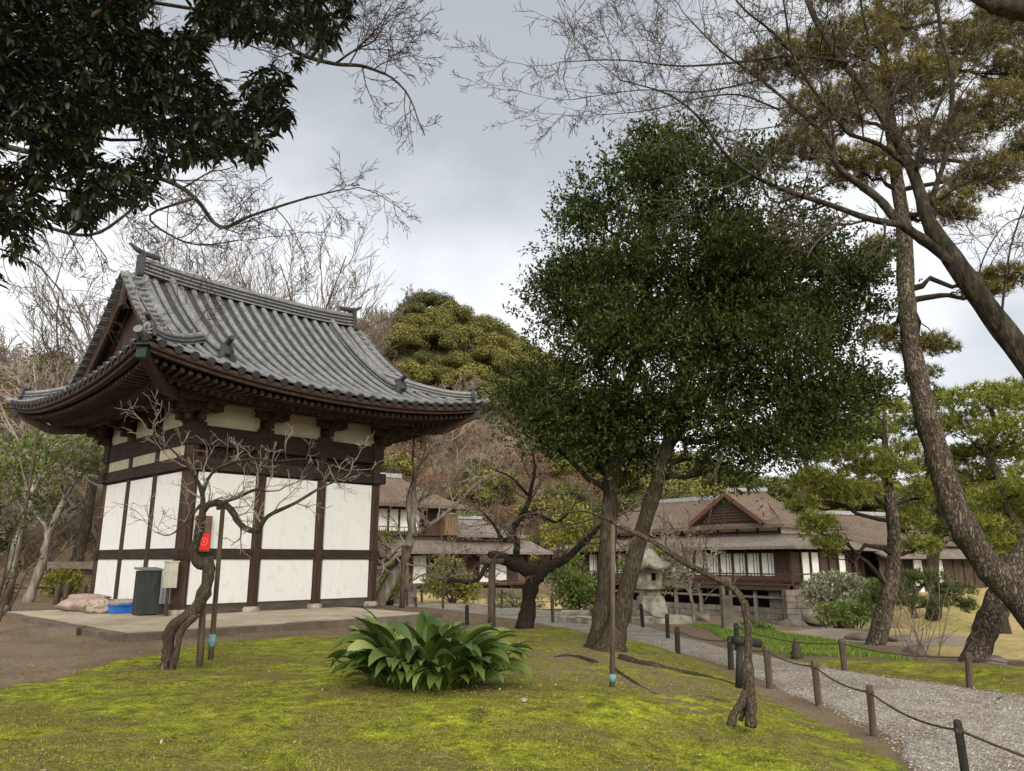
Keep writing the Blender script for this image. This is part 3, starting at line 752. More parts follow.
def roundrow(mb, P, rad=.072, n=7):
    "half-round cover tile row along points P, with a lip at each joint"
    P = np.asarray(P); L_ = np.concatenate([[0], np.cumsum(np.linalg.norm(np.diff(P, axis=0), axis=1))])
    k = max(1, int(round(L_[-1]/.30))); s = []; rr = []
    for i in range(k):
        s += [i/k*L_[-1], (i+.9)/k*L_[-1], (i+.91)/k*L_[-1]]; rr += [rad, rad*.99, rad*.95]
    s.append(L_[-1]); rr.append(rad)
    Q = np.stack([np.interp(s, L_, P[:, c]) for c in range(3)], 1)
    T = np.gradient(Q, axis=0); T /= np.linalg.norm(T, axis=1, keepdims=True)
    side = np.cross(T, [0, 0, 1.0]); side /= np.linalg.norm(side, axis=1, keepdims=True); up = np.cross(side, T)
    th = np.linspace(0, pi, n)
    jx = rng.uniform(-.009, .009, len(Q))
    V = Q[:, None] + side[:, None]*(np.cos(th)[None, :, None]*np.array(rr)[:, None, None] + jx[:, None, None]) + up[:, None]*(np.sin(th)[None, :, None]*np.array(rr)[:, None, None]*.92 + .012)
    mb.sm = False; mb.grid(V, flip=False)
    # round end disc
    e = Q[0] + up[0]*.0; th2 = np.linspace(0, 2*pi, 13)[:-1]
    mb.mi = 1
    for r0, r1, d in ((rad*1.12, rad*1.12, .0),):
        a = e[None] + side[0]*np.cos(th2)[:, None]*r0 + up[0]*np.sin(th2)[:, None]*r0 - T[0]*.035
        b = a + T[0]*.06
        i = np.arange(12); j = (i+1) % 12
        mb.add(np.concatenate([a, b, [e - T[0]*.035]]), np.concatenate([np.stack([i, j, j+12, i+12], 1), np.stack([j, i, np.full(12, 24), np.full(12, 24)], 1)]))
    mb.mi = 0
vals = np.arange(-OV + .06, LU + OV, .314)
vals = np.linspace(-OV + .08, LU + OV - .08, 28)
for sgn in (0, 1):
    fl = (lambda v: v) if sgn == 0 else (lambda v: MV - v)
    # main slope with corner triangles
    fine_u = np.linspace(-OV, LU + OV, 90)
    def vf(u):
        out_ = max(0, -VG - u, u - LU - VG)
        top = MV/2 if out_ <= 0 else min(u + 0.0, LU - u)
        return fl(-OV), fl(max(top, -OV + .001)) if out_ > 0 else fl(MV/2)
    inner = fine_u[(fine_u >= -VG) & (fine_u <= LU + VG)]
    inner = np.unique(np.concatenate([[-VG, LU + VG], inner]))
    for grp in (inner, np.linspace(-OV, -VG - .001, 10), np.linspace(LU + VG + .001, LU + OV, 10)):
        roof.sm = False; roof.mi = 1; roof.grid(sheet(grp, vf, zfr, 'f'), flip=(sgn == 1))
    roof.mi = 0
    for a in vals:
        if -VG + .02 < a < -.35 or LU + .35 < a < LU + VG - .02: 
            if not (abs(a + .55) < .16 or abs(a - LU - .55) < .16): pass
        s, e_ = vf(a)
        r = np.linspace(s, e_, 30)
        roundrow(roof, np.stack([np.full(30, a), r, zfr(np.full(30, a), r) + .01], 1))
for sgn in (0, 1):      # side skirts
    fl = (lambda u: u) if sgn == 0 else (lambda u: LU - u)
    def uf(v):
        top = min(v, MV - v)
        return fl(-OV), fl(min(max(top, -OV + .001), -.28))
    roof.mi = 1; roof.grid(sheet(np.linspace(-OV, MV + OV, 90), uf, zsd, 's'), flip=(sgn == 0))
    roof.mi = 0
    for a in np.linspace(-OV + .08, MV + OV - .08, 28):
        s, e_ = uf(a); r = np.linspace(s, e_, 16)
        roundrow(roof, np.stack([r, np.full(16, a), zsd(r, np.full(16, a)) + .01], 1))
rf = roof.build('tiled_roof', [M['tile'], M['tile_dark']], hall, local=True)
# roof underside and eave boards
mb = MB()
for sgn in (0, 1):
    U = np.linspace(-OV + .02, LU + OV - .02, 60); Tn = np.linspace(0, 1, 12)
    P = []
    for u in U:
        top = min(u, LU - u, MV/2) if (u < -.0 or u > LU) else MV/2
        top = min(MV/2, max(-OV + .02, min(u, LU - u) if (u < -VG or u > LU + VG) else MV/2))
        v = (-OV + .02) + (top + OV - .02)*Tn
        vv_ = v if sgn == 0 else MV - v
        P.append(np.stack([np.full(12, u), vv_, zfr(np.full(12, u), v) - .06], 1))
    P = np.array(P); Q = P.copy(); Q[..., 2] -= .05
    mb.slab(P, Q) if sgn else mb.slab(Q, P)
for sgn in (0, 1):
    V_ = np.linspace(-OV + .02, MV + OV - .02, 60); P = []
    for v in V_:
        top = min(max(min(v, MV - v), -OV + .02), -.3); u = (-OV + .02) + (top + OV - .02)*np.linspace(0, 1, 8)
        P.append(np.stack([u if sgn == 0 else LU - u, np.full(8, v), zsd(u, np.full(8, v)) - .06], 1))
    P = np.array(P); Q = P.copy(); Q[..., 2] -= .05
    mb.slab(P, Q)
mb.build('roof_boarding', M['wood_eave'], hall, local=True)
# eave fascia: stepped boards right behind the tile ends
mb = MB()
def rimpts(off, dz, n=60):
    out_ = []
    a = np.linspace(-OV + off, LU + OV - off, n); out_.append(np.stack([a, np.full(n, -OV + off), zfr(a, np.full(n, -OV)) + dz], 1))
    out_.append(np.stack([a, np.full(n, MV + OV - off), zfr(a, np.full(n, -OV)) + dz], 1))
    a = np.linspace(-OV + off, MV + OV - off, n); out_.append(np.stack([np.full(n, -OV + off), a, zsd(np.full(n, -OV), a) + dz], 1))
    out_.append(np.stack([np.full(n, LU + OV - off), a, zsd(np.full(n, -OV), a) + dz], 1))
    return out_
for off, dz, wd, ht in ((.06, -.075, .06, .10), (.15, -.155, .12, .09)):
    for q in rimpts(off, dz):
        for i in range(len(q)-1): 
            mb.bar(q[i], q[i+1], wd, ht)
mb.build('eave_board', M['wood'], hall, local=True)
# rafters: flying rafters (outer, near level) and base rafters behind a second fascia
mb = MB(); sp = .165
def rafter_set(n0, n1, side):
    k = int((n1-n0)/sp); 
    for a in np.linspace(n0, n1, k):
        LEN = (LU if side < 2 else MV)
        d = min(a + OV, LEN + OV - a)
        ze = float(prof(0) + rise(max(d, 0), 0))
        inn = min(a, LEN - a, 0.0)       # corner rafters stop at the hip beam
        st = -1.10
        outp, zo = -OV + .24, ze - .27
        def P(t, z):
            return {0: (a, t, z), 1: (a, MV - t, z), 2: (t, a, z), 3: (LU - t, a, z)}[side]
        e2 = max(min(inn, -.0), -OV + .3)
        zin = 4.62
        f = lambda t: zo + (zin - zo)*((t - outp)/(0 - outp))
        if e2 > outp + .1:
            mb.bar(P(outp, zo), P(max(min(e2, -.9), outp + .1), f(max(min(e2, -.9), outp + .1)) - .02), .075, .085)
        if e2 > -1.2:
            mb.bar(P(-1.25, f(-1.25) - .13), P(e2, f(e2) - .03), .08, .10)
rafter_set(-OV + .25, LU + OV - .25, 0); rafter_set(-OV + .25, LU + OV - .25, 1)
rafter_set(-OV + .25, MV + OV - .25, 2); rafter_set(-OV + .25, MV + OV - .25, 3)
mb.build('rafters', M['wood_eave'], hall, local=True)
mb = MB()
for side in range(4):      # middle fascia (kioi) between the rafter layers
    LEN = LU if side < 2 else MV; a = np.linspace(-1.25, LEN + 1.25, 40); q = []
    for x in a:
        d = min(x + OV, LEN + OV - x); z = float(prof(0) + rise(d, 0)); zo = z - .27; zz = zo + (4.62-zo)*((-1.22 + OV - .24)/(OV - .24)) - .06
        q.append({0: (x, -1.22, zz), 1: (x, MV + 1.22, zz), 2: (-1.22, x, zz), 3: (LU + 1.22, x, zz)}[side])
    for i in range(39): mb.bar(q[i], q[i+1], .09, .085)
mb.build('middle_fascia', M['wood_eave'], hall, local=True)
for (cu, cv, su, sv) in ((0, 0, -1, -1), (LU, 0, 1, -1), (0, MV, -1, 1), (LU, MV, 1, 1)):
    mb = MB(); zc = float(prof(0) + rise(0, 0))
    pts_ = [(cu + su*t, cv + sv*t, z) for t, z in ((0, 4.42), (1.15, 4.40), (1.25, 4.42), (1.86, zc - .28))]
    for i in range(3): mb.bar(pts_[i], pts_[i+1], .15, .2)
    hp = mb.build('hip_rafter', M['wood'], hall, local=True)
    mb = MB(); p = np.array(pts_[-1]); dd = nz([su, sv, .12])
    mb.bar(p - dd*.06, p + dd*.10, .19, .24); mb.box(p + dd*.04 + [0, 0, .125], (.27, .27, .03), np.array([[cos(pi/4), -sin(pi/4), 0], [sin(pi/4), cos(pi/4), 0], [0, 0, 1]]))
    mb.build('bronze_cap', M['bronze'], hp, local=True)
# gable ends
for sgn in (0, 1):
    fx = (lambda u: u) if sgn == 0 else (lambda u: LU - u)
    vv_ = np.linspace(-.3, MV + .3, 40)
    zt = zfr(np.full(40, 1.0), vv_) - .1; P = np.stack([np.full(40, fx(-.62)), vv_, zt], 1); Q = P.copy(); Q[:, 2] = 6.0 - .55
    mb = MB(); mb.slab(np.stack([P, Q]), np.stack([P, Q]) + [.06, 0, 0]); mb.build('gable_wall', M['wood'], hall, local=True)
    # barge boards follow the verge
    mb = MB(); hv = np.linspace(-VG + .02, MV/2, 26)
    for mir in (0, 1):
        v = hv if mir == 0 else MV - hv; z = zfr(np.full(26, 1.0), hv) - .07
        a = np.stack([np.full(26, fx(-VG + .04)), v, z], 1); b = a.copy(); b[:, 2] -= .30 + .05*np.abs(np.linspace(-1, 1, 26))
        mb.slab(np.stack([a, b]), np.stack([a, b]) + [(.07 if sgn == 0 else -.07), 0, 0])
        a2 = a + [(.25 if sgn == 0 else -.25), 0, -.02]; b2 = a2 - [0, 0, .22]
        mb.slab(np.stack([a2, b2]), np.stack([a2, b2]) + [(.07 if sgn == 0 else -.07), 0, 0])
    mb.box((fx(-VG + .0), MV/2, 7.3), (.07, .34, .6), tap=.5)
    mb.build('barge_board', M['wood'], hall, local=True)
    # verge: cross-laid tiles, each with its own lip and round end
    for mir in (0, 1):
        mb = MB(); n = 17; hv2 = np.linspace(-VG, MV/2, n + 1)
        for i in range(n):
            v0, v1 = hv2[i], hv2[i+1]; z0, z1 = float(zfr(1.0, v0)), float(zfr(1.0, v1))
            mv = (lambda q: q) if mir == 0 else (lambda q: MV - q)
            A = np.array([[[fx(-VG - .12), mv(v0), z0 + .07], [fx(-VG - .12), mv(v1), z1 + .035]], [[fx(-VG + .34), mv(v0), z0 + .11], [fx(-VG + .34), mv(v1), z1 + .075]]])
            mb.slab(A, A - [0, 0, .05])
            mb.tube([[fx(-VG - .14), mv(v0), z0 + .055], [fx(-VG + .3), mv(v0), z0 + .10]], .05, 8)
        mb.build('verge_tiles', [M['tile']], hall, local=True)
# ridges
def ridge_stack(mb, pts, wd, layers, lh, cap):
    "stacked flat tiles with shadow gaps painted dark and a half-round cap along a curved line"
    pts = np.asarray(pts, float); z = 0
    for i in range(layers):
        w_ = wd*(1 - .035*i) * (1.10 if i % 2 == 0 else .86); h = lh*(.45 if i % 2 == 0 else .9)
        for j in range(len(pts)-1):
            mb.mi = 0 if i % 2 == 0 else 1  # recessed courses take the dark tile, painting in the shadow between layers
            mb.bar(pts[j] + [0, 0, z + h/2], pts[j+1] + [0, 0, z + h/2], w_, h)
        z += h
    mb.mi = 0
    mb.tube(pts + [0, 0, z + cap*.25], cap, 10)
    return z + cap
def ogre(p, d, sc=1.0, parent=hall):
    "ridge-end ornament tile with its cylindrical crest tile"
    mb = MB(); d = nz([d[0], d[1], 0]); s = np.array([-d[1], d[0], 0.0]); p = np.array(p, float)
    out_ = [(-.26, -.08), (-.30, .02), (-.20, .10), (-.19, .26), (-.12, .40), (0, .46), (.12, .40), (.19, .26), (.20, .10), (.30, .02), (.26, -.08)]
    F_ = np.array([p + s*x*sc + np.array([0, 0, y*sc]) + d*.03 for x, y in out_]); B_ = F_ - d*.11*sc; c = F_.mean(0) + d*.05*sc
    n = len(out_); V = np.concatenate([F_, B_, [c], [c - d*.16]]); i = np.arange(n); j = (i+1) % n
    mb.add(V, np.concatenate([np.stack([i, j, j+n, i+n], 1), np.stack([i, j, np.full(n, 2*n), np.full(n, 2*n)], 1), np.stack([j+n, i+n, np.full(n, 2*n+1), np.full(n, 2*n+1)], 1)]))
    mb.sm = True; mb.lathe(p + d*.07*sc + np.array([0, 0, .16*sc]), [(0, -.06), (.07*sc, -.05), (.09*sc, 0), (.07*sc, .05), (0, .06)], 10)
    mb.sm = False
    mb.tube([p - d*.25*sc + [0, 0, .42*sc], p + d*.05*sc + [0, 0, .46*sc], p + d*.26*sc + [0, 0, .56*sc]], .075*sc, 10)
    return mb.build('ogre_tile', M['tile_dark'], parent, local=True)
mb = MB(); U = np.linspace(-.66, LU + .66, 25); q = np.stack([U, np.full(25, MV/2), 7.80 + .12*np.abs((U - LU/2)/(LU/2 + .66))**3], 1)
ridge_stack(mb, q, .30, 7, .072, .085)
rd = mb.build('ridge', [M['tile'], M['tile_dark']], hall, local=True)
for sg, x in ((-1, -.66), (1, LU + .66)):
    mb = MB(); mb.box((x + sg*.05, MV/2, 8.07), (.10, .42, .62)); mb.build('ridge_end_tile', M['tile_dark'], rd, local=True) if False else None
    mb = MB(); mb.box((x + sg*.03, MV/2, 8.12), (.09, .36, .60)); mb.tube([(x + sg*.02, MV/2 - .14, 7.86), (x + sg*.14, MV/2 - .14, 7.86)], .09, 10); mb.tube([(x + sg*.02, MV/2 + .14, 7.86), (x + sg*.14, MV/2 + .14, 7.86)], .09, 10)
    mb.tube([(x - sg*.4, MV/2, 8.42), (x - sg*.05, MV/2, 8.44), (x + sg*.15, MV/2, 8.50), (x + sg*.33, MV/2, 8.62)], [.07, .075, .065, .03], 8)
    mb.build('ridge_end_tile', M['tile_dark'], hall, local=True)
DR = .06       # descending ridges
for sg in (0, 1):
    fx = (lambda u: u) if sg == 0 else (lambda u: LU - u)
    for mir in (0, 1):
        mv = (lambda q: q) if mir == 0 else (lambda q: MV - q)
        hv = np.linspace(-1.02, MV/2 - .12, 22); z = zfr(np.full(22, 1.0), hv) + .03
        z = z + np.where(hv < -.6, (-.6-hv)*.12, 0)
        mb = MB(); ridge_stack(mb, np.stack([np.full(22, fx(DR)), mv(hv), z], 1), .22, 4, .06, .075); mb.build('descending_ridge', [M['tile'], M['tile_dark']], hall, local=True)
        ogre((fx(DR), mv(-1.1), float(zfr(1.0, -1.1)) + .10), (0, -1 if mir == 0 else 1), .8)
        # large verge rows
        mb = MB(); hv = np.linspace(-VG - .02 + .2, MV/2 - .05, 24)
        roundrow(mb, np.stack([np.full(24, fx(-VG + .42)), mv(hv), zfr(np.full(24, 1.0), hv) + .05], 1), .105)
        mb.build('verge_row', [M['tile'], M['tile_dark']], hall, local=True)
        # hip ridge to the corner
        t = np.linspace(-1.86, -.10, 20); zz = zfr(t, t) + .03
        zz = zz + np.clip((-1.2 - t), 0, 1)**2*.12
        mb = MB(); ridge_stack(mb, np.stack([fx(t), mv(t), zz], 1), .20, 4, .055, .07); mb.build('hip_ridge', [M['tile'], M['tile_dark']], hall, local=True)
        d = np.array([-1 if sg == 0 else 1, -1 if mir == 0 else 1])/1.414
        ogre((fx(-1.80), mv(-1.80), float(zfr(-1.8, -1.8)) + .10), d, .62)
        mb = MB(); p = np.array([fx(-1.86), mv(-1.86), float(zfr(-1.86, -1.86)) + .02]); d3 = np.array([*d, 0])
        mb.tube([p - d3*.1, p + d3*.16, p + d3*.32 + [0, 0, .06]], [.08, .085, .085], 10); mb.build('corner_tile', M['tile'], hall, local=True)
# ------------------------------------------------------------------ houses
def hframe(x, y, z, ang):
    return lambda u, v, w_=0.0: np.array([u, v, w_], float)
def roofplane(mb, eL, eR, tR, tL, sag=.12, th=.14, n=14, m=8, mi_edge=None):
    "slightly concave thick roof plane from the eave up to its top edge"
    eL, eR, tR, tL = [np.array(p, float) for p in (eL, eR, tR, tL)]
    P = np.zeros((n, m, 3))
    for i in range(n):
        a = i/(n-1); e = eL*(1-a) + eR*a; t = tL*(1-a) + tR*a
        for j in range(m):
            b = j/(m-1); P[i, j] = e*(1-b) + t*b - [0, 0, sag*4*b*(1-b)]
    Q = P - [0, 0, th]
    mb.slab(Q, P)
# great house ------------------------------------------------------
KX, KY = 284/775*40, 40.0
gz = -1.95
fa = math.atan2(.795, -.607)            # facade runs this way from the near corner
def flat(u, v, z): return (u, v, z)
gh_t = thing('great_house', (KX, KY, gz), 'long low timber house raised above the pond with a brown bark roof and paper screens', 'house', rz=fa)
# local frame: x along the facade (left in view), y to ... toward the viewer side is +y? (rotate facade dir by +90)
# facade dir f=(-.607,.795); +90deg => (-.795,-.607): toward the viewer-left; so the house body is at negative y
FLn, DP = 20.0, 7.4
zt = lambda z: z - gz
ev, wz = 1.0, 1.0
def part(name, mat, fn, parent=gh_t):
    mb = MB(); fn(mb); return mb.build(name, mat, parent, local=True)
E1, T1 = zt(2.32), zt(3.05)          # pent roof eave and top
E2, RZ = zt(3.55), zt(5.55)
def pent(mb):
    a = (0 - 0, 0, E1); 
    roofplane(mb, (0, 0, E1), (FLn, 0, E1), (FLn - 2.2, -2.2, T1), (2.2, -2.2, T1), .06, .16)
    roofplane(mb, (0, -DP - .6, E1), (0, 0, E1), (2.2, -2.2, T1), (2.2, -DP, T1), .06, .16)
part('pent_roof', M['shingle'], pent)
def upper(mb):
    roofplane(mb, (1.5, -1.5, E2), (FLn - 1.5, -1.5, E2), (FLn - 5, -5.2, RZ), (5.4, -5.2, RZ), .12, .2)
    roofplane(mb, (1.5, -8.2, E2), (1.5, -1.5, E2), (5.2, -5.2, RZ), (5.2, -5.3, RZ), .12, .2)
    roofplane(mb, (FLn - 1.5, -8.2, E2), (1.5, -8.2, E2), (5.2, -5.3, RZ), (FLn - 5, -5.3, RZ), .12, .2)
    # cross gable toward the viewer
    g0, g1, gc = 2.9, 7.7, 5.3
    roofplane(mb, (g0 - .2, -1.35, E2 + .22), (g0 - .2, -5.4, E2 + .4), (gc, -5.4, RZ + .25), (gc, -1.6, RZ - .05), .06, .16)
    roofplane(mb, (g1 + .2, -5.4, E2 + .4), (g1 + .2, -1.35, E2 + .22), (gc, -1.6, RZ - .05), (gc, -5.4, RZ + .25), .06, .16)
part('main_roof', M['hiwada'], upper)
def gab(mb):
    V = np.array([(3.1, -1.75, E2 + .18), (7.5, -1.75, E2 + .18), (5.3, -1.75, RZ - .2), (3.1, -1.9, E2 + .18), (7.5, -1.9, E2 + .18), (5.3, -1.9, RZ - .2)])
    mb.add(V, [[0, 1, 2, 2], [5, 4, 3, 3], [0, 3, 4, 1], [1, 4, 5, 2], [2, 5, 3, 0]])
    for k in range(9): mb.box((5.3, -1.72, E2 + .3 + k*.17), (max(.2, 3.8 - k*.44), .05, .06))
part('gable_wall', M['housewood'], gab)
def barge(mb):
    for s in (-1, 1):
        mb.bar((6.1, -1.5, RZ - .16), (6.1 + s*2.95, -1.28, E2 + .10), .10, .26, up=(0, 1, 0)) if False else mb.bar((5.3, -1.45, RZ - .16), (5.3 + s*2.6, -1.22, E2 + .10), .10, .24)
part('barge_board', nmat('reddish_barge_board', [(.3, (.06, .025, .018)), (.7, (.13, .06, .045))], 5), barge)
part('ridge_cap', M['ridgecap'], lambda mb: (mb.bar((5.2, -5.25, RZ + .06), (FLn - 5, -5.25, RZ + .06), .42, .26), mb.bar((5.3, -1.9, RZ + .12), (5.3, -5.6, RZ + .34), .3, .22)))
WY = -1.05     # facade wall plane
def frame(mb):
    mb.bar((wz, WY, E1 - .06), (FLn - 1, WY, E1 - .06), .2, .28); mb.bar((wz, WY, E1 - .06), (wz, -DP - 1, E1 - .06), .2, .28)
    for k in range(21):
        x = 1 + k*.925; mb.box((x, WY + .03, (zt(.2) + E1)/2), (.11, .11, E1 - zt(.2)))
    for k in range(8):
        y = WY - k*.925; mb.box((wz - .03, y, (zt(.2) + E1)/2), (.11, .11, E1 - zt(.2)))
    mb.bar((wz - .1, WY + .02, zt(2.0)), (FLn - 1, WY + .02, zt(2.0)), .1, .09)
part('timber_frame', M['housewood'], frame)
for k in range(20):
    x = 1 + k*.925
    mat_ = M['shoji'] if k < 17 and k not in (0,) else M['housewood']
    mb = MB(); mb.box((x + .4625, WY - .03, zt(1.27)), (.80, .03, 1.42)); sc = mb.build('paper_screen' if mat_ is M['shoji'] else 'board_door', mat_, gh_t, local=True)
    mb = MB(); mb.box((x + .46, WY + .0, zt(1.27)), (.03, .03, 1.42)); mb.box((x + .25, WY + .0, zt(1.27)), (.025, .025, 1.42)) ; mb.box((x + .46, WY, zt(.62)), (.8, .03, .1)); mb.build('screen_frame', M['housewood'], sc, local=True)
for k in range(6):
    y = WY - k*.925; mb = MB(); mb.box((wz + .03, y - .4625, zt(1.2)), (.03, .8, 1.6)); mb.build('board_door' if k in (0, 3, 4) else 'paper_screen', M['housewood'] if k in (0, 3, 4) else M['shoji'], gh_t, local=True)
def upband(mb):
    mb.bar((2.4, -2.4, (T1 + E2)/2 - .05), (FLn - 2.4, -2.4, (T1 + E2)/2 - .05), .1, .6); mb.bar((2.4, -2.4, (T1 + E2)/2 - .05), (2.4, -8, (T1 + E2)/2 - .05), .1, .6)
part('upper_wall', M['plaster'], upband)
def upposts(mb):
    for k in range(12): mb.box((2.4 + k*1.4, -2.35, (T1+E2)/2), (.13, .13, .6))
    mb.bar((2.3, -2.33, T1 + .1), (FLn - 2.4, -2.33, T1 + .1), .12, .14)
part('upper_posts', M['housewood'], upposts)
def ver(mb):
    mb.box((FLn/2, WY/2 - .1, zt(.32)), (FLn - 1.2, 1.25, .1)); mb.box((FLn/2, -.12, zt(.16)), (FLn - 1.2, .14, .28))
    mb.box((.85, -4.2, zt(.32)), (1.1, 7.2, .1)); mb.box((.36, -4.0, zt(.16)), (.14, 7.6, .28))
part('veranda', M['housewood'], ver)
def rail(mb):
    mb.bar((.4, -.1, zt(.86)), (FLn - .6, -.1, zt(.86)), .07, .07); mb.bar((.4, -.1, zt(.86)), (.4, -7, zt(.86)), .07, .07)
    mb.bar((.4, -.1, zt(.56)), (FLn - .6, -.1, zt(.56)), .05, .05); 
    for k in range(24): mb.box((.4 + k*.82, -.1, zt(.6)), (.05, .05, .5))
    mb.bar((.42, -.13, zt(.6)), (FLn - .6, -.13, zt(.6)), .02, .34)
part('veranda_railing', nmat('reddish_railing', [(.3, (.035, .015, .012)), (.7, (.09, .045, .036))], 5, (3, 3, 1)), rail)
def under(mb):
    for k in range(11): mb.box((1.0 + k*1.85, -.35, zt(-.9)), (.16, .16, 2.0))
    mb.bar((.5, -.35, zt(-.35)), (FLn - .5, -.35, zt(-.35)), .12, .12)
part('floor_posts', nmat('grey_floor_posts', [(.3, (.09, .08, .07)), (.7, (.2, .18, .16))], 5), under)
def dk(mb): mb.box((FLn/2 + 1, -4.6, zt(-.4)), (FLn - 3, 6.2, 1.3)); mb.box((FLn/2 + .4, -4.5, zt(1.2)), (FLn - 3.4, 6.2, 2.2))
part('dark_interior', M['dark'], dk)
def blocks(mb, o, ux, n, rows, bl, bh, dep, nx):
    o = np.array(o, float); ux = np.array(ux, float); nx = np.array(nx, float)
    for r in range(rows):
        x = -rng.uniform(0, .3)*bl
        while x < n:
            l = bl*rng.uniform(.7, 1.3); x1 = min(x + l, n); x0 = max(x, 0)
            if x1 - x0 > .08:
                c = o + ux*(x0+x1)/2 + np.array([0, 0, (r+.5)*bh]) - nx*dep/2 + nx*rng.uniform(-.02, .03)
                d = np.abs(ux)*(x1-x0-.025) + np.abs(nx)*dep + np.array([0, 0, bh - .02]); mb.box(c, d, tap=.985)
            x = x1
def sb(mb):
    blocks(mb, (.8, -.5, zt(-2.1)), (1, 0, 0), 19, 4, .75, .30, .4, (0, 1, 0))
    blocks(mb, (.8, -.5, zt(-2.1)), (0, -1, 0), 7, 7, .6, .30, .4, (-1, 0, 0)); blocks(mb, (.8, -.48, zt(-.9)), (1, 0, 0), 1.3, 3, .6, .30, .5, (0, 1, 0))
part('stone_base', M['rock'], sb)
def rearw(mb):
    for k in range(7): mb.box((2.3, -8.0 - k*.93, zt(1.2)), (.14, .14, 2.3))
    mb.box((2.5, -11, zt(1.2)), (.1, 6.6, 2.2)); mb.box((2.0, -11, zt(.3)), (1.2, 6.6, .12))
part('rear_wall', M['housewood'], rearw)
part('rear_pent_roof', M['shingle'], lambda mb: roofplane(mb, (1.0, -14.4, E1 - .05), (1.0, -8.05, E1 - .05), (3.6, -8.05, T1), (3.6, -14.4, T1), .05, .15))
part('rear_roof', M['hiwada'], lambda mb: roofplane(mb, (2.6, -14.4, E2 - .3), (2.6, -8.3, E2 - .3), (7, -8.3, RZ - .6), (7, -14.4, RZ - .6), .12, .2))
# second wing further right
wing = thing('house_wing', (KX + .795*8.5 + 3.4, KY + .607*8.5 + 3.2, -.75), 'right wing of the timber house, brown roof and dark board doors behind the pine trunk', 'house', rz=fa - pi/2 + R(-14))
def wr(mb):
    roofplane(mb, (-3.0, -1, 2.55), (9.2, -1, 2.55), (9.2 - 1.2, .7, 3.2), (-3.0, .7, 3.2), .04, .14)
part('pent_roof', M['shingle'], wr, wing)
def wr2(mb):
    roofplane(mb, (-4.6, .1, 3.5), (8.4, .1, 3.35), (5.2, 4.2, 5.35), (-4.6, 4.2, 5.35), .15, .2)
    roofplane(mb, (8.4, .1, 3.35), (8.4, 8.3, 3.5), (5.2, 4.3, 5.35), (5.2, 4.2, 5.35), .1, .2)
    roofplane(mb, (8.4, 8.3, 3.5), (-4.6, 8.3, 3.5), (-4.6, 4.3, 5.35), (5.2, 4.3, 5.35), .15, .2)
part('main_roof', M['hiwada'], wr2, wing)
part('ridge_cap', M['ridgecap'], lambda mb: mb.bar((-4.6, 4.25, 5.45), (5.2, 4.25, 5.45), .4, .25), wing)
part('upper_wall', M['plaster'], lambda mb: mb.box((2.1, .75, 3.3), (12, .1, .5)), wing)
for k in range(12):
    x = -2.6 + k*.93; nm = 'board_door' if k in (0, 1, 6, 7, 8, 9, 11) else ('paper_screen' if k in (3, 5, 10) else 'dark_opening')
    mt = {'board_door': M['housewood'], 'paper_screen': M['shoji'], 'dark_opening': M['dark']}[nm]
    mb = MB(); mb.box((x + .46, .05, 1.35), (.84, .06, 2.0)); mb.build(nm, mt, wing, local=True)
def wf(mb):
    for k in range(13): mb.box((-2.6 + k*.93, 0, 1.2), (.12, .12, 2.6))
    mb.bar((-2.8, 0, 2.45), (8.8, 0, 2.45), .14, .2); mb.box((3, -.3, .2), (11.6, 1.0, .14))
part('timber_frame', M['housewood'], wf, wing)
# two-storey house -------------------------------------------------
h1a = math.atan2(.58, .814)
h1 = thing('two_storey_house', (-10.2, 46, -.35), 'two-storey timber house beyond the hall corner with brown roof and white paper windows', 'house', rz=h1a); h1.scale = (.9, 1, 1)
def r1(mb):
    roofplane(mb, (-3, -1.1, 5.35), (9.1, -1.1, 5.35), (5.6, 2.6, 7.35), (-3, 2.6, 7.35), .12, .2)
    roofplane(mb, (9.1, -1.1, 5.35), (9.1, 6.3, 5.35), (5.6, 2.7, 7.35), (5.6, 2.6, 7.35), .12, .2)
part('main_roof', M['hiwada'], r1, h1)
part('ridge_cap', M['ridgecap'], lambda mb: mb.bar((-3, 2.65, 7.45), (5.7, 2.65, 7.45), .4, .28), h1)
part('pent_roof', M['shingle'], lambda mb: (roofplane(mb, (-3, -1.5, 2.45), (16.6, -1.5, 2.45), (16.0, .4, 3.25), (-3, .4, 3.25), .04, .14),
     roofplane(mb, (8.6, -.6, 3.55), (14.8, -.6, 3.55), (12.6, 2.2, 4.75), (8.6, 2.2, 4.75), .06, .15), roofplane(mb, (14.8, -.6, 3.55), (14.8, 5, 3.55), (12.6, 2.3, 4.75), (12.6, 2.2, 4.75), .06, .15)), h1)
part('side_ridge_cap', M['ridgecap'], lambda mb: mb.bar((8.6, 2.2, 4.85), (12.7, 2.2, 4.85), .35, .22), h1)
def up1(mb):
    mb.box((2.7, .3, 3.2), (11.2, .12, .7)); mb.box((2.7, .3, 5.2), (11.2, .12, .25)); mb.box((8.3, 2.5, 4.4), (.12, 5, 1.9)); mb.box((7.4, .3, 4.4), (1.9, .1, 2.0)); mb.box((2.7, .12, 3.52), (11, .12, .1))
    for k in range(13): mb.box((-2.4 + k*.85, .27, 4.3), (.1, .1, 1.7))
    mb.bar((-2.8, -.1, 3.95), (6.4, -.1, 3.95), .05, .05)
    for k in range(20): mb.box((-2.6 + k*.48, -.1, 3.75), (.03, .03, .4))
part('upper_frame', M['housewood'], up1, h1)
for k in range(10):
    mb = MB(); mb.box((-2.0 + k*.85, .33, 4.4), (.72, .04, 1.36)); mb.build('window', M['shoji'], h1, local=True)
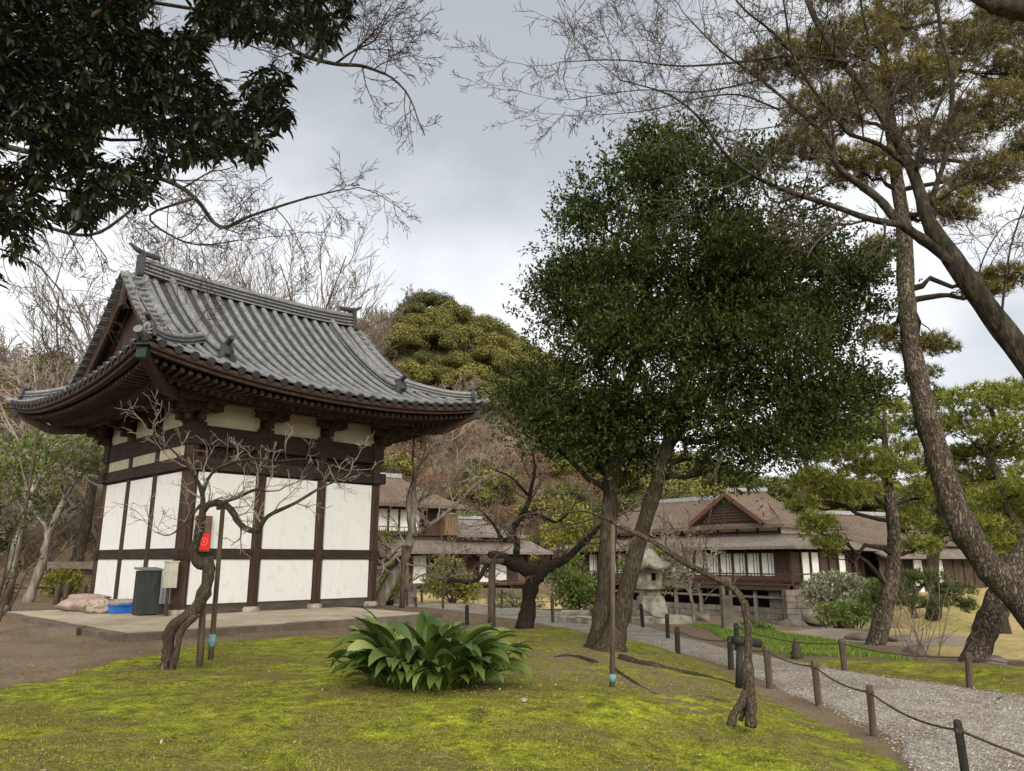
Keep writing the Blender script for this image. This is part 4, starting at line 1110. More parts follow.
part('shutter_box', M['boards'], lambda mb: (mb.box((8.15, -.15, 4.35), (1.1, .7, 1.7)), [mb.box((7.65 + q*.25, -.52, 4.35), (.02, .03, 1.7)) for q in range(5)]), h1)
def low1(mb):
    mb.box((6.5, .5, 1.2), (19, .12, 2.4))
part('ground_floor_wall', M['boards'], low1, h1)
for k, (x, wd, mt) in enumerate([(6.2, 1.0, 'shoji'), (7.6, 1.3, 'dark'), (9.0, 1.0, 'dark'), (10.6, .8, 'housewood'), (11.8, 1.0, 'shoji'), (13.2, 1.0, 'shoji'), (14.4, .8, 'housewood'), (3.9, .9, 'housewood')]):
    mb = MB(); mb.box((x, .42, 1.35), (wd, .06, 1.7)); mb.build({'shoji': 'window', 'dark': 'dark_opening', 'housewood': 'board_door'}[mt], M[mt], h1, local=True)
def lf(mb):
    for x in (3.2, 5.5, 6.9, 8.4, 9.7, 11.1, 12.5, 13.9, 15.6): mb.box((x, .38, 1.2), (.14, .14, 2.5))
    mb.box((8, .1, .35), (15, .9, .12)); mb.bar((-3, .36, 2.3), (15.8, .36, 2.3), .1, .14)
part('lower_frame', M['housewood'], lf, h1)

# ------------------------------------------------------------------ small things
def tubeobj(name, pts, rad, mat, label, cat, n=8, group=None, parent=None, sm=True, wob=0):
    mb = MB(); mb.sm = sm; mb.tube(pts, rad, n, wob=wob); o = mb.build(name, mat, parent, loc=None if parent else tuple(pts[0]))
    if parent is None: tag(o, label, cat, group)
    return o
# rope fence posts: (px, py top, px base, py base, z base, charred, label)
ORD = ['', 'second', 'third', 'fourth', 'fifth', 'sixth', 'seventh', 'eighth']
near = [(957, 720, 968, 792, .03, 1, 'black charred fence post at the lower right edge, nearest of all the posts'),
        (869, 685, 874, 736, .03, 0, 'pale brown weathered fence post, second from the bottom right corner'),
        (814, 660, 819, 706, .03, 0, 'brown fence post, third from the bottom right corner along the near path edge'),
        (766, 645, 770, 688, .04, 0, 'brown fence post just right of the log prop of the leaning plum tree'),
        (730, 636, 731, 669, .05, 1, 'dark fence post just left of the leaning plum trunk'),
        (677, 627, 678, 654, .06, 1, 'short black fence post right of the big evergreen, nearest to its surface roots'),
        (667, 614, 668, 639, .0, 1, 'thin dark fence post between the lantern and the stone pillar'),
        (641, 604, 643, 628, .0, 1, 'black fence post standing in front of the stone lantern')]
far = [(968, 652, 970, 688, .08, 0, 'brown fence post on the far path bank beneath the two crossing pine trunks'),
       (841, 639, 845, 671, .05, 0, 'brown fence post on the far bank at the right end of the green patch'),
       (736, 623, 737, 650, .02, 1, 'dark fence post behind the log prop, on the far path bank')]
mid = [(552, 598, 553, 623, .02, 0, 'slim brown post right of the dark gnarled plum trunk'),
       (502, 590, 502, 609, .0, 0, 'thin post just right of the wooden prop under the gnarled plum'),
       (467, 605, 467, 622, .05, 1, 'black stub post behind the broad-leaved clump'),
       (443, 588, 443, 609, .0, 0, 'reddish brown post in front of the rounded yellow green shrub'),
       (421, 584, 422, 603, .0, 0, 'thick grey post left of the rounded yellow green shrub'),
       (416, 597, 416, 609, .0, 0, 'short dark post in the group near the hall platform end'),
       (407, 588, 407, 606, .0, 0, 'slim post nearest to the right end of the hall platform')]
def post(px0, py0, px1, py1, z, blk, lab):
    b = G(px1, py1, z); b[2] = gh(b[0], b[1]); z = b[2]
    b = G(px1, py1, z)
    t = W(px0, py0, b[1]*.998); r = 3.3/FPX*b[1]; r = min(max(r, .030), .046)
    p = thing('fence_post', b, lab, 'post', 'posts of the rope fences')
    mb = MB(); d = nz(t - b); mb.tube([b - d*.12, b + (t-b)*.5, t - d*.02, t], [r, r*.97, r*.95, r*.72], 9, wob=.03)
    mb.build('shaft', M['post_black'] if blk else M['post'], p)
    mb = MB(); q = b + (t-b)*.86; mb.tube([q - d*.014, q + d*.014], [r*1.12]*2, 9); mb.build('rope_tie', M['rope'], p)
    return q
nearq = [post(*p) for p in near]; farq = [post(*p) for p in far]; midq = [post(*p) for p in mid]
def ropeobj(Q, lab, sag=.10):
    pts = []
    for i in range(len(Q)-1):
        L_ = np.linalg.norm(Q[i+1]-Q[i])
        for t in np.linspace(0, 1, 9)[:-1]: pts.append(Q[i]*(1-t) + Q[i+1]*t - [0, 0, 4*t*(1-t)*sag*L_*.35])
    pts.append(Q[-1]); mb = MB(); mb.sm = True; mb.tube(pts, .009, 6); tag(mb.build('rope', M['rope'], loc=tuple(Q[0])), lab, 'rope', 'ropes between the fence posts')
q0 = nearq[0] + (nearq[0] - nearq[1])*np.array([.9, .9, 0]) + [.9, -.3, -.1]
ropeobj([q0] + nearq[:6], 'dark rope sagging from post to post along the near edge of the gravel path')
qf = farq[0] + np.array([3.5, -1.6, 0])
ropeobj([qf] + farq, 'thin dark rope strung along the bank on the far side of the gravel path')
ropeobj(nearq[6:8] + [G(575, 617, .5)], 'thin rope between the dark posts in front of the stone lantern')
ropeobj(midq[0:2], 'thin rope between the slim posts near the gnarled plum', .05)
# small cone-shaped stub on the bank
b = G(797, 659, .0); mb = MB(); mb.sm = True
mb.lathe(b, [(.0, -.02), (.10, 0), (.085, .06), (.10, .08), (.065, .15), (.075, .17), (.04, .26), (.02, .34), (0, .36)], 12); tag(mb.build('tree_stub', M['cone'], loc=tuple(b)), 'small dark pointed stub on the bank at the path edge beside the bright green patch', 'stub')

# bin, box, red cabinet, sacks, crate
bb = HL(0, 0); 
def onplat(px, py): g = G(px, py, Z0); return g
b0 = onplat(144.5, 615); bn = thing('metal_locker', b0, 'dark grey metal bin with a slanted lid beside the hall corner', 'bin', rz=YAW)
mb = MB(); mb.box((0, 0, .47), (.42, .40, .90), tap=.99); 
for k in range(4): mb.box((-.21, -.15 + k*.1, .48), (.012, .02, .82))
for k in range(5): mb.box((-.16 + k*.08, -.20, .48), (.02, .012, .82))
mb.build('body', M['bin'], bn, local=True); bn.scale = (.93, .93, .96)
mb = MB(); V = np.array([(-.24, -.235, .921), (.24, -.235, .921), (.24, .235, .95), (-.24, .235, .95), (-.24, -.235, .945), (.24, -.235, .945), (.24, .235, .99), (-.24, .235, .99)])
mb.add(V, [[3,2,1,0],[4,5,6,7],[0,1,5,4],[1,2,6,5],[2,3,7,6],[3,0,4,7]]); mb.build('lid', nmat('pale_grey_lid', [(.3, (.09, .10, .10)), (.7, (.17, .18, .175))], 5, rough=.6), bn, local=True)
for k in (-1, 1): mb = MB(); mb.box((k*.16, 0, .01), (.06, .36, .04)); mb.build('foot', M['bin'], bn, local=True)
p = onplat(166.5, 616); ut = thing('utility_box', p, 'beige electric box on a short pipe beside the front hall column', 'electric box', rz=YAW)
mb = MB(); mb.box((0, 0, .80), (.18, .26, .50)); mb.box((-.0, 0, 1.065), (.21, .29, .03)); mb.build('case', M['utility'], ut, local=True)
mb = MB(); mb.tube([(0, .05, -.02), (0, .05, .56)], .04, 8); mb.tube([(-.02, -.06, .56), (-.05, -.07, .35), (-.02, -.1, .22), (.05, -.12, .3)], .015, 6); mb.build('pipe', M['housewood'], ut, local=True)
p = HL(.30, -.20, 1.27); rb = thing('extinguisher_cabinet', p, 'brown cabinet with a red lower panel fixed to the white wall behind the old plum', 'cabinet', rz=YAW)
mb = MB(); mb.box((0, 0, .37), (.30, .14, .74)); mb.build('case', M['boxbrown'], rb, local=True)
mb = MB(); mb.box((.0, -.075, .20), (.24, .02, .34)); rp = mb.build('red_panel', M['red'], rb, local=True)
mb = MB(); th = np.linspace(0, 2*pi, 25)
for r0_, r1_ in ((.085, .062),):
    P = np.array([[[r0_*cos(t), -.0865, .2 + r0_*sin(t)], [r1_*cos(t), -.0865, .2 + r1_*sin(t)]] for t in th]); Qq = P - [0, .004, 0]; mb.slab(P, Qq)
mb.box((0, -.0885, .205), (.045, .004, .07), tap=.4); mb.build('flame_mark', nmat('mark_red', [(.3, (.75, .10, .08)), (.7, (.85, .16, .13))], 6), rp, local=True)
# sacks
def lump(mb, c, d, rz, seed, n=26, m=14, rough=.16):
    th = np.linspace(0, 2*pi, n); ph = np.linspace(0, pi, m); T_, Ph = np.meshgrid(th, ph, indexing='ij')
    x = np.cos(T_)*np.sin(Ph); y = np.sin(T_)*np.sin(Ph); z = np.cos(Ph)
    k = 1 + fbm(x*2.2 + seed*7.3 + 50, y*2.2 + z*2.7 + seed*3.1 + 50, 4)*rough*2
    k[-1] = k[0]
    P = np.stack([x*k*d[0]/2, y*k*d[1]/2, np.maximum(z*k*d[2]/2, -d[2]*.38)], -1); c_, s_ = cos(rz), sin(rz)
    P = np.stack([P[..., 0]*c_ - P[..., 1]*s_, P[..., 0]*s_ + P[..., 1]*c_, P[..., 2]], -1) + np.array(c); mb.sm = True; mb.grid(P, flip=False)
b = onplat(84, 611); mb = MB(); lump(mb, b + [0, 0, .12], (1.1, .6, .34), .2, 1); lump(mb, b + [-.05, .2, .28], (.9, .4, .16), .1, 2); tag(mb.build('sandbag', M['sack'], loc=tuple(b)), 'faded pinkish sack lying at the left end of the pile against the hall wall', 'sack', 'sacks beside the hall')
b = onplat(104, 612.5); mb = MB(); lump(mb, b + [0, 0, .12], (.8, .55, .32), -.2, 5, rough=.3); lump(mb, b + [.25, .15, .2], (.7, .4, .14), .3, 6); tag(mb.build('sandbag', nmat('patched_sacking', [(.35, (.12, .09, .07)), (.5, (.36, .30, .25)), (.65, (.20, .15, .12))], 9, rough=.95, bump=.6), loc=tuple(b)), 'patchy grey brown sack beside the blue crate', 'sack', 'sacks beside the hall')
b = onplat(124, 613); cr_ = thing('plastic_crate', b, 'flat blue plastic crate between the sacks and the grey bin', 'crate', rz=YAW)
mb = MB()
for c_, d_ in (((0, 0, .02), (.5, .36, .03)), ((-.25, 0, .09), (.03, .36, .17)), ((.25, 0, .09), (.03, .36, .17)), ((0, -.18, .09), (.53, .03, .171)), ((0, .18, .09), (.53, .03, .171))): mb.box(c_, d_)
mb.build('tub', M['bluecrate'], cr_, local=True); mb = MB()
for c_, d_ in (((-.26, 0, .165), (.06, .42, .02)), ((.26, 0, .165), (.06, .42, .02)), ((0, -.195, .165), (.46, .05, .0201)), ((0, .195, .165), (.46, .05, .0201))): mb.box(c_, d_)
mb.build('rim', M['bluecrate'], cr_, local=True)
# kerb block on bare soil
b = G(55, 637, .36); mb = MB(); mb.box((*b[:2], b[2] + .04), (.85, .42, .24), np.array([[cos(.1), -sin(.1), 0], [sin(.1), cos(.1), 0], [0, 0, 1]]), tap=.94)
tag(mb.build('stone_block', M['kerb'], loc=tuple(b)), 'flat brown stone block lying on bare soil left of the hall platform', 'stone block')
# leaning pole at far left
a = G(8, 617, .38); t = W(38, 428, a[1]*1.02)
po = thing('bamboo_pole', a, 'thin dark pole leaning beneath the far left roof corner', 'pole'); mb = MB(); mb.sm = True; mb.tube([a - nz(t-a)*.1, (a+t)/2 + [.03, 0, 0], t], [.032, .028, .018], 8); mb.build('shaft', M['bamboo'], po)
mb = MB()
for k in range(1, 9): q = a + (t-a)*k/9; mb.tube([q - [0, 0, .012], q + [0, 0, .012]], .034 - k*.0012, 8)
mb.build('node_rings', M['bamboo'], po)

# stone lantern ---------------------------------------------------
b = G(651, 613, .12); b[2] = .12; S = b[1]/23.3
ln = thing('stone_lantern', b, 'tall weathered stone lantern with a curved hexagonal cap on stone slabs', 'stone lantern')
def hexl(name, prof_, n=6, ph=0, mt='stone', off=(0, 0)):
    mb = MB(); mb.lathe((b[0] + off[0]*S, b[1] + off[1]*S, b[2]), [(r*S, z*S) for r, z in prof_], n, ph); return mb.build(name, M[mt], ln)
hexl('base', [(0, -.1), (.56, -.1), (.55, .05), (.50, .30), (.46, .46), (.40, .50), (0, .50)], 4, pi/4 + .1)
hexl('shaft', [(0, .48), (.33, .48), (.31, .60), (.35, .66), (.45, .70), (.45, .78), (0, .78)], 12)
mb = MB()      # fire box: six corner piers, sill and lintel, so its openings are real
cb = np.array([b[0], b[1], b[2]])
for k in range(6):
    t = k*pi/3 + .3; mb.box(cb + np.array([.32*cos(t), .32*sin(t), 1.03])*S, np.array([.13, .13, .44])*S, np.array([[cos(t), -sin(t), 0], [sin(t), cos(t), 0], [0, 0, 1]]))
mb.lathe(cb, [(0, .76*S), (.42*S, .76*S), (.42*S, .9*S), (.36*S, .93*S), (0, .93*S)], 6, .3); mb.lathe(cb, [(0, 1.16*S), (.37*S, 1.16*S), (.38*S, 1.28*S), (0, 1.28*S)], 6, .3)
for k in (0, 2, 3, 5): t = (k + .5)*pi/3 + .3; mb.box(cb + np.array([.27*cos(t), .27*sin(t), 1.03])*S, np.array([.06, .26, .3])*S, np.array([[cos(t), -sin(t), 0], [sin(t), cos(t), 0], [0, 0, 1]]))
mb.build('fire_box', M['stone'], ln)
mb = MB()      # cap with upswept corners
prof_ = [(.0, 1.26), (.66, 1.24), (.70, 1.30), (.68, 1.36), (.46, 1.48), (.28, 1.66), (.17, 1.82), (.14, 1.86), (0, 1.86)]
P = []
for r, z in prof_:
    row = []
    for j in range(37):
        t = j*2*pi/36; c6 = abs(((t - .3)/(pi/3)) % 1 - .5)*2      # 1 at the corners
        rr = r*(cos(pi/6)/max(cos(((t - .3) % (pi/3)) - pi/6), .1))*1.0 if r > .1 else r
        row.append([b[0] + rr*1.08*cos(t)*S, b[1] + rr*1.08*sin(t)*S, b[2] + (z + .13*max(0, r - .4)/.3*c6**3)*S])
    P.append(row)
mb.grid(np.array(P), flip=True); mb.build('cap', M['stone'], ln)
mb = MB(); mb.sm = True; mb.lathe(cb, [(0, 1.84*S), (.15*S, 1.85*S), (.13*S, 1.91*S), (.17*S, 1.96*S), (.16*S, 2.06*S), (.08*S, 2.15*S), (.0, 2.2*S)], 14); mb.build('finial', M['stone'], ln)
# slabs round the lantern
def slabst(px0, py0, px1, py1, z, h, dy, lab, cat='stone slab', name='stone_slab'):
    a = G(px0, py0, z); c = G(px1, py1, z); d = nz((c - a)*[1, 1, 0]); n_ = np.array([-d[1], d[0], 0])
    mb = MB(); m_ = (a + c)/2 + n_*dy/2; L_ = np.linalg.norm(c-a)
    mb.box((m_[0], m_[1], z - h/2), (L_, dy, h), np.array([[d[0], n_[0], 0], [d[1], n_[1], 0], [0, 0, 1]]), tap=.985)
    tag(mb.build(name, M['stone'], loc=(m_[0], m_[1], z - h)), lab, cat, 'slabs round the stone lantern')
slabst(557, 617, 600, 620, .14, .16, .8, 'long flat grey stone slab left of the big evergreen trunks, beside the path')
slabst(560, 612.5, 632, 613, .16, .18, 1.2, 'low stone slab behind the big evergreen trunks, next to the lantern mound')
slabst(632, 617.5, 692, 617, .13, .18, .9, 'flat kerb slab in front of the stone lantern base')
g_ = G(622, 616, .1); mb = MB(); lump(mb, g_, (1.7, 1.1, .55), 0, 3); tag(mb.build('rock', M['stone_dark'], loc=tuple(g_)), 'dark low rock mound between the evergreen trunks and the stone lantern', 'rock', 'garden rocks')
# stone pillar
b = G(728, 630, -.02); pl = thing('stone_pillar', b, 'square weathered stone pillar with a dark notch standing on the yellow grass', 'stone pillar')
mb = MB(); hh = W(728, 577, b[1])[2] - b[2]; s_ = 11.5/FPX*b[1]/1.2
mb.box(b + [0, 0, hh*.31], (s_, s_, hh*.68)); mb.box(b + [-s_*.35, 0, hh*.75], (s_*.3, s_, hh*.22)); mb.box(b + [s_*.35, 0, hh*.75], (s_*.3, s_, hh*.22)); mb.box(b + [0, s_*.3, hh*.75], (s_*.42, s_*.35, hh*.22)); mb.box(b + [0, 0, hh*.93], (s_*1.02, s_*1.02, hh*.145))
mb.build('shaft', M['rock'], pl); mb = MB(); mb.box(b + [0, s_*.05, hh*.75], (s_*.4, s_*.1, hh*.2)); mb.build('notch', M['dark'], pl)
# rocks
for i, (px, py, z, d, lab) in enumerate([(930, 606, -.1, (.8, .5, .35), 'small dark rock lying on the tan lawn between the pines'), (918, 652, -.08, (.7, .4, .2), 'flat rock on the lawn left of the leaning pine base'), (994, 664, -.02, (.5, .35, .2), 'small stone on the bank right of the leaning pine base'),
        (866, 640, -.3, (1.0, .5, .25), 'reddish flat rock by the shore left of the middle pine base'), (905, 641, -.25, (.8, .4, .2), 'flat rock just right of the middle pine base'), (818, 621, -1.0, (1.6, 1.0, .9), 'large mossy rock at the pond corner below the pale shrub'), (845, 624, -.8, (1.4, .9, .7), 'dark rock below the pale clipped shrub, right of the mossy rock'),
        (700, 622, -.15, (.9, .6, .4), 'small pale rock left of the stone pillar'), (790, 627, -1.2, (1.2, .8, .5), 'low dark rock at the foot of the stone base of the great house')]):
    g_ = G(px, py, z); mb = MB(); lump(mb, g_ + [0, 0, d[2]*.15], d, i*.7, i + 11); tag(mb.build('rock', M['rock'], loc=tuple(g_)), lab, 'rock', 'garden rocks')
mb = MB()
g_ = G(818, 606, -.6); blocks(mb, (g_[0] - 1.0, g_[1] + 1.5, -2.0), (1, 0, 0), 2.6, 7, .7, .3, .6, (0, -1, 0)); tag(mb.build('stone_steps_wall', M['rock'], loc=(g_[0], g_[1] + 1.5, -2.0)), 'rough stacked stone wall at the right foot of the great house', 'stone wall')
g_ = G(388, 603, .05); mb = MB(); blocks(mb, (g_[0] - .9, g_[1], 0), (1, 0, 0), 1.9, 3, .6, .24, .5, (0, -1, 0)); tag(mb.build('stone_wall', M['rock'], loc=tuple(g_)), 'low grey stone wall visible past the right corner of the hall', 'stone wall')
# far-left low bench roof and posts
g_ = G(92, 597, .45); bs = thing('log_shelter', g_, 'low thatched shelter on dark posts behind the yellow shrub at left', 'shelter')
s_ = g_[1]/775
mb = MB(); mb.bar(g_ + [-2.0, 1.5, .98], g_ + [2.4, 1.2, .90], 1.3, .22); mb.build('roof', M['shingle'], bs); mb = MB(); mb.bar(g_ + [-2.0, 1.5, .77], g_ + [2.4, 1.2, .69], 1.1, .16); mb.build('beam', M['wood'], bs)
for x in (-1.7, .2, 2.1): mb = MB(); mb.tube([g_ + [x, 1.4, -.2], g_ + [x, 1.4, .74]], .09, 8); mb.build('post', M['post'], bs)
for i, (px, py, h, lab) in enumerate([(56, 606, .55, 'dark post left of the yellow clipped shrub behind the platform'), (65, 606, .62, 'dark post right of the yellow clipped shrub stem, behind the platform'), (5, 607, .5, 'dark stub post at the far left edge, behind the leaning pole'), (83, 600, .45, 'grey post right of the yellow shrub near the sacks')]):
    g_ = G(px, py, .42); tubeobj('garden_post', [g_ - [0, 0, .1], g_ + [0, 0, h*.9], g_ + [0, 0, h]], [.085, .08, .06], M['post'], lab, 'post', group='garden posts at left')
mb = MB(); a = G(-30, 603, .42); c = G(60, 602, .42); mb.tube([a + [0, 0, .4], c + [0, 0, .4]], .03, 7); tag(mb.build('bamboo_rail', M['bamboo'], loc=tuple(a)), 'thin horizontal bamboo rail behind the platform at left', 'rail')
# ------------------------------------------------------------------ vegetation kit
def unit(A): return A/(np.linalg.norm(A, axis=-1, keepdims=True) + 1e-12)
def leafquads(mb, C, D, N_, L_, W_, bend=.15):
    "one folded diamond leaf per row"
    C = np.asarray(C); n = len(C); L_ = np.broadcast_to(L_, (n,))[:, None]; W_ = np.broadcast_to(W_, (n,))[:, None]
    D = unit(D); S = unit(np.cross(D, N_)); U = np.cross(S, D)
    mid = C + D*L_*.45 + U*L_*bend
    V = np.stack([C, mid + S*W_/2, C + D*L_, mid - S*W_/2], 1).reshape(-1, 3)
    F = np.arange(4*n).reshape(n, 4); mb.add(V, F)
def bigleaves(mb, C, D, N_, L_, W_, droop=.25):
    "long leaves with a midrib fold and a drooping tip: six-vertex, four faces"
    n = len(C); L_ = np.broadcast_to(L_, (n,))[:, None]; W_ = np.broadcast_to(W_, (n,))[:, None]
    D = unit(D); S = unit(np.cross(D, N_)); U = np.cross(S, D)
    m1 = C + D*L_*.35 + U*L_*.02; m2 = C + D*L_*.7 - U*L_*droop*.3
    V = np.stack([C, m1 + S*W_*.5 + U*W_*.12, m1, m1 - S*W_*.5 + U*W_*.12, m2 + S*W_*.42 + U*W_*.08, m2, m2 - S*W_*.42 + U*W_*.08, C + D*L_*.98 - U*L_*droop], 1).reshape(-1, 3)
    b = (np.arange(n)*8)[:, None]
    mb.add(V, np.concatenate([b + q for q in ([0, 1, 2, 2], [0, 2, 3, 3], [1, 4, 5, 2], [2, 5, 6, 3], [4, 7, 5, 5], [5, 7, 6, 6])]))
def rdir(n): return unit(rng.normal(size=(n, 3)))
def shootleaves(mb, P, D, per, L_, W_, span, spread=.9, up=.3, big=False, droop=.2):
    "leaves set along short shoots starting at P in direction D"
    n = len(P); idx = np.repeat(np.arange(n), per); t = rng.random(n*per)
    C = P[idx] + D[idx]*(t*span)[:, None] + rng.normal(size=(n*per, 3))*span*.06
    DD = D[idx]*.8 + rdir(n*per)*spread; NN = rdir(n*per)*.6 + [0, 0, 1.0]
    DD[:, 2] += up*.3
    l = L_*rng.uniform(.7, 1.25, n*per); w_ = W_*rng.uniform(.75, 1.2, n*per)
    (bigleaves if big else leafquads)(mb, C, DD, NN, l, w_, droop) if big else leafquads(mb, C, DD, NN, l, w_)
def lobepts(lobes, n, power=.42, seed_up=0.0):
    "points spread in the outer part of ellipsoid lobes: (centre, radii)"
    vol = np.array([np.prod(l[1])**(2/3) for l in lobes]); k = rng.choice(len(lobes), n, p=vol/vol.sum())
    d = rdir(n); r = rng.random(n)**power
    C = np.array([l[0] for l in lobes])[k]; Rr = np.array([l[1] for l in lobes])[k]
    return C + d*r[:, None]*Rr, unit(d/Rr)
def branchline(a, b, sag=0, n=6, wob=.06):
    a = np.asarray(a, float); b = np.asarray(b, float); L_ = np.linalg.norm(b - a); t = np.linspace(0, 1, n)[:, None]
    P = a*(1-t) + b*t + rng.normal(size=(n, 3))*wob*L_*np.sin(np.pi*t)*.5; P[:, 2] += (sag*L_*4*t*(1-t))[:, 0]
    return P
RS = [1.0]
def grow(mb, p, d, r, L_, lv, wander=.22, trop=.05, kids=5, ratio=.62, ang=(.5, 1.0), seg=.3, r_end=.35, planar=None, start=.2, tips=None, rk=.6, minr=.0035):
    n = max(3, int(L_/seg) + 1); P = [np.array(p, float)]; d = nz(d); st_ = L_/n; ds = [d]
    for i in range(n):
        d = d + rng.normal(size=3)*wander
        if planar is not None: d[1] *= planar
        d[2] += trop; d = nz(d); P.append(P[-1] + d*st_); ds.append(d)
    R_ = np.linspace(r, max(r*r_end, minr), n+1)
    mb.tube(P, R_, 7 if r > .05 else (5 if r > .015 else 3), cap=False)
    if lv <= 0:
        if tips is not None: tips.append((P[-1], d)); 
        return
    for k in range(kids):
        t = start + (1-start)*(k + rng.uniform(.1, .9))/kids; j = min(int(t*n), n)
        q = P[j]; dj = ds[j]; a = rng.uniform(*ang); ax = nz(np.cross(dj, rng.normal(size=3)))
        nd = dj*cos(a) + np.cross(ax, dj)*sin(a) + 0*ax
        grow(mb, q, nd, max(R_[j]*rk, minr), L_*ratio*rng.uniform(.7, 1.15)*(1 - .35*t), lv-1, wander, trop, kids, ratio, ang, seg*.75, r_end, planar, start, tips, rk, minr)
    if tips is not None: tips.append((P[-1], d))
def pixpath(pts, k=4):
    "(px, py, Y, radius_px) -> smooth world path and radii"
    P = [W(x, y, Y) for x, y, Y, r in pts]; Rd = [r/FPX*Y*RS[0] for x, y, Y, r in pts]
    S = smooth(P, k); R_ = np.interp(np.linspace(0, 1, len(S)), np.linspace(0, 1, len(Rd)), Rd)
    return S, R_
def tufts(mb, P, D, k=16, L_=.13, w_=.007, spread=1.0):
    "pine needle tufts: k thin tapering needles radiating from each point"
    n = len(P); idx = np.repeat(np.arange(n), k)
    dd = unit(D[idx]*.75 + rdir(n*k)*spread); S = unit(np.cross(dd, rdir(n*k)))
    l = (L_*rng.uniform(.7, 1.2, n*k))[:, None]; b = P[idx] - D[idx]*(rng.random(n*k)*.10)[:, None]
    V = np.stack([b - S*w_/2, b + S*w_/2, b + dd*l], 1).reshape(-1, 3); F = np.arange(3*n*k).reshape(-1, 3)
    mb.add(V, F)

LM = {}
LM['ever'] = leafmat('evergreen_leaf', [(0, (.018, .030, .007)), (.5, (.040, .060, .012)), (.85, (.078, .10, .022)), (1, (.12, .14, .038))], rough=.55, trans=.3, spec=.25)
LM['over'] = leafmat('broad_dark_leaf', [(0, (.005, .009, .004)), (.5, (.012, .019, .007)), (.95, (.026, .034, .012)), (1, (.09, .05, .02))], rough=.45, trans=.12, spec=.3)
LM['asp'] = leafmat('lily_leaf', [(0, (.035, .065, .012)), (.5, (.060, .098, .018)), (.85, (.115, .16, .036)), (.97, (.22, .26, .09)), (1, (.36, .29, .12))], rough=.36, trans=.2, spec=.45)
LM['pine_g'] = leafmat('pine_needles_green', [(0, (.07, .09, .012)), (.6, (.19, .215, .028)), (1, (.34, .35, .06))], rough=.6, trans=.3)
LM['pine_d'] = leafmat('pine_needles_dark', [(0, (.035, .052, .014)), (.6, (.085, .11, .028)), (1, (.18, .20, .055))], rough=.6, trans=.3)
LM['pine_b'] = leafmat('pine_needles_bronze', [(0, (.045, .046, .012)), (.5, (.125, .112, .028)), (.8, (.23, .19, .045)), (1, (.36, .30, .08))], rough=.6, trans=.35)
LM['light'] = leafmat('fresh_green_leaf', [(0, (.06, .10, .022)), (.6, (.15, .20, .045)), (1, (.28, .32, .09))], rough=.5, trans=.35)
LM['yellow'] = leafmat('yellow_green_leaf', [(0, (.10, .12, .02)), (.6, (.24, .25, .045)), (1, (.42, .40, .10))], rough=.5, trans=.35)
LM['grey'] = leafmat('grey_green_leaf', [(0, (.10, .12, .06)), (.6, (.22, .23, .14)), (1, (.36, .35, .25))], rough=.6, trans=.2)
LM['hy'] = leafmat('hill_yellow_green', [(0, (.050, .055, .014)), (.45, (.125, .122, .026)), (.8, (.22, .195, .038)), (1, (.32, .27, .055))], rough=.6, trans=.2, vary=.3)
LM['hd'] = leafmat('hill_dark_green', [(0, (.035, .042, .012)), (.5, (.085, .09, .022)), (1, (.16, .16, .04))], rough=.6, trans=.2, vary=.35)
LM['hr'] = leafmat('hill_russet', [(0, (.09, .045, .025)), (.5, (.20, .10, .06)), (1, (.32, .20, .12))], rough=.7, trans=.3, vary=.4)
LM['hb'] = nmat('hill_bare_twig', [(.3, (.11, .088, .07)), (.7, (.27, .23, .19))], .3, rough=.9)

def treething(name, base, label, cat='tree', group=None): return thing(name, base, label, cat, group)

# ------------------------------------------------------------------ the big evergreen in the middle
base = W(606, 652, 11.6); base[2] = gh(base[0], base[1]) - .02
ev_t = treething('evergreen_tree', base, 'big dense evergreen tree with two leaning trunks standing in the middle of the moss')
mb = MB(); mb.sm = True
t1, r1_ = pixpath([(598, 656, 11.7, 17), (601, 632, 11.7, 11), (604, 600, 11.75, 8.8), (607, 560, 11.8, 8.3), (609, 520, 11.9, 8.2), (613, 465, 12.0, 7.6), (622, 410, 12.1, 6.5), (640, 340, 12.2, 7.5), (650, 260, 12.2, 5), (655, 180, 12.2, 2.5)])
t1[0] += [0, 0, -.15]; mb.tube(t1, r1_, 12, wob=.07)
t2, r2_ = pixpath([(609, 656, 11.5, 17), (617, 625, 11.5, 10.5), (628, 585, 11.5, 9), (642, 530, 11.45, 8.2), (658, 480, 11.4, 7.4), (674, 420, 11.35, 7), (686, 360, 11.3, 6.3), (700, 300, 11.3, 7), (712, 220, 11.3, 4), (718, 160, 11.3, 2)])
t2[0] += [0, 0, -.15]; mb.tube(t2, r2_, 12, wob=.07)
mb.build('trunk', M['bark_oak'], ev_t)
LB = [((640, 195, 12.2), 62), ((695, 195, 11.3), 62), ((755, 235, 10.9), 62), ((600, 255, 12.0), 62), ((680, 270, 11.2), 90), ((762, 305, 11.2), 78), ((830, 288, 11.4), 44), ((842, 345, 11.6), 38), ((570, 320, 12.2), 52),
      ((620, 345, 11.0), 72), ((560, 395, 12.0), 55), ((545, 430, 11.8), 40), ((600, 430, 11.6), 50), ((730, 370, 10.8), 85), ((812, 385, 11.4), 48), ((700, 430, 11.3), 68), ((775, 425, 11.3), 50), ((735, 460, 11.2), 36), ((640, 440, 12.6), 50), ((780, 262, 12.6), 50), ((690, 330, 13.2), 95), ((650, 150, 11.8), 28), ((590, 205, 12.1), 30), ((545, 290, 12.0), 24), ((690, 140, 11.6), 26), ((870, 265, 11.4), 26), ((880, 390, 11.4), 20), ((822, 240, 11.5), 26), ((862, 300, 11.4), 34), ((835, 425, 11.4), 34), ((742, 165, 11.3), 34)]
lobes = []; mbb = MB(); mbb.sm = True
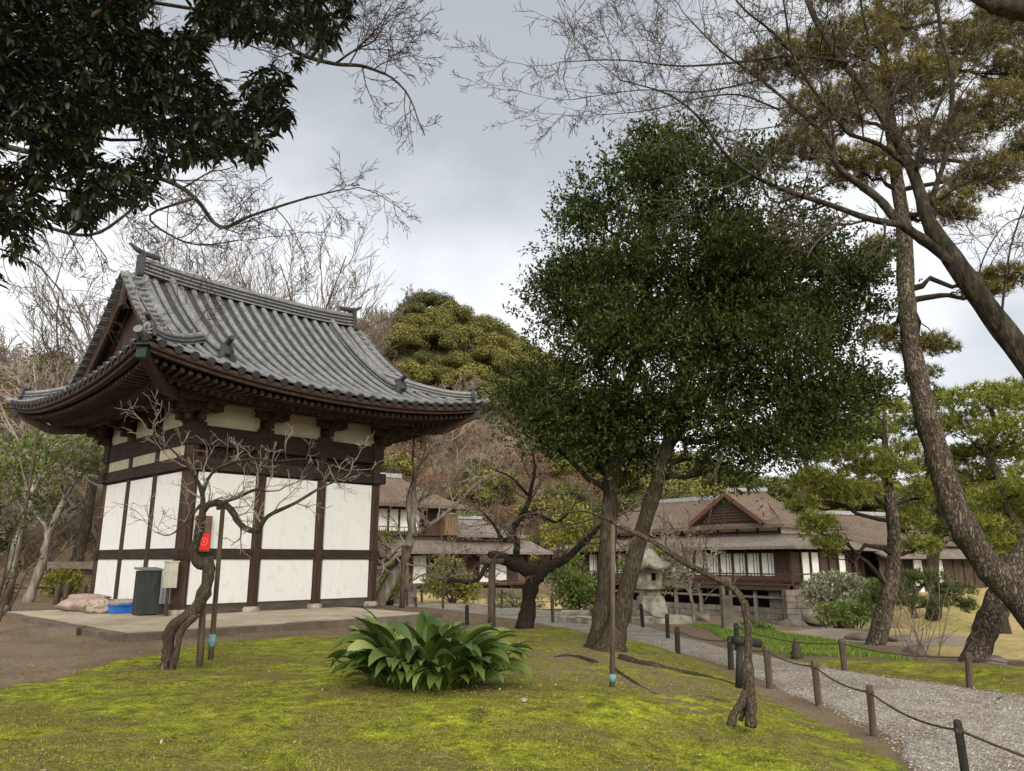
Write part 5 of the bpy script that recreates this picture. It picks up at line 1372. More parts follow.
for (x, y, Y), r in LB:
    c = W(x, y, Y); rr = r/FPX*Y; lobes.append((c, (rr, rr*.95, rr*.78)))
    tp = t1 if x < 660 else t2; rp = r1_ if x < 660 else r2_
    j = np.argmin(np.linalg.norm(tp - (c - [0, 0, rr*.9 + .4]), axis=1)); j = max(j, int(len(tp)*.45))
    ln_ = branchline(tp[j], c, sag=-.03, n=7, wob=.10); mbb.tube(ln_, np.linspace(max(rp[j]*.5, .035), .015, 7), 6)
    for q in range(7):
        e_ = c + rdir(1)[0]*rr*.85; mbb.tube(branchline(ln_[4 + q % 3], e_, n=5, wob=.12), np.linspace(.014, .004, 5), 4, cap=False)
mbb.build('limbs', M['bark_dark'], ev_t)
sub_ = []
for c, rr in lobes:
    for q in range(8):
        d_ = rdir(1)[0]; f_ = rng.uniform(.24, .44); sub_.append((c + d_*np.array(rr)*rng.uniform(.55, .95), (rr[0]*f_*1.35, rr[1]*f_*1.35, rr[2]*f_*.55)))
mb = MB()
P0, D0 = lobepts(sub_, 16500, .5); P1, D1 = lobepts(lobes, 6200, .6); P = np.concatenate([P0, P1]); D = np.concatenate([D0, D1]); D = unit(D*.7 + [0, 0, .35] + rdir(len(P))*.5)
shootleaves(mb, P, D, 7, .074, .040, .24)
# wispy outer shoots break the outline
P, D = lobepts(lobes, 2300, .03); P = P + D*rng.uniform(0, .22, len(P))[:, None]; D = unit(D*.8 + [0, 0, .5] + rdir(len(P))*.4)
shootleaves(mb, P, D, 6, .085, .036, .32)
mb.build('crown', LM['ever'], ev_t)
# surface roots
mb = MB(); mb.sm = True
for pts in ([(620, 652, .42, .10), (650, 659, .37, .075), (678, 663, .33, .07), (709, 672, .26, .06), (737, 681, .17, .045), (752, 690, .1, .02)],
            [(595, 655, .42, .08), (570, 652, .40, .05), (548, 654, .385, .02)], [(612, 660, .4, .06), (640, 676, .36, .035), (665, 690, .31, .015)], [(690, 690, .28, .02), (715, 702, .22, .03), (738, 712, .17, .015)],
            [(660, 668, .34, .03), (690, 676, .29, .025), (720, 690, .2, .012)]):
    Q = []; 
    for x, y, z, r in pts:
        g_ = G(x, y, z); g_[2] = gh(g_[0], g_[1]) + r*.25; Q.append(g_)
    Q = smooth(Q, 5); Q[:, 2] -= .02; mb.tube(Q, .6*np.interp(np.linspace(0, 1, len(Q)), np.linspace(0, 1, len(pts)), [p[3] for p in pts])*(1 + .25*rng.normal(size=len(Q)).clip(-1, 1)*.5), 8, wob=.1)
mb.build('root', M['bark_oak'], ev_t)

# ------------------------------------------------------------------ old plums with their props
def treebuild(name, base, label, trunks, limbs, bark, twig, twigspec, leaf=None, cat='tree', n=10, wob=.1, tw_r=.008, seedlen=.8, lv=2, kids=4, every=3, group=None, trop=.05, wander=.22, twn=None):
    t_ = treething(name, base, label, cat, group)
    mb = MB(); mb.sm = True
    for pts in trunks:
        P, R_ = pixpath(pts); mb.tube(P, R_, n, wob=wob)
    mb.build('trunk', bark, t_)
    mb = MB(); mb.sm = True; allP = []
    for pts in limbs:
        P, R_ = pixpath(pts); mb.tube(P, R_, 7, wob=wob*.6); allP.append((P, R_))
    if twigspec.get('own', 0) == 0: mb.mi = 1; mb.sm = False
    tips = []
    for P, R_ in allP:
        for j in range(2, len(P), every):
            d = nz(P[min(j+1, len(P)-1)] - P[j-1]); a = nz(np.cross(d, rng.normal(size=3)))
            s = 1 if j < len(P)-2 else 1
            grow(mb, P[j], nz(d*.5 + a*.9 + [0, 0, twigspec.get('up', .25)]), min(max(R_[j]*.5, tw_r*.7), tw_r*2.2), seedlen*rng.uniform(.5, 1.2), lv, wander, trop, kids, tips=tips, seg=twigspec.get('seg', .15), minr=twigspec.get('minr', .0028), ratio=twigspec.get('ratio', .62))
        d = nz(P[-1] - P[-3]); grow(mb, P[-1], d, R_[-1], seedlen*1.2, lv, wander, trop, kids, tips=tips, seg=twigspec.get('seg', .15), minr=twigspec.get('minr', .0028))
    if mb.V: mb.build('branches', [bark, twig], t_)
    return t_, tips
RS[0] = 0.74
b = W(167, 668, 9.2); b[2] = gh(b[0], b[1])
treebuild('plum_tree', b, 'old gnarled plum tree with split hollow trunk leaning in front of the hall corner',
    [[(163, 672, 9.2, 8), (168, 655, 9.2, 7.5), (169, 636, 9.2, 7.5), (176, 624, 9.2, 8), (194, 611, 9.2, 8.5), (204, 593, 9.22, 8), (209, 573, 9.25, 7.5), (208, 557, 9.25, 6)],
     [(172, 670, 9.15, 5), (177, 650, 9.15, 4), (182, 630, 9.15, 4), (197, 615, 9.15, 4.5)],
     [(208, 566, 9.3, 6), (199, 563, 9.3, 7.5), (193, 552, 9.3, 6), (197, 540, 9.3, 6), (201, 522, 9.3, 5.5), (203, 508, 9.3, 5.2)]],
    [[(203, 510, 9.3, 5), (210, 504, 9.3, 5), (221, 503, 9.3, 4.8), (231, 510, 9.3, 4.5), (238, 522, 9.3, 4.3), (247, 529, 9.3, 4), (258, 530, 9.3, 3.5), (268, 516, 9.3, 3), (295, 503, 9.35, 2.2), (322, 487, 9.4, 1.6), (345, 478, 9.45, 1)],
     [(203, 508, 9.3, 4), (202, 492, 9.3, 3.2), (196, 478, 9.25, 2.4), (186, 464, 9.2, 1.7), (172, 450, 9.2, 1.2), (152, 433, 9.2, .8)],
     [(202, 495, 9.3, 2.5), (212, 473, 9.4, 2), (232, 463, 9.4, 1.8), (255, 459, 9.4, 1.7), (280, 461, 9.4, 1.3), (305, 459, 9.4, 1), (335, 466, 9.4, .7)],
     [(222, 503, 9.35, 2.8), (238, 497, 9.5, 2.5), (255, 490, 9.5, 2), (266, 491, 9.5, 1.6)],
     [(200, 505, 9.2, 2), (188, 520, 9.1, 1.4), (170, 535, 9.1, .9), (155, 532, 9.1, .6)]],
    M['bark_plum'], M['twig_pale'], {'up': .35, 'seg': .09, 'minr': .0032, 'ratio': .72}, tw_r=.0065, seedlen=.55, lv=2, kids=3, every=3, trop=.04, wander=.25)
def stake(px0, py0, px1, py1, Y, rpx, lab, blue=None, cross=None, mt='stake', name='support_stake'):
    a = W(px0, py0, Y); b = W(px1, py1, Y*1.0)
    gz_ = gh(a[0], a[1]); a2 = a + nz(a - b)*.12; r = rpx/FPX*Y
    t_ = thing(name, a, lab, 'stake', 'wooden props under the old trees')
    mb = MB(); mb.sm = True; mb.tube([a2, a*.6 + b*.4, b], [r, r*.93, r*.82], 9, wob=.06); mb.build('shaft', M[mt], t_)
    if blue: mb = MB(); mb.sm = True; q0_ = a + (b-a)*.015; q1_ = a + (b-a)*blue; mb.tube([q0_, q1_], [r*1.25, r*1.2], 10); mb.build('sleeve', M['bluetape'], t_)
    if cross: c0, c1 = W(*cross[0], Y), W(*cross[1], Y); mb = MB(); mb.sm = True; mb.tube([c0, c1], [cross[2]/FPX*Y]*2, 9, wob=.04); mb.build('crossbar', M[mt], t_)
    return t_
stake(200, 655, 206, 560, 9.35, 3.3, 'thick brown stake behind the split trunk of the old plum')
stake(211.5, 649, 223, 506, 9.55, 2.6, 'slim stake with a faded blue sleeve propping the old plum by the hall', blue=.10, cross=((217, 508), (230, 506), 2.4))
stake(612.5, 684, 613, 524, 8.2, 2.6, 'slim weathered stake with a blue sleeve in front of the big evergreen trunks', blue=.06)
RS[0] = 0.85
# gnarled plum at the centre
b = W(527, 625, 16.3); b[2] = gh(b[0], b[1])
treebuild('gnarled_plum_tree', b, 'dark gnarled plum tree with wide crooked arms in front of the two-storey house',
    [[(524, 630, 16.3, 11), (528, 610, 16.3, 9), (530, 590, 16.3, 8.5), (538, 576, 16.3, 8), (548, 568, 16.35, 6), (560, 560, 16.4, 4.5)],
     [(544, 572, 16.3, 6), (530, 571, 16.25, 7.5), (512, 563, 16.2, 7), (497, 556, 16.15, 6), (489, 556, 16.1, 5)]],
    [[(548, 566, 16.4, 4.5), (562, 562, 16.5, 4.5), (577, 549, 16.6, 4), (590, 537, 16.7, 3.4), (600, 526, 16.8, 2.5), (618, 516, 16.9, 1.8)],
     [(515, 560, 16.3, 4), (517, 545, 16.4, 4), (512, 532, 16.5, 4), (520, 518, 16.6, 3.6), (528, 503, 16.7, 3), (531, 488, 16.7, 2.4), (535, 470, 16.7, 1.8), (532, 450, 16.7, 1.2)],
     [(490, 558, 16.1, 3.5), (485, 568, 16.0, 3), (478, 579, 16, 2.6), (466, 582, 16, 2.3), (455, 580, 16, 2), (446, 578, 16, 1.6)],
     [(514, 536, 16.5, 2.8), (503, 540, 16.5, 2.5), (497, 530, 16.5, 2), (490, 520, 16.5, 1.4), (478, 508, 16.5, 1)],
     [(524, 512, 16.6, 2.5), (540, 515, 16.7, 2), (556, 522, 16.7, 1.5), (570, 512, 16.7, 1)], [(448, 577, 16, 1.3), (455, 568, 16, 1.2), (455, 560, 16, .8)], [(528, 495, 16.7, 1.8), (512, 478, 16.7, 1.2), (495, 470, 16.7, .8)]],
    M['bark_dark'], M['twig'], {'up': .3, 'seg': .16, 'minr': .0048}, tw_r=.013, seedlen=.85, lv=2, kids=4, every=2, trop=.03, wander=.28)
stake(491.5, 625, 492, 563, 16.0, 4, 'short stout grey wooden prop under the left arm of the gnarled plum', cross=((480, 562), (504, 561), 2.6), mt='post', name='support_prop')
RS[0] = 0.72
# leaning plum on the right
b = W(743, 728, 6.95); b[2] = gh(b[0], b[1])
treebuild('leaning_plum_tree', b, 'thin leaning plum tree with forked foot and one long branch arching left',
    [[(750, 727, 6.95, 7), (751, 705, 6.95, 7), (749, 685, 6.95, 8), (748, 668, 6.95, 6.5), (748, 650, 6.95, 5.5), (748, 625, 6.98, 5), (744, 600, 7.0, 4.6)],
     [(731, 726, 6.9, 5), (734, 714, 6.9, 5.5), (741, 704, 6.92, 5.5), (747, 690, 6.95, 5)], [(740, 721, 7.0, 3), (745, 708, 7, 2.5), (747, 694, 6.97, 3)]],
    [[(745, 605, 7.0, 4.6), (735, 590, 7.05, 4.4), (713, 577, 7.1, 4.2), (682, 561, 7.2, 4), (652, 541, 7.3, 3.6), (626, 529, 7.4, 3.2), (601, 516, 7.5, 2.3), (582, 511, 7.55, 1.6), (560, 513, 7.6, 1), (540, 512, 7.6, .7)],
     [(600, 516, 7.5, 1.6), (575, 524, 7.6, 1.1), (545, 530, 7.65, .8), (518, 535, 7.7, .5)],
     [(703, 570, 7.1, 1.3), (706, 545, 7.1, 1), (709, 520, 7.1, .8), (714, 498, 7.1, .5)], [(686, 562, 7.2, 1), (680, 540, 7.2, .7), (668, 520, 7.2, .5)]],
    M['bark_plum'], M['twig_dark'], {'up': .3, 'seg': .08, 'minr': .0024}, tw_r=.005, seedlen=.42, lv=2, kids=3, every=4, trop=.03, wander=.25)
a = W(738, 671, 7.6); lp = thing('log_prop', a, 'short log lying across a low stump post behind the leaning plum trunk', 'prop')
mb = MB(); mb.sm = True; mb.tube([a - [0, 0, .15], W(740, 645, 7.6)], [.035, .034], 8, wob=.05); mb.build('post', M['post_black'], lp)
mb = MB(); mb.sm = True; mb.tube([W(734, 640, 7.55), W(746, 641.5, 7.6), W(760, 643.5, 7.65)], [.042, .045, .042], 10, wob=.05); mb.build('log', M['post_black'], lp)

RS[0] = 0.68
# pale bare tree in front of the two-storey house
b = W(386, 604, 21.5); b[2] = gh(b[0], b[1])
treebuild('pale_bare_tree', b, 'leafless pale barked tree with a curved trunk right of the hall',
    [[(378, 606, 21.5, 10), (386, 590, 21.5, 9), (396, 571, 21.5, 8), (406, 552, 21.5, 7.5), (412, 530, 21.5, 6.5), (409, 508, 21.5, 5), (411, 490, 21.5, 3.8), (417, 470, 21.5, 3)]],
    [[(413, 528, 21.5, 4.5), (413, 505, 21.4, 3.2), (415, 480, 21.3, 2.4), (413, 455, 21.3, 1.6), (416, 430, 21.3, 1)], [(414, 536, 21.4, 4), (425, 528, 21.2, 3.2), (437, 520, 21.1, 3), (454, 506, 21, 2.5), (470, 490, 20.9, 1.9), (484, 478, 20.8, 1.3), (500, 472, 20.8, .8)],
     [(414, 508, 21.5, 3), (425, 497, 21.6, 2.3), (437, 491, 21.7, 1.9), (456, 483, 21.8, 1.3), (475, 478, 21.8, .8)], [(417, 470, 21.5, 2.8), (428, 455, 21.6, 2), (436, 445, 21.7, 1.5), (452, 440, 21.7, 1)], [(405, 553, 21.3, 4), (396, 556, 21.0, 3.6), (385, 566, 20.8, 3.5), (376, 568, 20.7, 3)],
     [(412, 545, 21.2, 4), (400, 545, 21, 3.5), (388, 556, 20.8, 3), (378, 565, 20.8, 2.5)]],
    M['bark_pale'], M['twig_pale'], {'up': .3, 'seg': .25, 'minr': .006}, tw_r=.013, seedlen=1.2, lv=2, kids=4, every=2, trop=.04, wander=.2)
stake(402, 608, 404, 547, 20.6, 2.8, 'tall mossy stake standing beside the pale bare tree trunk', mt='post')

RS[0] = 0.74
# ------------------------------------------------------------------ pines
def padlobes(L_): return [(W(x, y, Y), (rx/FPX*Y, rx/FPX*Y*.8, ry/FPX*Y)) for x, y, Y, rx, ry in L_]
def pinecrown(t_, pads, trunkP, trunkR, mat, dens, L_=.14, w_=.009, bark=None, k=15, up=.5, frm=.5):
    mbb = MB(); mbb.sm = True; mb = MB()
    lb = padlobes(pads)
    for c, r in lb:
        cand = trunkP[int(len(trunkP)*frm):]; cr_ = trunkR[int(len(trunkP)*frm):]
        j = np.argmin(np.linalg.norm(cand - (c + [0, 0, -.3]), axis=1)); c2 = c - [0, 0, r[2]*.5]
        ln_ = branchline(cand[j], c2, sag=.04, n=7, wob=.10); mbb.tube(ln_, np.linspace(max(cr_[j]*.42, .03), .014, 7), 6, cap=False)
        for q in range(9):
            e_ = c + rdir(1)[0]*np.array(r)*.8; mbb.tube(branchline(ln_[3 + q % 4], e_, n=5, wob=.14), np.linspace(.013, .005, 5), 4, cap=False)
    area = sum(r[0]*r[1] + r[0]*r[2] for c, r in lb); n = int(area*dens)
    P, D = lobepts(lb, n, .38); keep = rng.random(n) < np.where(D[:, 2] < -.25, .45, 1.0); P, D = P[keep], D[keep]
    D = unit(D*.4 + [0, 0, up] + rdir(len(P))*.5)
    tufts(mb, P, D, k, L_, w_)
    mbb.build('limbs', bark or M['bark_dark'], t_); mb.build('needles', mat, t_)
def simpletrunk(t_, pts, bark, n=14, wob=.05):
    P, R_ = pixpath(pts, 5); mb = MB(); mb.sm = True; mb.tube(P, R_, n, wob=wob); mb.build('trunk', bark, t_); return P, R_
# A: tall pine crossing the right edge
bA = W(1085, 700, 11.8); bA[2] = gh(bA[0], bA[1])
tA = treething('tall_pine_tree', bA, 'tall pine with a long curving trunk rising from the right edge into bronze foliage')
PA, RA = simpletrunk(tA, [(1092, 712, 11.8, 24), (1060, 650, 11.9, 21), (1022, 602, 12.0, 19), (985, 562, 12.1, 18), (960, 520, 12.2, 17), (942, 470, 12.3, 16), (925, 410, 12.5, 14.5), (912, 350, 12.7, 13), (906, 290, 12.9, 12), (904, 230, 13.1, 10.5), (897, 180, 13.2, 9), (890, 120, 13.3, 8), (884, 60, 13.4, 6.5), (878, -10, 13.4, 5), (872, -90, 13.4, 3)], M['bark_pine'])
pads = [(790, 60, 13.4, 60, 20), (850, 45, 13.2, 60, 24), (830, 110, 13.0, 60, 26), (905, 85, 13.0, 62, 28), (960, 50, 13.0, 55, 26), (1000, 110, 13.0, 55, 30), (800, 150, 13.3, 42, 20), (860, 165, 13.0, 50, 20), (935, 140, 13.2, 55, 20), (985, 175, 13.0, 45, 22), (900, 20, 13.5, 55, 25), (1010, 20, 13.4, 50, 30), (1030, 70, 13.4, 50, 30), (950, 200, 12.8, 30, 18), (1010, 275, 12.6, 38, 11), (985, 290, 12.6, 25, 8), (1040, 150, 13, 40, 30), (850, -30, 13.5, 70, 25), (950, -30, 13.5, 70, 25), (925, 345, 12.9, 34, 13), (885, 335, 13.2, 24, 14), (960, 215, 13.2, 22, 12), (880, 250, 13.5, 24, 16)]
pinecrown(tA, pads, PA, RA, LM['pine_b'], 520, .155, .0135, M['bark_dark'], k=20, frm=.55)
# B: second leaning trunk at the right edge
bB = W(977, 666, 12.9); bB[2] = gh(bB[0], bB[1])
tB = treething('leaning_pine_tree', bB, 'leaning pine at the right edge whose trunk passes behind the taller pine trunk')
PB, RB = simpletrunk(tB, [(970, 672, 12.9, 17), (978, 650, 12.9, 15.5), (990, 618, 12.9, 14.5), (1004, 585, 12.9, 14), (1022, 555, 12.9, 13), (1050, 515, 13, 12), (1085, 460, 13, 11), (1120, 390, 13.2, 9), (1150, 320, 13.4, 6)], M['bark_pine'])
pinecrown(tB, [(1120, 300, 13.4, 80, 24), (1180, 350, 13.4, 80, 24), (1080, 350, 13.6, 60, 20), (1150, 250, 13.4, 80, 28)], PB, RB, LM['pine_d'], 100, .15, .014, k=12)
RS[0] = 0.68
# D: middle pine in front of the great house
bD = W(878, 652, 16.0); bD[2] = gh(bD[0], bD[1])
tD = treething('middle_pine_tree', bD, 'mid-sized pine with yellow-green needle pads in front of the great house wing')
PD, RD = simpletrunk(tD, [(872, 656, 16, 15), (877, 640, 16, 13), (886, 605, 16, 11), (893, 570, 16, 10), (894, 535, 16, 9), (890, 500, 16, 8.5), (886, 470, 16, 7), (885, 440, 16, 4), (884, 415, 16, 2)], M['bark_pine'])
pinecrown(tD, [(852, 458, 15.9, 40, 17), (820, 480, 15.7, 34, 15), (885, 470, 15.8, 36, 18), (905, 450, 16.2, 32, 14), (850, 490, 15.6, 34, 12), (818, 525, 15.5, 24, 16), (832, 545, 15.5, 20, 10), (800, 505, 15.8, 18, 9), (925, 490, 16, 22, 14), (910, 520, 16.2, 24, 16), (920, 545, 16.2, 22, 10), (870, 430, 16.4, 30, 14), (840, 440, 16.4, 26, 12)], PD, RD, LM['pine_g'], 400, .15, .015, k=18, frm=.25)
# low dark pine boughs behind
bE = W(905, 610, 20); bE[2] = gh(bE[0], bE[1])
tE = treething('low_pine_tree', bE, 'low spreading dark pine shrub behind the middle pine trunk on the tan lawn', 'shrub')
PE, RE = simpletrunk(tE, [(915, 618, 20, 5), (912, 605, 20, 4), (918, 590, 20, 3), (930, 580, 20, 2)], M['bark_pine'], 8)
pinecrown(tE, [(890, 585, 20, 22, 9), (925, 578, 20, 26, 10), (955, 590, 20, 20, 9), (905, 600, 19.8, 20, 7), (940, 602, 19.8, 20, 7), (968, 605, 19.6, 12, 7), (872, 598, 20, 14, 8)], PE, RE, LM['pine_d'], 330, .16, .018, k=16, frm=.3)
# background pines at right
bgp = [(1000, 610, 27, [(985, 400, 50, 17), (1020, 430, 50, 18), (960, 425, 34, 14), (1000, 455, 50, 18), (950, 455, 26, 12), (1030, 395, 40, 20), (975, 475, 40, 12)], 'pine_g', 'bright green layered pine behind the crossing trunks at right'),
       (1050, 600, 24, [(1000, 500, 40, 16), (1030, 520, 40, 18), (985, 525, 28, 12), (1010, 545, 34, 12), (1040, 480, 40, 20)], 'pine_g', 'lower green pine at the right edge behind the crossing trunks'),
       (930, 600, 30, [(935, 400, 30, 12), (920, 425, 34, 12), (945, 500, 24, 14), (930, 470, 30, 12), (920, 375, 24, 10), (945, 530, 22, 12)], 'pine_d', 'dark pine standing directly behind the tall curving trunk'),
       (800, 580, 46, [(800, 420, 36, 14), (830, 400, 36, 14), (850, 430, 30, 14), (880, 410, 36, 14), (860, 385, 30, 10), (810, 450, 30, 12)], 'pine_g', 'distant yellow-green pine seen under the right side of the big evergreen')]
for bx, by, Y, pd, mt, lab in bgp:
    b_ = W(bx, by, Y); b_[2] = gh(b_[0], b_[1]) - .1; t_ = treething('pine_tree', b_, lab); top = W(pd[0][0], pd[0][1] - 15, Y)
    P = branchline(b_, top, n=12, wob=.05); R_ = np.linspace(.28, .06, 12)*(1 if Y < 40 else 1.4); mb = MB(); mb.sm = True; mb.tube(P, R_, 9); mb.build('trunk', M['bark_pine'], t_)
    s_ = Y/27
    pinecrown(t_, [(x, y, Y + rng.uniform(-1.5, 1.5), rx, ry) for x, y, rx, ry in pd], P, R_, LM[mt], 130/s_**1.5, .24*s_**.8, .034*s_, k=14, frm=.35)

RS[0] = 0.68
# ------------------------------------------------------------------ C: bare deciduous tree at the right
bC = W(1210, 700, 8.5); bC[2] = gh(bC[0], bC[1])
tC, tips = treebuild('bare_deciduous_tree', bC, 'large leafless tree leaning in from the upper right with spreading grey-brown limbs',
    [[(1215, 720, 8.5, 27), (1180, 620, 8.5, 23), (1120, 500, 8.5, 20), (1060, 410, 8.5, 18), (1024, 358, 8.5, 17), (984, 303, 8.5, 16), (952, 258, 8.5, 14.5), (929, 222, 8.5, 11.5), (914, 175, 8.55, 8.5), (890, 128, 8.6, 7.5), (863, 86, 8.7, 6.5), (836, 54, 8.8, 5.5), (812, 12, 8.9, 4.5), (800, -30, 9, 3.5)],
     [(958, 268, 8.5, 8), (930, 245, 8.4, 8), (898, 221, 8.35, 7.5), (880, 200, 8.3, 7), (862, 186, 8.3, 6.5)]],
    [[(898, 224, 8.3, 6), (870, 219, 8.1, 5), (828, 204, 7.9, 4.5), (777, 187, 7.7, 3.8), (731, 160, 7.5, 3), (703, 122, 7.4, 2.2), (670, 95, 7.3, 1.5), (620, 80, 7.2, 1)],
     [(863, 187, 8.3, 6), (836, 165, 8.3, 4.8), (828, 140, 8.3, 3.8), (795, 108, 8.3, 3), (758, 78, 8.3, 2.4), (720, 50, 8.3, 1.7), (690, 20, 8.3, 1.2)],
     [(912, 170, 8.6, 4.5), (880, 145, 8.4, 3.6), (850, 134, 8.3, 3.4), (838, 120, 8.3, 3), (812, 88, 8.2, 2.6), (793, 54, 8.1, 2.2), (785, 10, 8, 1.6), (778, -30, 8, 1)],
     [(916, 172, 8.5, 4), (921, 150, 8.4, 3), (929, 128, 8.4, 2.8), (952, 78, 8.3, 2.3), (980, 34, 8.2, 1.5), (1005, 5, 8.2, 1)],
     [(930, 205, 8.6, 4.8), (938, 180, 8.7, 4.2), (948, 145, 8.8, 3.8), (952, 78, 8.9, 3.6), (941, 30, 9, 3.2), (934, -20, 9, 2.8)],
     [(940, 200, 8.4, 3), (955, 188, 8.3, 2.6), (972, 178, 8.2, 1.8), (965, 160, 8.2, 1.2)],
     [(848, 62, 8.7, 4), (820, 58, 8.6, 3), (789, 56, 8.5, 2.8), (740, 62, 8.3, 2.2), (680, 66, 8.1, 1.6), (620, 60, 8, 1.1), (560, 62, 7.9, .7)],
     [(860, 86, 8.7, 3.6), (870, 50, 8.9, 2.8), (862, 10, 9, 2.2), (856, -30, 9, 1.6)], [(800, 195, 7.8, 2), (770, 200, 7.7, 1.5), (750, 150, 7.6, 1.2), (700, 130, 7.5, .8)],
     [(800, 60, 8.5, 3), (770, 30, 8.5, 2.2), (745, 10, 8.5, 1.7), (720, -20, 8.5, 1)], [(780, 110, 8.3, 2), (740, 95, 8.2, 1.6), (700, 98, 8.1, 1.3), (650, 110, 8, .9), (600, 115, 7.9, .6)],
     [(1000, 330, 8.4, 2), (1010, 250, 8.3, 1.4), (1030, 190, 8.2, 1)], [(988, 305, 8.5, 1.6), (980, 270, 8.5, 1.2), (1000, 230, 8.4, .9), (1024, 215, 8.4, .7)],
     [(760, 80, 8.3, 1.6), (700, 92, 8.2, 1.2), (640, 90, 8.1, .9), (570, 100, 8, .6)]],
    M['bark_bare'], M['twig_dark'], {'up': .25, 'seg': .14, 'minr': .0026, 'ratio': .7}, tw_r=.008, seedlen=1.0, lv=3, kids=4, every=2, trop=.02, wander=.15, wob=.05, n=12)
# dark near branch, upper right corner
a = [W(975, -6, 3.0), W(990, 3, 3.0), W(1010, 8, 3.0), W(1040, 12, 3.05), W(1120, 60, 3.2), W(1260, 320, 3.6), W(1330, 640, 4.0)]
bb_ = W(1350, 800, 4.1); bb_[2] = gh(bb_[0], bb_[1])
tN = treething('near_tree', bb_, 'dark close branch end poking into the top right corner'); mb = MB(); mb.sm = True
S_ = smooth(a + [bb_], 4); mb.tube(S_, np.interp(np.linspace(0, 1, len(S_)), [0, .2, .5, 1], [.030, .04, .07, .16]), 12, wob=.06); mb.build('trunk', M['bark_bare'], tN)

# ------------------------------------------------------------------ F: near broad-leaved tree, top left
bF = np.array([-6.2, 4.6, 0]); bF[2] = gh(*bF[:2])
tF = treething('broadleaf_tree', bF, 'close overhanging broad-leaved evergreen filling the upper left corner')
mb = MB(); mb.sm = True
TR = smooth([bF - [0, 0, .1], bF + [.2, 0, 1.5], bF + [.1, .1, 3], bF + [.5, .2, 4.5], bF + [.9, .2, 6]], 4); mb.tube(TR, np.linspace(.24, .1, len(TR)), 12, wob=.06); mb.build('trunk', M['bark_dark'], tF)
FP = np.array([(0, -60), (370, -60), (352, 0), (335, 38), (300, 62), (285, 85), (288, 120), (262, 150), (240, 185), (205, 185), (180, 175), (150, 205), (110, 205), (85, 225), (60, 215), (30, 232), (22, 262), (-10, 285), (-120, 300), (-200, 100), (-150, -60)], float)
def inpoly(P, poly): return sdpoly(np.asarray(P, float), poly) < 0
cl = []
while len(cl) < 3600:
    q = rng.uniform([-180, -60], [370, 300]); 
    if not inpoly([q], FP)[0]: continue
    d_ = -sdpoly(np.array([q]), FP)[0]
    if rng.random() > .5 + .007*d_: continue
    if vnoise(np.array([q[0]*.017 + 40]), np.array([q[1]*.021 + 9]))[0] < -.22 and d_ < 90: continue
    cl.append(W(q[0], q[1], rng.uniform(4.0, 6.6)))
cl = np.array(cl); mb = MB(); mbb = MB(); mbb.sm = True
node = []       # limbs reach out, side twigs leave them, and each leaf cluster sits on its own short twig
for x, y in [(40, 40), (120, 60), (200, 40), (280, 20), (60, 150), (140, 140), (220, 120), (20, 230), (-80, 100), (-100, 220), (320, 10), (250, 160), (100, 190), (180, -20), (-60, 0)]:
    c = W(x, y, rng.uniform(4.8, 5.8)); j = rng.integers(8, len(TR)); q_ = branchline(TR[j], c, sag=.06, n=14, wob=.09); mbb.tube(q_, np.linspace(.042, .010, 14), 7); node += list(q_[4:])
order = np.argsort(np.linalg.norm(cl - TR[-1], axis=1))
for c in cl[order]:
    A_ = np.array(node); dd_ = np.linalg.norm(A_ - c, axis=1) + .25*np.maximum(0, np.linalg.norm(A_ - TR[-1], axis=1) - np.linalg.norm(c - TR[-1])); j = np.argmin(dd_)
    q_ = branchline(A_[j], c, sag=.02, n=4, wob=.12); mbb.tube(q_, [.0045, .004, .003, .0025], 3, cap=False); node.append(q_[2]); node.append(q_[3])
mbb.build('limbs', M['bark_dark'], tF)
out_d = unit(cl - (bF + [0, 0, 4.2])); idx = np.repeat(np.arange(len(cl)), 11)
D = unit(out_d[idx]*.4 + rdir(len(idx))*[1, 1, .6] + [0, 0, -.38])
C = cl[idx] + D*.01 + rdir(len(idx))*.025
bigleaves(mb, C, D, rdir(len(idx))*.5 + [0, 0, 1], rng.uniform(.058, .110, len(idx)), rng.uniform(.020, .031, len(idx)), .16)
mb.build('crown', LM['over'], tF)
RS[0] = 0.8
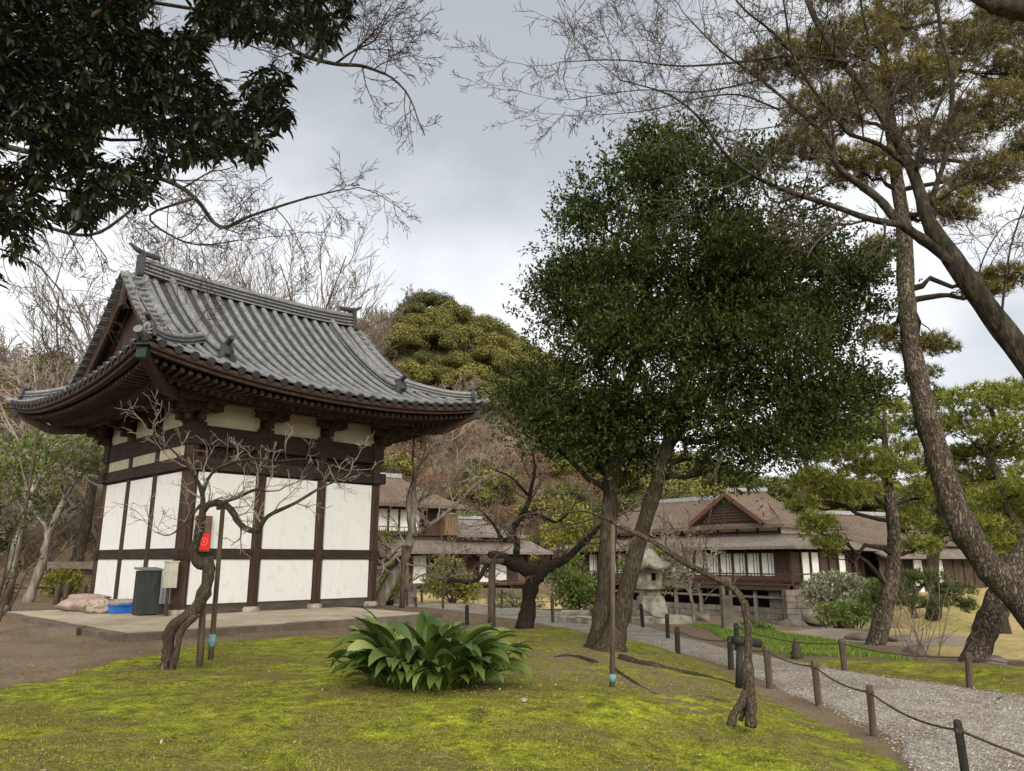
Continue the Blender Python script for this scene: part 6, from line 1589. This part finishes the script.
# twiggy bare limbs behind it
bG_ = np.array([-9.5, 9.5, .3]); bG_[2] = gh(-9.5, 9.5)
tG, _ = treebuild('bare_cherry_tree', bG_, 'leafless tree whose twiggy limbs hang behind the overhanging leaves above the hall roof',
    [[(-310, 740, 9.5, 20), (-290, 560, 9.5, 18), (-260, 380, 9.5, 17), (-200, 240, 9.5, 14), (-120, 150, 9.4, 11), (-40, 110, 9.3, 8)]],
    [[(-40, 110, 9.3, 6), (60, 70, 9.1, 5), (150, 45, 9, 4.5), (230, 35, 8.9, 4), (275, 42, 8.8, 3.6), (305, 56, 8.8, 3.2), (335, 64, 8.7, 2.8), (362, 66, 8.7, 2.4), (385, 74, 8.6, 1.8)],
     [(-60, 130, 9.3, 5), (20, 150, 9.4, 4.2), (100, 165, 9.5, 3.6), (165, 180, 9.5, 3.2), (195, 198, 9.5, 3), (220, 227, 9.5, 2.6), (250, 216, 9.5, 2.1), (300, 200, 9.5, 1.5), (340, 190, 9.5, 1)],
     [(-120, 160, 9.4, 5), (-40, 200, 9.6, 3.5), (40, 225, 9.8, 2.6), (90, 235, 9.9, 2.2), (125, 215, 10, 2), (150, 190, 10, 1.6), (175, 160, 10, 1)],
     [(195, 198, 9.5, 2), (150, 215, 9.6, 1.6), (170, 235, 9.6, 1.4), (200, 245, 9.6, 1.1), (240, 240, 9.6, .8)],
     [(335, 64, 8.7, 1.8), (355, 50, 8.6, 1.5), (375, 40, 8.5, 1.1), (385, 20, 8.5, .8)], [(305, 56, 8.8, 1.8), (320, 40, 8.8, 1.3), (345, 20, 8.8, 1), (360, 0, 8.8, .7)], [(-30, 240, 9.7, 1.6), (30, 260, 9.7, 1.2), (60, 290, 9.7, .8)]],
    M['bark_bare'], M['twig_dark'], {'up': -.05, 'seg': .14, 'minr': .0032, 'ratio': .7}, tw_r=.007, seedlen=1.0, lv=3, kids=4, every=2, trop=-.02, wander=.15, wob=.04)
# bare trees beyond the hall
def baretree(name, bx, by, Y, H_, lab, lean=(0, 0), r=.16, lv=4, kids=4, mt='twig', bark='bark_bare', spread=(.35, .8), trop=.08, minr=.008, group='bare trees beyond the hall'):
    b_ = W(bx, by, Y); b_[2] = gh(b_[0], b_[1]) - .1; t_ = treething(name, b_, lab, group=group)
    P = [b_]; d = np.array([lean[0], lean[1], 1.0]); n = 8
    for i in range(n): d = nz(d + rng.normal(size=3)*.08 + [0, 0, .1]); P.append(P[-1] + d*H_*.5/n)
    R_ = np.linspace(r, r*.5, n+1); mb = MB(); mb.sm = True; mb.tube(P, R_, 8, cap=False); mb.build('trunk', M[bark], t_)
    mb = MB(); tips = []
    for j in range(3, n+1):
        for q in range(1 if j < n else 4):
            a = nz(rng.normal(size=3)*[1, 1, .2]); grow(mb, P[j], nz(a*.75 + [0, 0, 1]), R_[j]*.55, H_*.36*rng.uniform(.8, 1.15), lv - 1, .10, trop, kids + 1, .66, spread, H_*.05, tips=tips, minr=minr)
    mb.build('branches', M[mt], t_)
    return t_, tips
baretree('bare_tree', 70, 610, 30, 15, 'bare tree with a fan of fine branches left of the hall roof peak', r=.24)
baretree('bare_tree', 262, 600, 32, 18.5, 'bare fan-shaped tree behind the left half of the hall roof ridge', r=.2)
baretree('bare_tree', 318, 600, 32, 17, 'bare tree behind the right half of the hall roof ridge', r=.2)
baretree('bare_tree', 5, 608, 27, 9.5, 'pale bare tree at the far left edge on the slope', r=.16, mt='twig_pale', bark='bark_pale')
baretree('bare_tree', 205, 600, 35, 18.5, 'slender bare tree showing just above the hall roof beside the ridge end tile', r=.14)
RS[0] = 0.62
# left garden tree with fresh leaves
bL = W(28, 608, 22); bL[2] = gh(bL[0], bL[1])
tL, tps = treebuild('garden_tree', bL, 'small tree with a forked grey trunk and fresh green leaves left of the hall',
    [[(24, 612, 22, 8), (32, 590, 22, 7), (42, 565, 22, 6), (46, 545, 22, 5.5), (55, 520, 22, 5), (64, 500, 22, 4)]],
    [[(47, 543, 22, 4), (45, 525, 22, 3.3), (35, 515, 22, 2.8), (30, 500, 22, 2.2), (25, 480, 22, 1.8), (20, 460, 22, 1.2)], [(62, 503, 22, 3), (66, 485, 22, 2.3), (60, 465, 22, 1.8), (50, 450, 22, 1.2)], [(64, 500, 22, 2.8), (75, 482, 22, 2), (86, 470, 22, 1.6), (98, 462, 22, 1.1)], [(30, 520, 22, 2.4), (15, 500, 22.2, 2), (0, 490, 22.4, 1.4), (-20, 480, 22.4, 1)]],
    M['bark_pale'], M['twig'], {'up': .3, 'seg': .25, 'minr': .006}, tw_r=.012, seedlen=1.1, lv=2, kids=3, every=3)
mb = MB(); lb = [(W(x, y, 22 + dy), (r/FPX*22, r/FPX*22*.8, r/FPX*22*.6)) for x, y, r, dy in [(20, 455, 26, 0), (50, 447, 26, .3), (82, 455, 22, 0), (5, 480, 20, 0), (65, 470, 20, -.4), (35, 475, 20, .4), (-20, 470, 26, 0), (98, 465, 12, 0)]]
P, D = lobepts(lb, 760, .5); shootleaves(mb, P, unit(D + [0, 0, .3]), 5, .12, .055, .25); mb.build('crown', LM['light'], tL)
# dark leafy sprig at far left
bS = W(-8, 612, 13); bS[2] = gh(bS[0], bS[1]); tS = treething('side_shrub', bS, 'sparse dark green shrub leaning in at the far left edge', 'shrub'); mb = MB(); mb.sm = True
for x, y in [(28, 500), (45, 510), (20, 530), (30, 560), (10, 575)]: mb.tube(branchline(bS, W(x, y, 13), sag=-.05, n=7), np.linspace(.03, .006, 7), 5)
mb.build('stems', M['twig_dark'], tS); mb = MB(); lb = [(W(x, y, 13), (r/FPX*13, r/FPX*13, r/FPX*8)) for x, y, r in [(18, 506, 24), (40, 512, 14), (8, 530, 18), (18, 560, 14), (5, 590, 12)]]
P, D = lobepts(lb, 80, .5); shootleaves(mb, P, unit(D + [.4, 0, 0]), 5, .10, .04, .2); mb.build('foliage', LM['ever'], tS)

# ------------------------------------------------------------------ shrubs
def shrub(name, lobes_px, mat, lab, n, leaf, base=None, stems=True, cat='shrub', power=.3, group=None):
    x0 = np.mean([l[0] for l in lobes_px]); y0 = max(l[1] + l[4] for l in lobes_px); Y = lobes_px[0][2]
    b_ = W(x0, base or y0, Y); b_[2] = min(gh(b_[0], b_[1]), b_[2]) if True else b_[2]
    t_ = thing(name, b_, lab, cat, group); lb = padlobes([(x, y, Y_, rx, ry) for x, y, Y_, rx, ry in lobes_px]); mb = MB()
    P, D = lobepts(lb, n, power); shootleaves(mb, P, unit(D*1.2 + [0, 0, .4]), 5, leaf, leaf*.5, leaf*1.6); mb.build('foliage', mat, t_)
    mb = MB(); mb.sm = True
    for c, r in lb:
        for q in range(4): mb.tube(branchline(b_ + rdir(1)[0]*[.1, .1, 0], c + rdir(1)[0]*np.array(r)*.6, n=5), np.linspace(.03, .01, 5), 5)
    mb.build('stems', M['twig_dark'], t_); return t_
shrub('rounded_shrub', [(447, 570, 30, 12, 8), (460, 582, 30, 12, 8), (437, 585, 30, 12, 7), (468, 590, 30, 10, 6)], LM['yellow'], 'rounded yellow-green shrub in front of the two-storey house', 620, .15)
shrub('clipped_shrub', [(62, 581, 24, 13, 8), (74, 586, 24, 9, 6), (54, 586, 24, 8, 5)], LM['yellow'], 'small clipped bright yellow shrub behind the hall platform at left', 500, .11)
shrub('pale_shrub', [(835, 588, 30, 26, 11), (856, 593, 30, 20, 11), (820, 596, 29.5, 15, 8), (848, 603, 29.5, 22, 7)], LM['grey'], 'mounded pale grey-green shrub above the pond beside the great house', 1500, .14)
shrub('low_green_shrub', [(850, 612, 28, 24, 6), (832, 614, 28, 16, 5), (868, 608, 28, 14, 6)], LM['light'], 'low bright green shrub under the pale mounded shrub', 700, .12)
shrub('light_shrub', [(562, 578, 26, 12, 7), (582, 588, 26, 12, 8), (568, 598, 26, 14, 6), (590, 602, 26, 9, 5), (575, 565, 27, 8, 6)], LM['light'], 'light green shrub between the gnarled plum and the big evergreen trunks', 620, .13)
shrub('light_shrub', [(575, 520, 34, 16, 9), (556, 533, 34, 12, 8), (588, 540, 34, 14, 7), (565, 508, 34, 10, 7)], LM['yellow'], 'yellow-green bushy tree behind the arms of the gnarled plum', 650, .17, cat='tree', base=600)
shrub('light_shrub', [(384, 545, 27, 8, 10), (390, 585, 26, 8, 8), (394, 570, 27, 7, 8)], LM['yellow'], 'thin yellow-green bush right at the hall edge behind the pale bare tree', 400, .12)
shrub('lantern_shrub', [(652, 558, 27, 22, 10), (668, 575, 27, 14, 12), (632, 570, 27, 12, 10)], LM['light'], 'loose light green shrub behind the stone lantern', 600, .13)
shrub('low_green_shrub', [(752, 627, 20.5, 8, 4), (765, 630, 20.3, 7, 3)], LM['light'], 'small bright tuft of leaves at the right foot of the stone pillar', 160, .08)
shrub('bank_shrub', [(505, 600, 27, 16, 5), (530, 602, 27, 12, 4)], LM['grey'], 'low dull shrub on the dry grass beyond the gnarled plum', 260, .1)
baretree('lantern_bare_tree', 693, 622, 22, 3.2, 'small pale leafless tree between the stone lantern and the stone pillar', r=.06, lv=4, mt='twig_pale', bark='bark_pale', spread=(.5, 1.1), trop=.02, minr=.006, group=None)
# thin upright stems on the right bank
g_ = G(925, 664, .05); st = thing('twiggy_shrub', g_, 'thin leafless upright twigs on the bank left of the leaning pine base', 'shrub'); mb = MB()
for q in range(16):
    e_ = W(925 + rng.uniform(-45, 40), rng.uniform(560, 620), g_[1] + rng.uniform(-.5, .5)); grow(mb, g_ + rng.normal(size=3)*[.12, .12, 0], nz(e_ - g_), .008, np.linalg.norm(e_ - g_), 1, .06, .02, 3, .4, minr=.0035)
mb.build('stems', M['twig'], st)

# ------------------------------------------------------------------ aspidistra clump
g_ = W(427, 676, 8.0); g_[2] = gh(g_[0], g_[1]); cl_t = thing('lily_clump', g_, 'broad-leaved glossy green clump growing out of the moss in the foreground', 'plant')
mb = MB(); mb.sm = True; ms_ = MB(); ms_.sm = True
for q in range(310):
    a = rng.uniform(0, 2*pi); rr_ = math.sqrt(rng.random()); root = g_ + np.array([cos(a)*.52*rr_, sin(a)*.34*rr_, -.02]); a2 = a + rng.normal()*.5
    out_ = np.array([cos(a2), sin(a2), 0]); el = R(rng.uniform(58, 89) - 18*rr_); L_ = rng.uniform(.48, .94)*(.9 if rr_ > .7 else 1.05); wd = rng.uniform(.046, .074)
    n = 11; p = root.copy(); ang_ = el; side = nz(np.cross(out_, [0, 0, 1])); tw = rng.normal()*.5; V = []; curl = rng.uniform(.8, 1.9)
    for i in range(n):
        t = i/(n-1); d = out_*cos(ang_) + np.array([0, 0, sin(ang_)]); s_ = side*cos(tw*t) + np.cross(d, side)*sin(tw*t); up_ = np.cross(s_, d)
        w_ = .008 if t < .3 else wd*math.sin(pi*min(1, (t-.3)/.7*.93 + .07))**.75*1.0
        if i == n-1: w_ = .002
        V.append([p - s_*w_ + up_*w_*.22, p, p + s_*w_ + up_*w_*.22]); p = p + d*L_/(n-1); ang_ -= curl*(.02 + .28*t**1.3)*1.0
        if p[2] < g_[2] + .02: p[2] = g_[2] + .02
    mb.grid(np.array(V))
mb.build('foliage', LM['asp'], cl_t)

# ------------------------------------------------------------------ ground cover detail
def scatter(poly, n, ok=None):
    lo, hi = poly.min(0), poly.max(0); P = rng.uniform(lo, hi, (n, 2)); return P[inpoly(P, poly)]
P = scatter(MOSS, 260000); dist = np.hypot(P[:, 0], P[:, 1]); P = P[(dist > 3.5) & (dist < 17) & (rng.random(len(P)) < np.clip(16/dist**1.6, 0, 1)) & (np.abs(np.arctan2(P[:, 0], P[:, 1])) < .8)]
clump = fbm(P[:, 0]*2.5, P[:, 1]*2.5); P = P[clump > -.12 + .3*(rng.random(len(P)) - .5)]; Z = ground_h(P[:, 0], P[:, 1])
mb = MB(); idx = np.repeat(np.arange(len(P)), 3); C = np.stack([P[idx, 0], P[idx, 1], Z[idx] - .004], 1) + rng.normal(size=(len(idx), 3))*[.02, .02, 0]
D = unit(rdir(len(idx))*[1, 1, .3] + [0, 0, .55]); S_ = unit(np.cross(D, rdir(len(idx)))); l = rng.uniform(.010, .026, len(idx))[:, None]
V = np.stack([C - S_*.004, C + S_*.004, C + D*l], 1).reshape(-1, 3); mb.add(V, np.arange(len(V)).reshape(-1, 3))
tag(mb.build('moss_tufts', leafmat('moss_blade', [(0, (.07, .08, .014)), (.5, (.20, .22, .025)), (.85, (.35, .37, .045)), (1, (.44, .34, .12))], rough=.8, trans=.3, spec=.1)), 'fine tufts of yellow-green moss covering the foreground mound', 'moss', kind='stuff')
P = scatter(np.array([G(x, y, -.05)[:2] for x, y in [(690, 626), (760, 629), (820, 637), (860, 647), (915, 662), (905, 668), (840, 666), (780, 657), (730, 645)]]), 26000); Z = ground_h(P[:, 0], P[:, 1]); m_ = zones(P[:, 0], P[:, 1])[1] > .35; P, Z = P[m_], Z[m_]
mb = MB(); C = np.stack([P[:, 0], P[:, 1], Z], 1); D = unit(rdir(len(C))*[.6, .6, .2] + [0, 0, 1]); S_ = unit(np.cross(D, rdir(len(C)))); V = np.stack([C - S_*.009, C + S_*.009, C + D*rng.uniform(.04, .1, len(C))[:, None]], 1).reshape(-1, 3); mb.add(V, np.arange(len(V)).reshape(-1, 3))
tag(mb.build('grass', leafmat('grass_blade', [(0, (.07, .12, .014)), (.6, (.16, .25, .03)), (1, (.30, .38, .07))], rough=.6, trans=.3)), 'short bright green ground cover on the far side of the path', 'grass', kind='stuff')
# loose stones standing proud of the gravel
P = rng.uniform([-1, 5.5], [8, 17], (90000, 2)); P = P[(sdpoly(P, PATHPOLY) < -.05) & (rng.random(len(P)) < np.clip(60/np.hypot(P[:, 0], P[:, 1])**2, 0, 1))]; Z = ground_h(P[:, 0], P[:, 1]) + .018
OCT = np.array([(1, 0, 0), (0, 1, 0), (-1, 0, 0), (0, -1, 0), (0, 0, .8), (0, 0, -.6)], float); OF = np.array([(0, 1, 4), (1, 2, 4), (2, 3, 4), (3, 0, 4), (1, 0, 5), (2, 1, 5), (3, 2, 5), (0, 3, 5)])
s_ = rng.uniform(.004, .011, len(P))[:, None, None]; a_z = rng.uniform(0, 6.28, len(P)); V = OCT[None]*s_*rng.uniform(.6, 1.3, (len(P), 6, 1)); c_a, s_a = np.cos(a_z)[:, None], np.sin(a_z)[:, None]
V = np.stack([V[..., 0]*c_a - V[..., 1]*s_a, V[..., 0]*s_a + V[..., 1]*c_a, V[..., 2]], -1) + np.stack([P[:, 0], P[:, 1], Z], 1)[:, None]
mb = MB(); mb.add(V.reshape(-1, 3), (OF[None] + (np.arange(len(P))*6)[:, None, None]).reshape(-1, 3))
tag(mb.build('loose_gravel', leafmat('gravel_stone', [(0, (.09, .08, .07)), (.5, (.24, .22, .19)), (.9, (.38, .355, .31)), (1, (.58, .55, .5))], rough=.95, trans=0, spec=.15)), 'loose pale stones scattered over the gravel path', 'gravel', kind='stuff')
# fallen leaves and twigs
P = np.concatenate([rng.uniform([-9, 4], [9, 16], (4200, 2)), np.array(g_[:2]) + rng.normal(size=(260, 2))*[1.0, .5]]); P = P[(sdpoly(P, PATHPOLY) > -.9*rng.random(len(P))) & (fbm(P[:, 0]*.9 + 5, P[:, 1]*.9) > -.12)]; Z = ground_h(P[:, 0], P[:, 1]); mb = MB()
leafquads(mb, np.stack([P[:, 0], P[:, 1], Z + .022], 1), rdir(len(P))*[1, 1, .25], np.tile([0, 0, 1.0], (len(P), 1)), rng.uniform(.02, .055, len(P)), rng.uniform(.01, .025, len(P)), .1)
tag(mb.build('fallen_leaves', leafmat('dry_leaf', [(0, (.07, .045, .025)), (.6, (.20, .14, .08)), (1, (.48, .40, .28))], rough=.8, trans=.1)), 'scattered dry leaves and litter lying over the moss and soil', 'leaf litter', kind='stuff')
mb = MB()
for q in range(420):
    x, y = rng.uniform([-6, 4.3], [4, 13]); 
    if sdpoly(np.array([[x, y]]), PATHPOLY)[0] < .2: continue
    z = gh(x, y) + .016; a = rng.uniform(0, pi); l = rng.uniform(.05, .28)
    mb.tube([(x, y, z), (x + cos(a)*l*.5, y + sin(a)*l*.5, z + .012), (x + cos(a + .3)*l, y + sin(a + .3)*l, z)], [.003, .003, .0015], 3, cap=False)
tag(mb.build('fallen_twigs', M['twig']), 'small dry twigs scattered over the moss', 'twigs', kind='stuff')
for i, (px, py, d, lab) in enumerate([(524, 713, .05, ''), (826, 766, .10, '')]):
    g_ = G(px, py, .3); g_[2] = gh(g_[0], g_[1]); mb = MB(); lump(mb, g_ + [0, 0, .02], (d*1.3, d, d*.7), i, i + 30); tag(mb.build('pebble', M['stone'], loc=tuple(g_)), ['small pale pebble on the moss below the broad-leaved clump', 'fist-sized pale stone at the bottom edge of the moss'][i], 'pebble')

# ------------------------------------------------------------------ wooded hill
def hprot(kind, seed):
    "one prototype: an Empty with trunk and crown (kept far below unless used)"
    global rng; old = rng; rng = np.random.default_rng(seed)
    r = thing('hill_tree', (0, 0, 0), 'x', 'tree')
    if kind in ('y', 'd'):
        lb = [(np.array([0, 0, 4.6]), (3.2, 3.2, 2.6))]
        for q in range(15):
            a = rng.uniform(0, 2*pi); e_ = rng.uniform(-.1, 1.35); c = np.array([cos(a)*cos(e_)*3.0, sin(a)*cos(e_)*3.0, 4.4 + sin(e_)*2.2]); s_ = rng.uniform(1.0, 1.7); lb.append((c, (s_, s_, s_*.7)))
        mb = MB(); P, D = lobepts(lb[1:], 5600, .36); mb_n = unit(D + [0, 0, .3])
        T_ = unit(np.cross(mb_n, rdir(len(P)))); leafquads(mb, P, T_ + rdir(len(P))*.5, mb_n + rdir(len(P))*.35, rng.uniform(.18, .40, len(P)), rng.uniform(.14, .26, len(P)), .12)
        mb.build('crown', LM['hy' if kind == 'y' else 'hd'], r, local=True)
        mb = MB(); mb.tube([(0, 0, -1.5), (.1, 0, 2), (0, .1, 4.5)], [.28, .2, .1], 6); mb.build('trunk', M['bark_dark'], r, local=True)
    elif kind == 'b':
        mb = MB(); P = [(0, 0, -1), (.1, 0, 1.2), (0, 0, 2.2)]; mb.tube(P, [.16, .12, .1], 5); mb.build('trunk', LM['hb'], r, local=True); mb = MB()
        for q in range(7): a = q*.9; grow(mb, (0, 0, 1.2 + q*.2), (cos(a)*.7, sin(a)*.7, .9), .06, 3.2, 3, .16, .03, 4, .62, (.35, .9), .5, minr=.02)
        mb.build('branches', LM['hb'], r, local=True)
    else:
        mb = MB(); tips = []
        mb.tube([(0, 0, -1), (.1, 0, 1.2), (0, 0, 2)], [.14, .1, .08], 5)
        for q in range(5): a = q*1.3; grow(mb, (0, 0, 1 + q*.2), (cos(a)*.7, sin(a)*.7, .8), .05, 2.8, 2, .16, .03, 4, .62, (.35, .9), .5, minr=.018, tips=tips)
        mb.build('branches', LM['hb'], r, local=True); mb = MB(); P = np.array([t[0] for t in tips]); idx = np.repeat(np.arange(len(P)), 9)
        C = P[idx] + rng.normal(size=(len(idx), 3))*.45; leafquads(mb, C, rdir(len(C)), rdir(len(C)), .22, .16); mb.build('crown', LM['hr'], r, local=True)
    rng = old
    return r
PROT = {k: [hprot(k, 100 + i*7 + ord(k)) for i in range(n)] for k, n in (('y', 3), ('d', 3), ('b', 3), ('r', 2))}
HLAB = {'y': 'yellow-green round-topped evergreen in the wood on the hill behind the hall', 'd': 'dark green round-crowned tree in the wood on the hill', 'b': 'bare grey-brown twiggy tree on the wooded hillside', 'r': 'bare twiggy tree with thin russet leaves on the hillside'}
HGRP = {'y': 'yellow-green trees on the hill', 'd': 'dark green trees on the hill', 'b': 'bare trees on the hill', 'r': 'russet trees on the hill'}
def project(p):
    d = p[1]*cos(PIT) + (p[2]-EYE)*sin(PIT); u = -p[1]*sin(PIT) + (p[2]-EYE)*cos(PIT); return 512 + FPX*p[0]/d, 385.5 - FPX*u/d
used_ = set(); pts_ = []; hr = np.random.default_rng(5)
cand = []
for q in range(14000):
    az = hr.uniform(-.72, .72); r_ = math.sqrt(hr.uniform(27**2, 112**2)); cand.append((r_*sin(az), r_*cos(az)))
cand = np.array(cand); ch = ground_h(cand[:, 0], cand[:, 1]); hh_ = hill(cand[:, 0], cand[:, 1])
cnt = {k: 0 for k in 'ydbr'}; placed = []
for (x, y), z, h_ in zip(cand, ch, hh_):
    if h_ < .7: continue
    px, py = project((x, y, z + 3)); 
    if px < -90 or px > 1120: continue
    if 125 < px < 325 and py > 300: continue
    u_ = hr.random(); r_ = math.hypot(x, y)
    if px < 125: k = 'b' if u_ < .52 else ('r' if u_ < .74 else ('d' if u_ < .88 else 'y')); 
    elif px < 395 and py > 305 and py < 375: k = 'b' if u_ < .75 else 'd'
    elif px < 620 and py < 312 + max(0, px - 470)*.5: k = 'd' if u_ < .70 else 'y'
    elif px < 580 and py < 385: k = 'y' if u_ < .66 else ('d' if u_ < .93 else 'b')
    elif px < 520: k = 'b' if u_ < .30 else ('r' if u_ < .55 else ('d' if u_ < .8 else 'y'))
    elif px < 640: k = 'd' if u_ < .5 else ('y' if u_ < .65 else ('r' if u_ < .85 else 'b'))
    else: k = 'd' if u_ < .8 else 'y'
    s_ = {'y': .80, 'd': .80, 'b': 1.0, 'r': .95}[k]*hr.uniform(.65, 1.2)*np.clip(r_/75, .55, 1.1)
    md = {'y': 3.1, 'd': 3.2, 'b': 2.6, 'r': 2.6}[k]*s_
    if any((x-a)**2 + (y-b)**2 < (max(md, c)*1.0)**2 for a, b, c in placed): continue
    placed.append((x, y, md)); v = hr.integers(len(PROT[k])); pr = PROT[k][v]; cnt[k] += 1
    o = pr if (k, v) not in used_ else copy_tree(pr); used_.add((k, v))
    o.location = (x, y, z - (2.3*s_ if k in 'yd' else .3)); o.rotation_euler = (0, 0, hr.uniform(0, 6.28)); o.scale = (s_, s_, s_*hr.uniform(.85, 1.1))
    tag(o, HLAB[k], 'tree', HGRP[k])
    o.name = {'y': 'broadleaf_hill_tree', 'd': 'evergreen_hill_tree', 'b': 'bare_hill_tree', 'r': 'russet_hill_tree'}[k]
print('hill trees', cnt)
# brush and leaf litter between the trees
c_ = np.random.default_rng(9); m2 = 26000; az = c_.uniform(-.72, .72, m2); r_ = np.sqrt(c_.uniform(26**2, 108**2, m2)); X_, Y_ = r_*np.sin(az), r_*np.cos(az)
k_ = hill(X_, Y_) > .3; X_, Y_ = X_[k_], Y_[k_]; Z_ = ground_h(X_, Y_); mb = MB()
C = np.stack([X_, Y_, Z_ - .05], 1); n_ = len(C); idx = np.repeat(np.arange(n_), 5); D = unit(rdir(len(idx))*[1, 1, .4] + [0, 0, .9]); S_ = unit(np.cross(D, rdir(len(idx)))); l = rng.uniform(.4, 1.5, len(idx))[:, None]
V = np.stack([C[idx] - S_*.03, C[idx] + S_*.03, C[idx] + D*l], 1).reshape(-1, 3); mb.add(V, np.arange(len(V)).reshape(-1, 3))
tag(mb.build('hill_brush', leafmat('dry_brush', [(0, (.07, .055, .035)), (.5, (.17, .13, .09)), (.85, (.28, .23, .17)), (1, (.16, .18, .06))], rough=.9, trans=.1, spec=.1)), 'dry brown brush covering the slope between the hill trees', 'brush', kind='stuff')
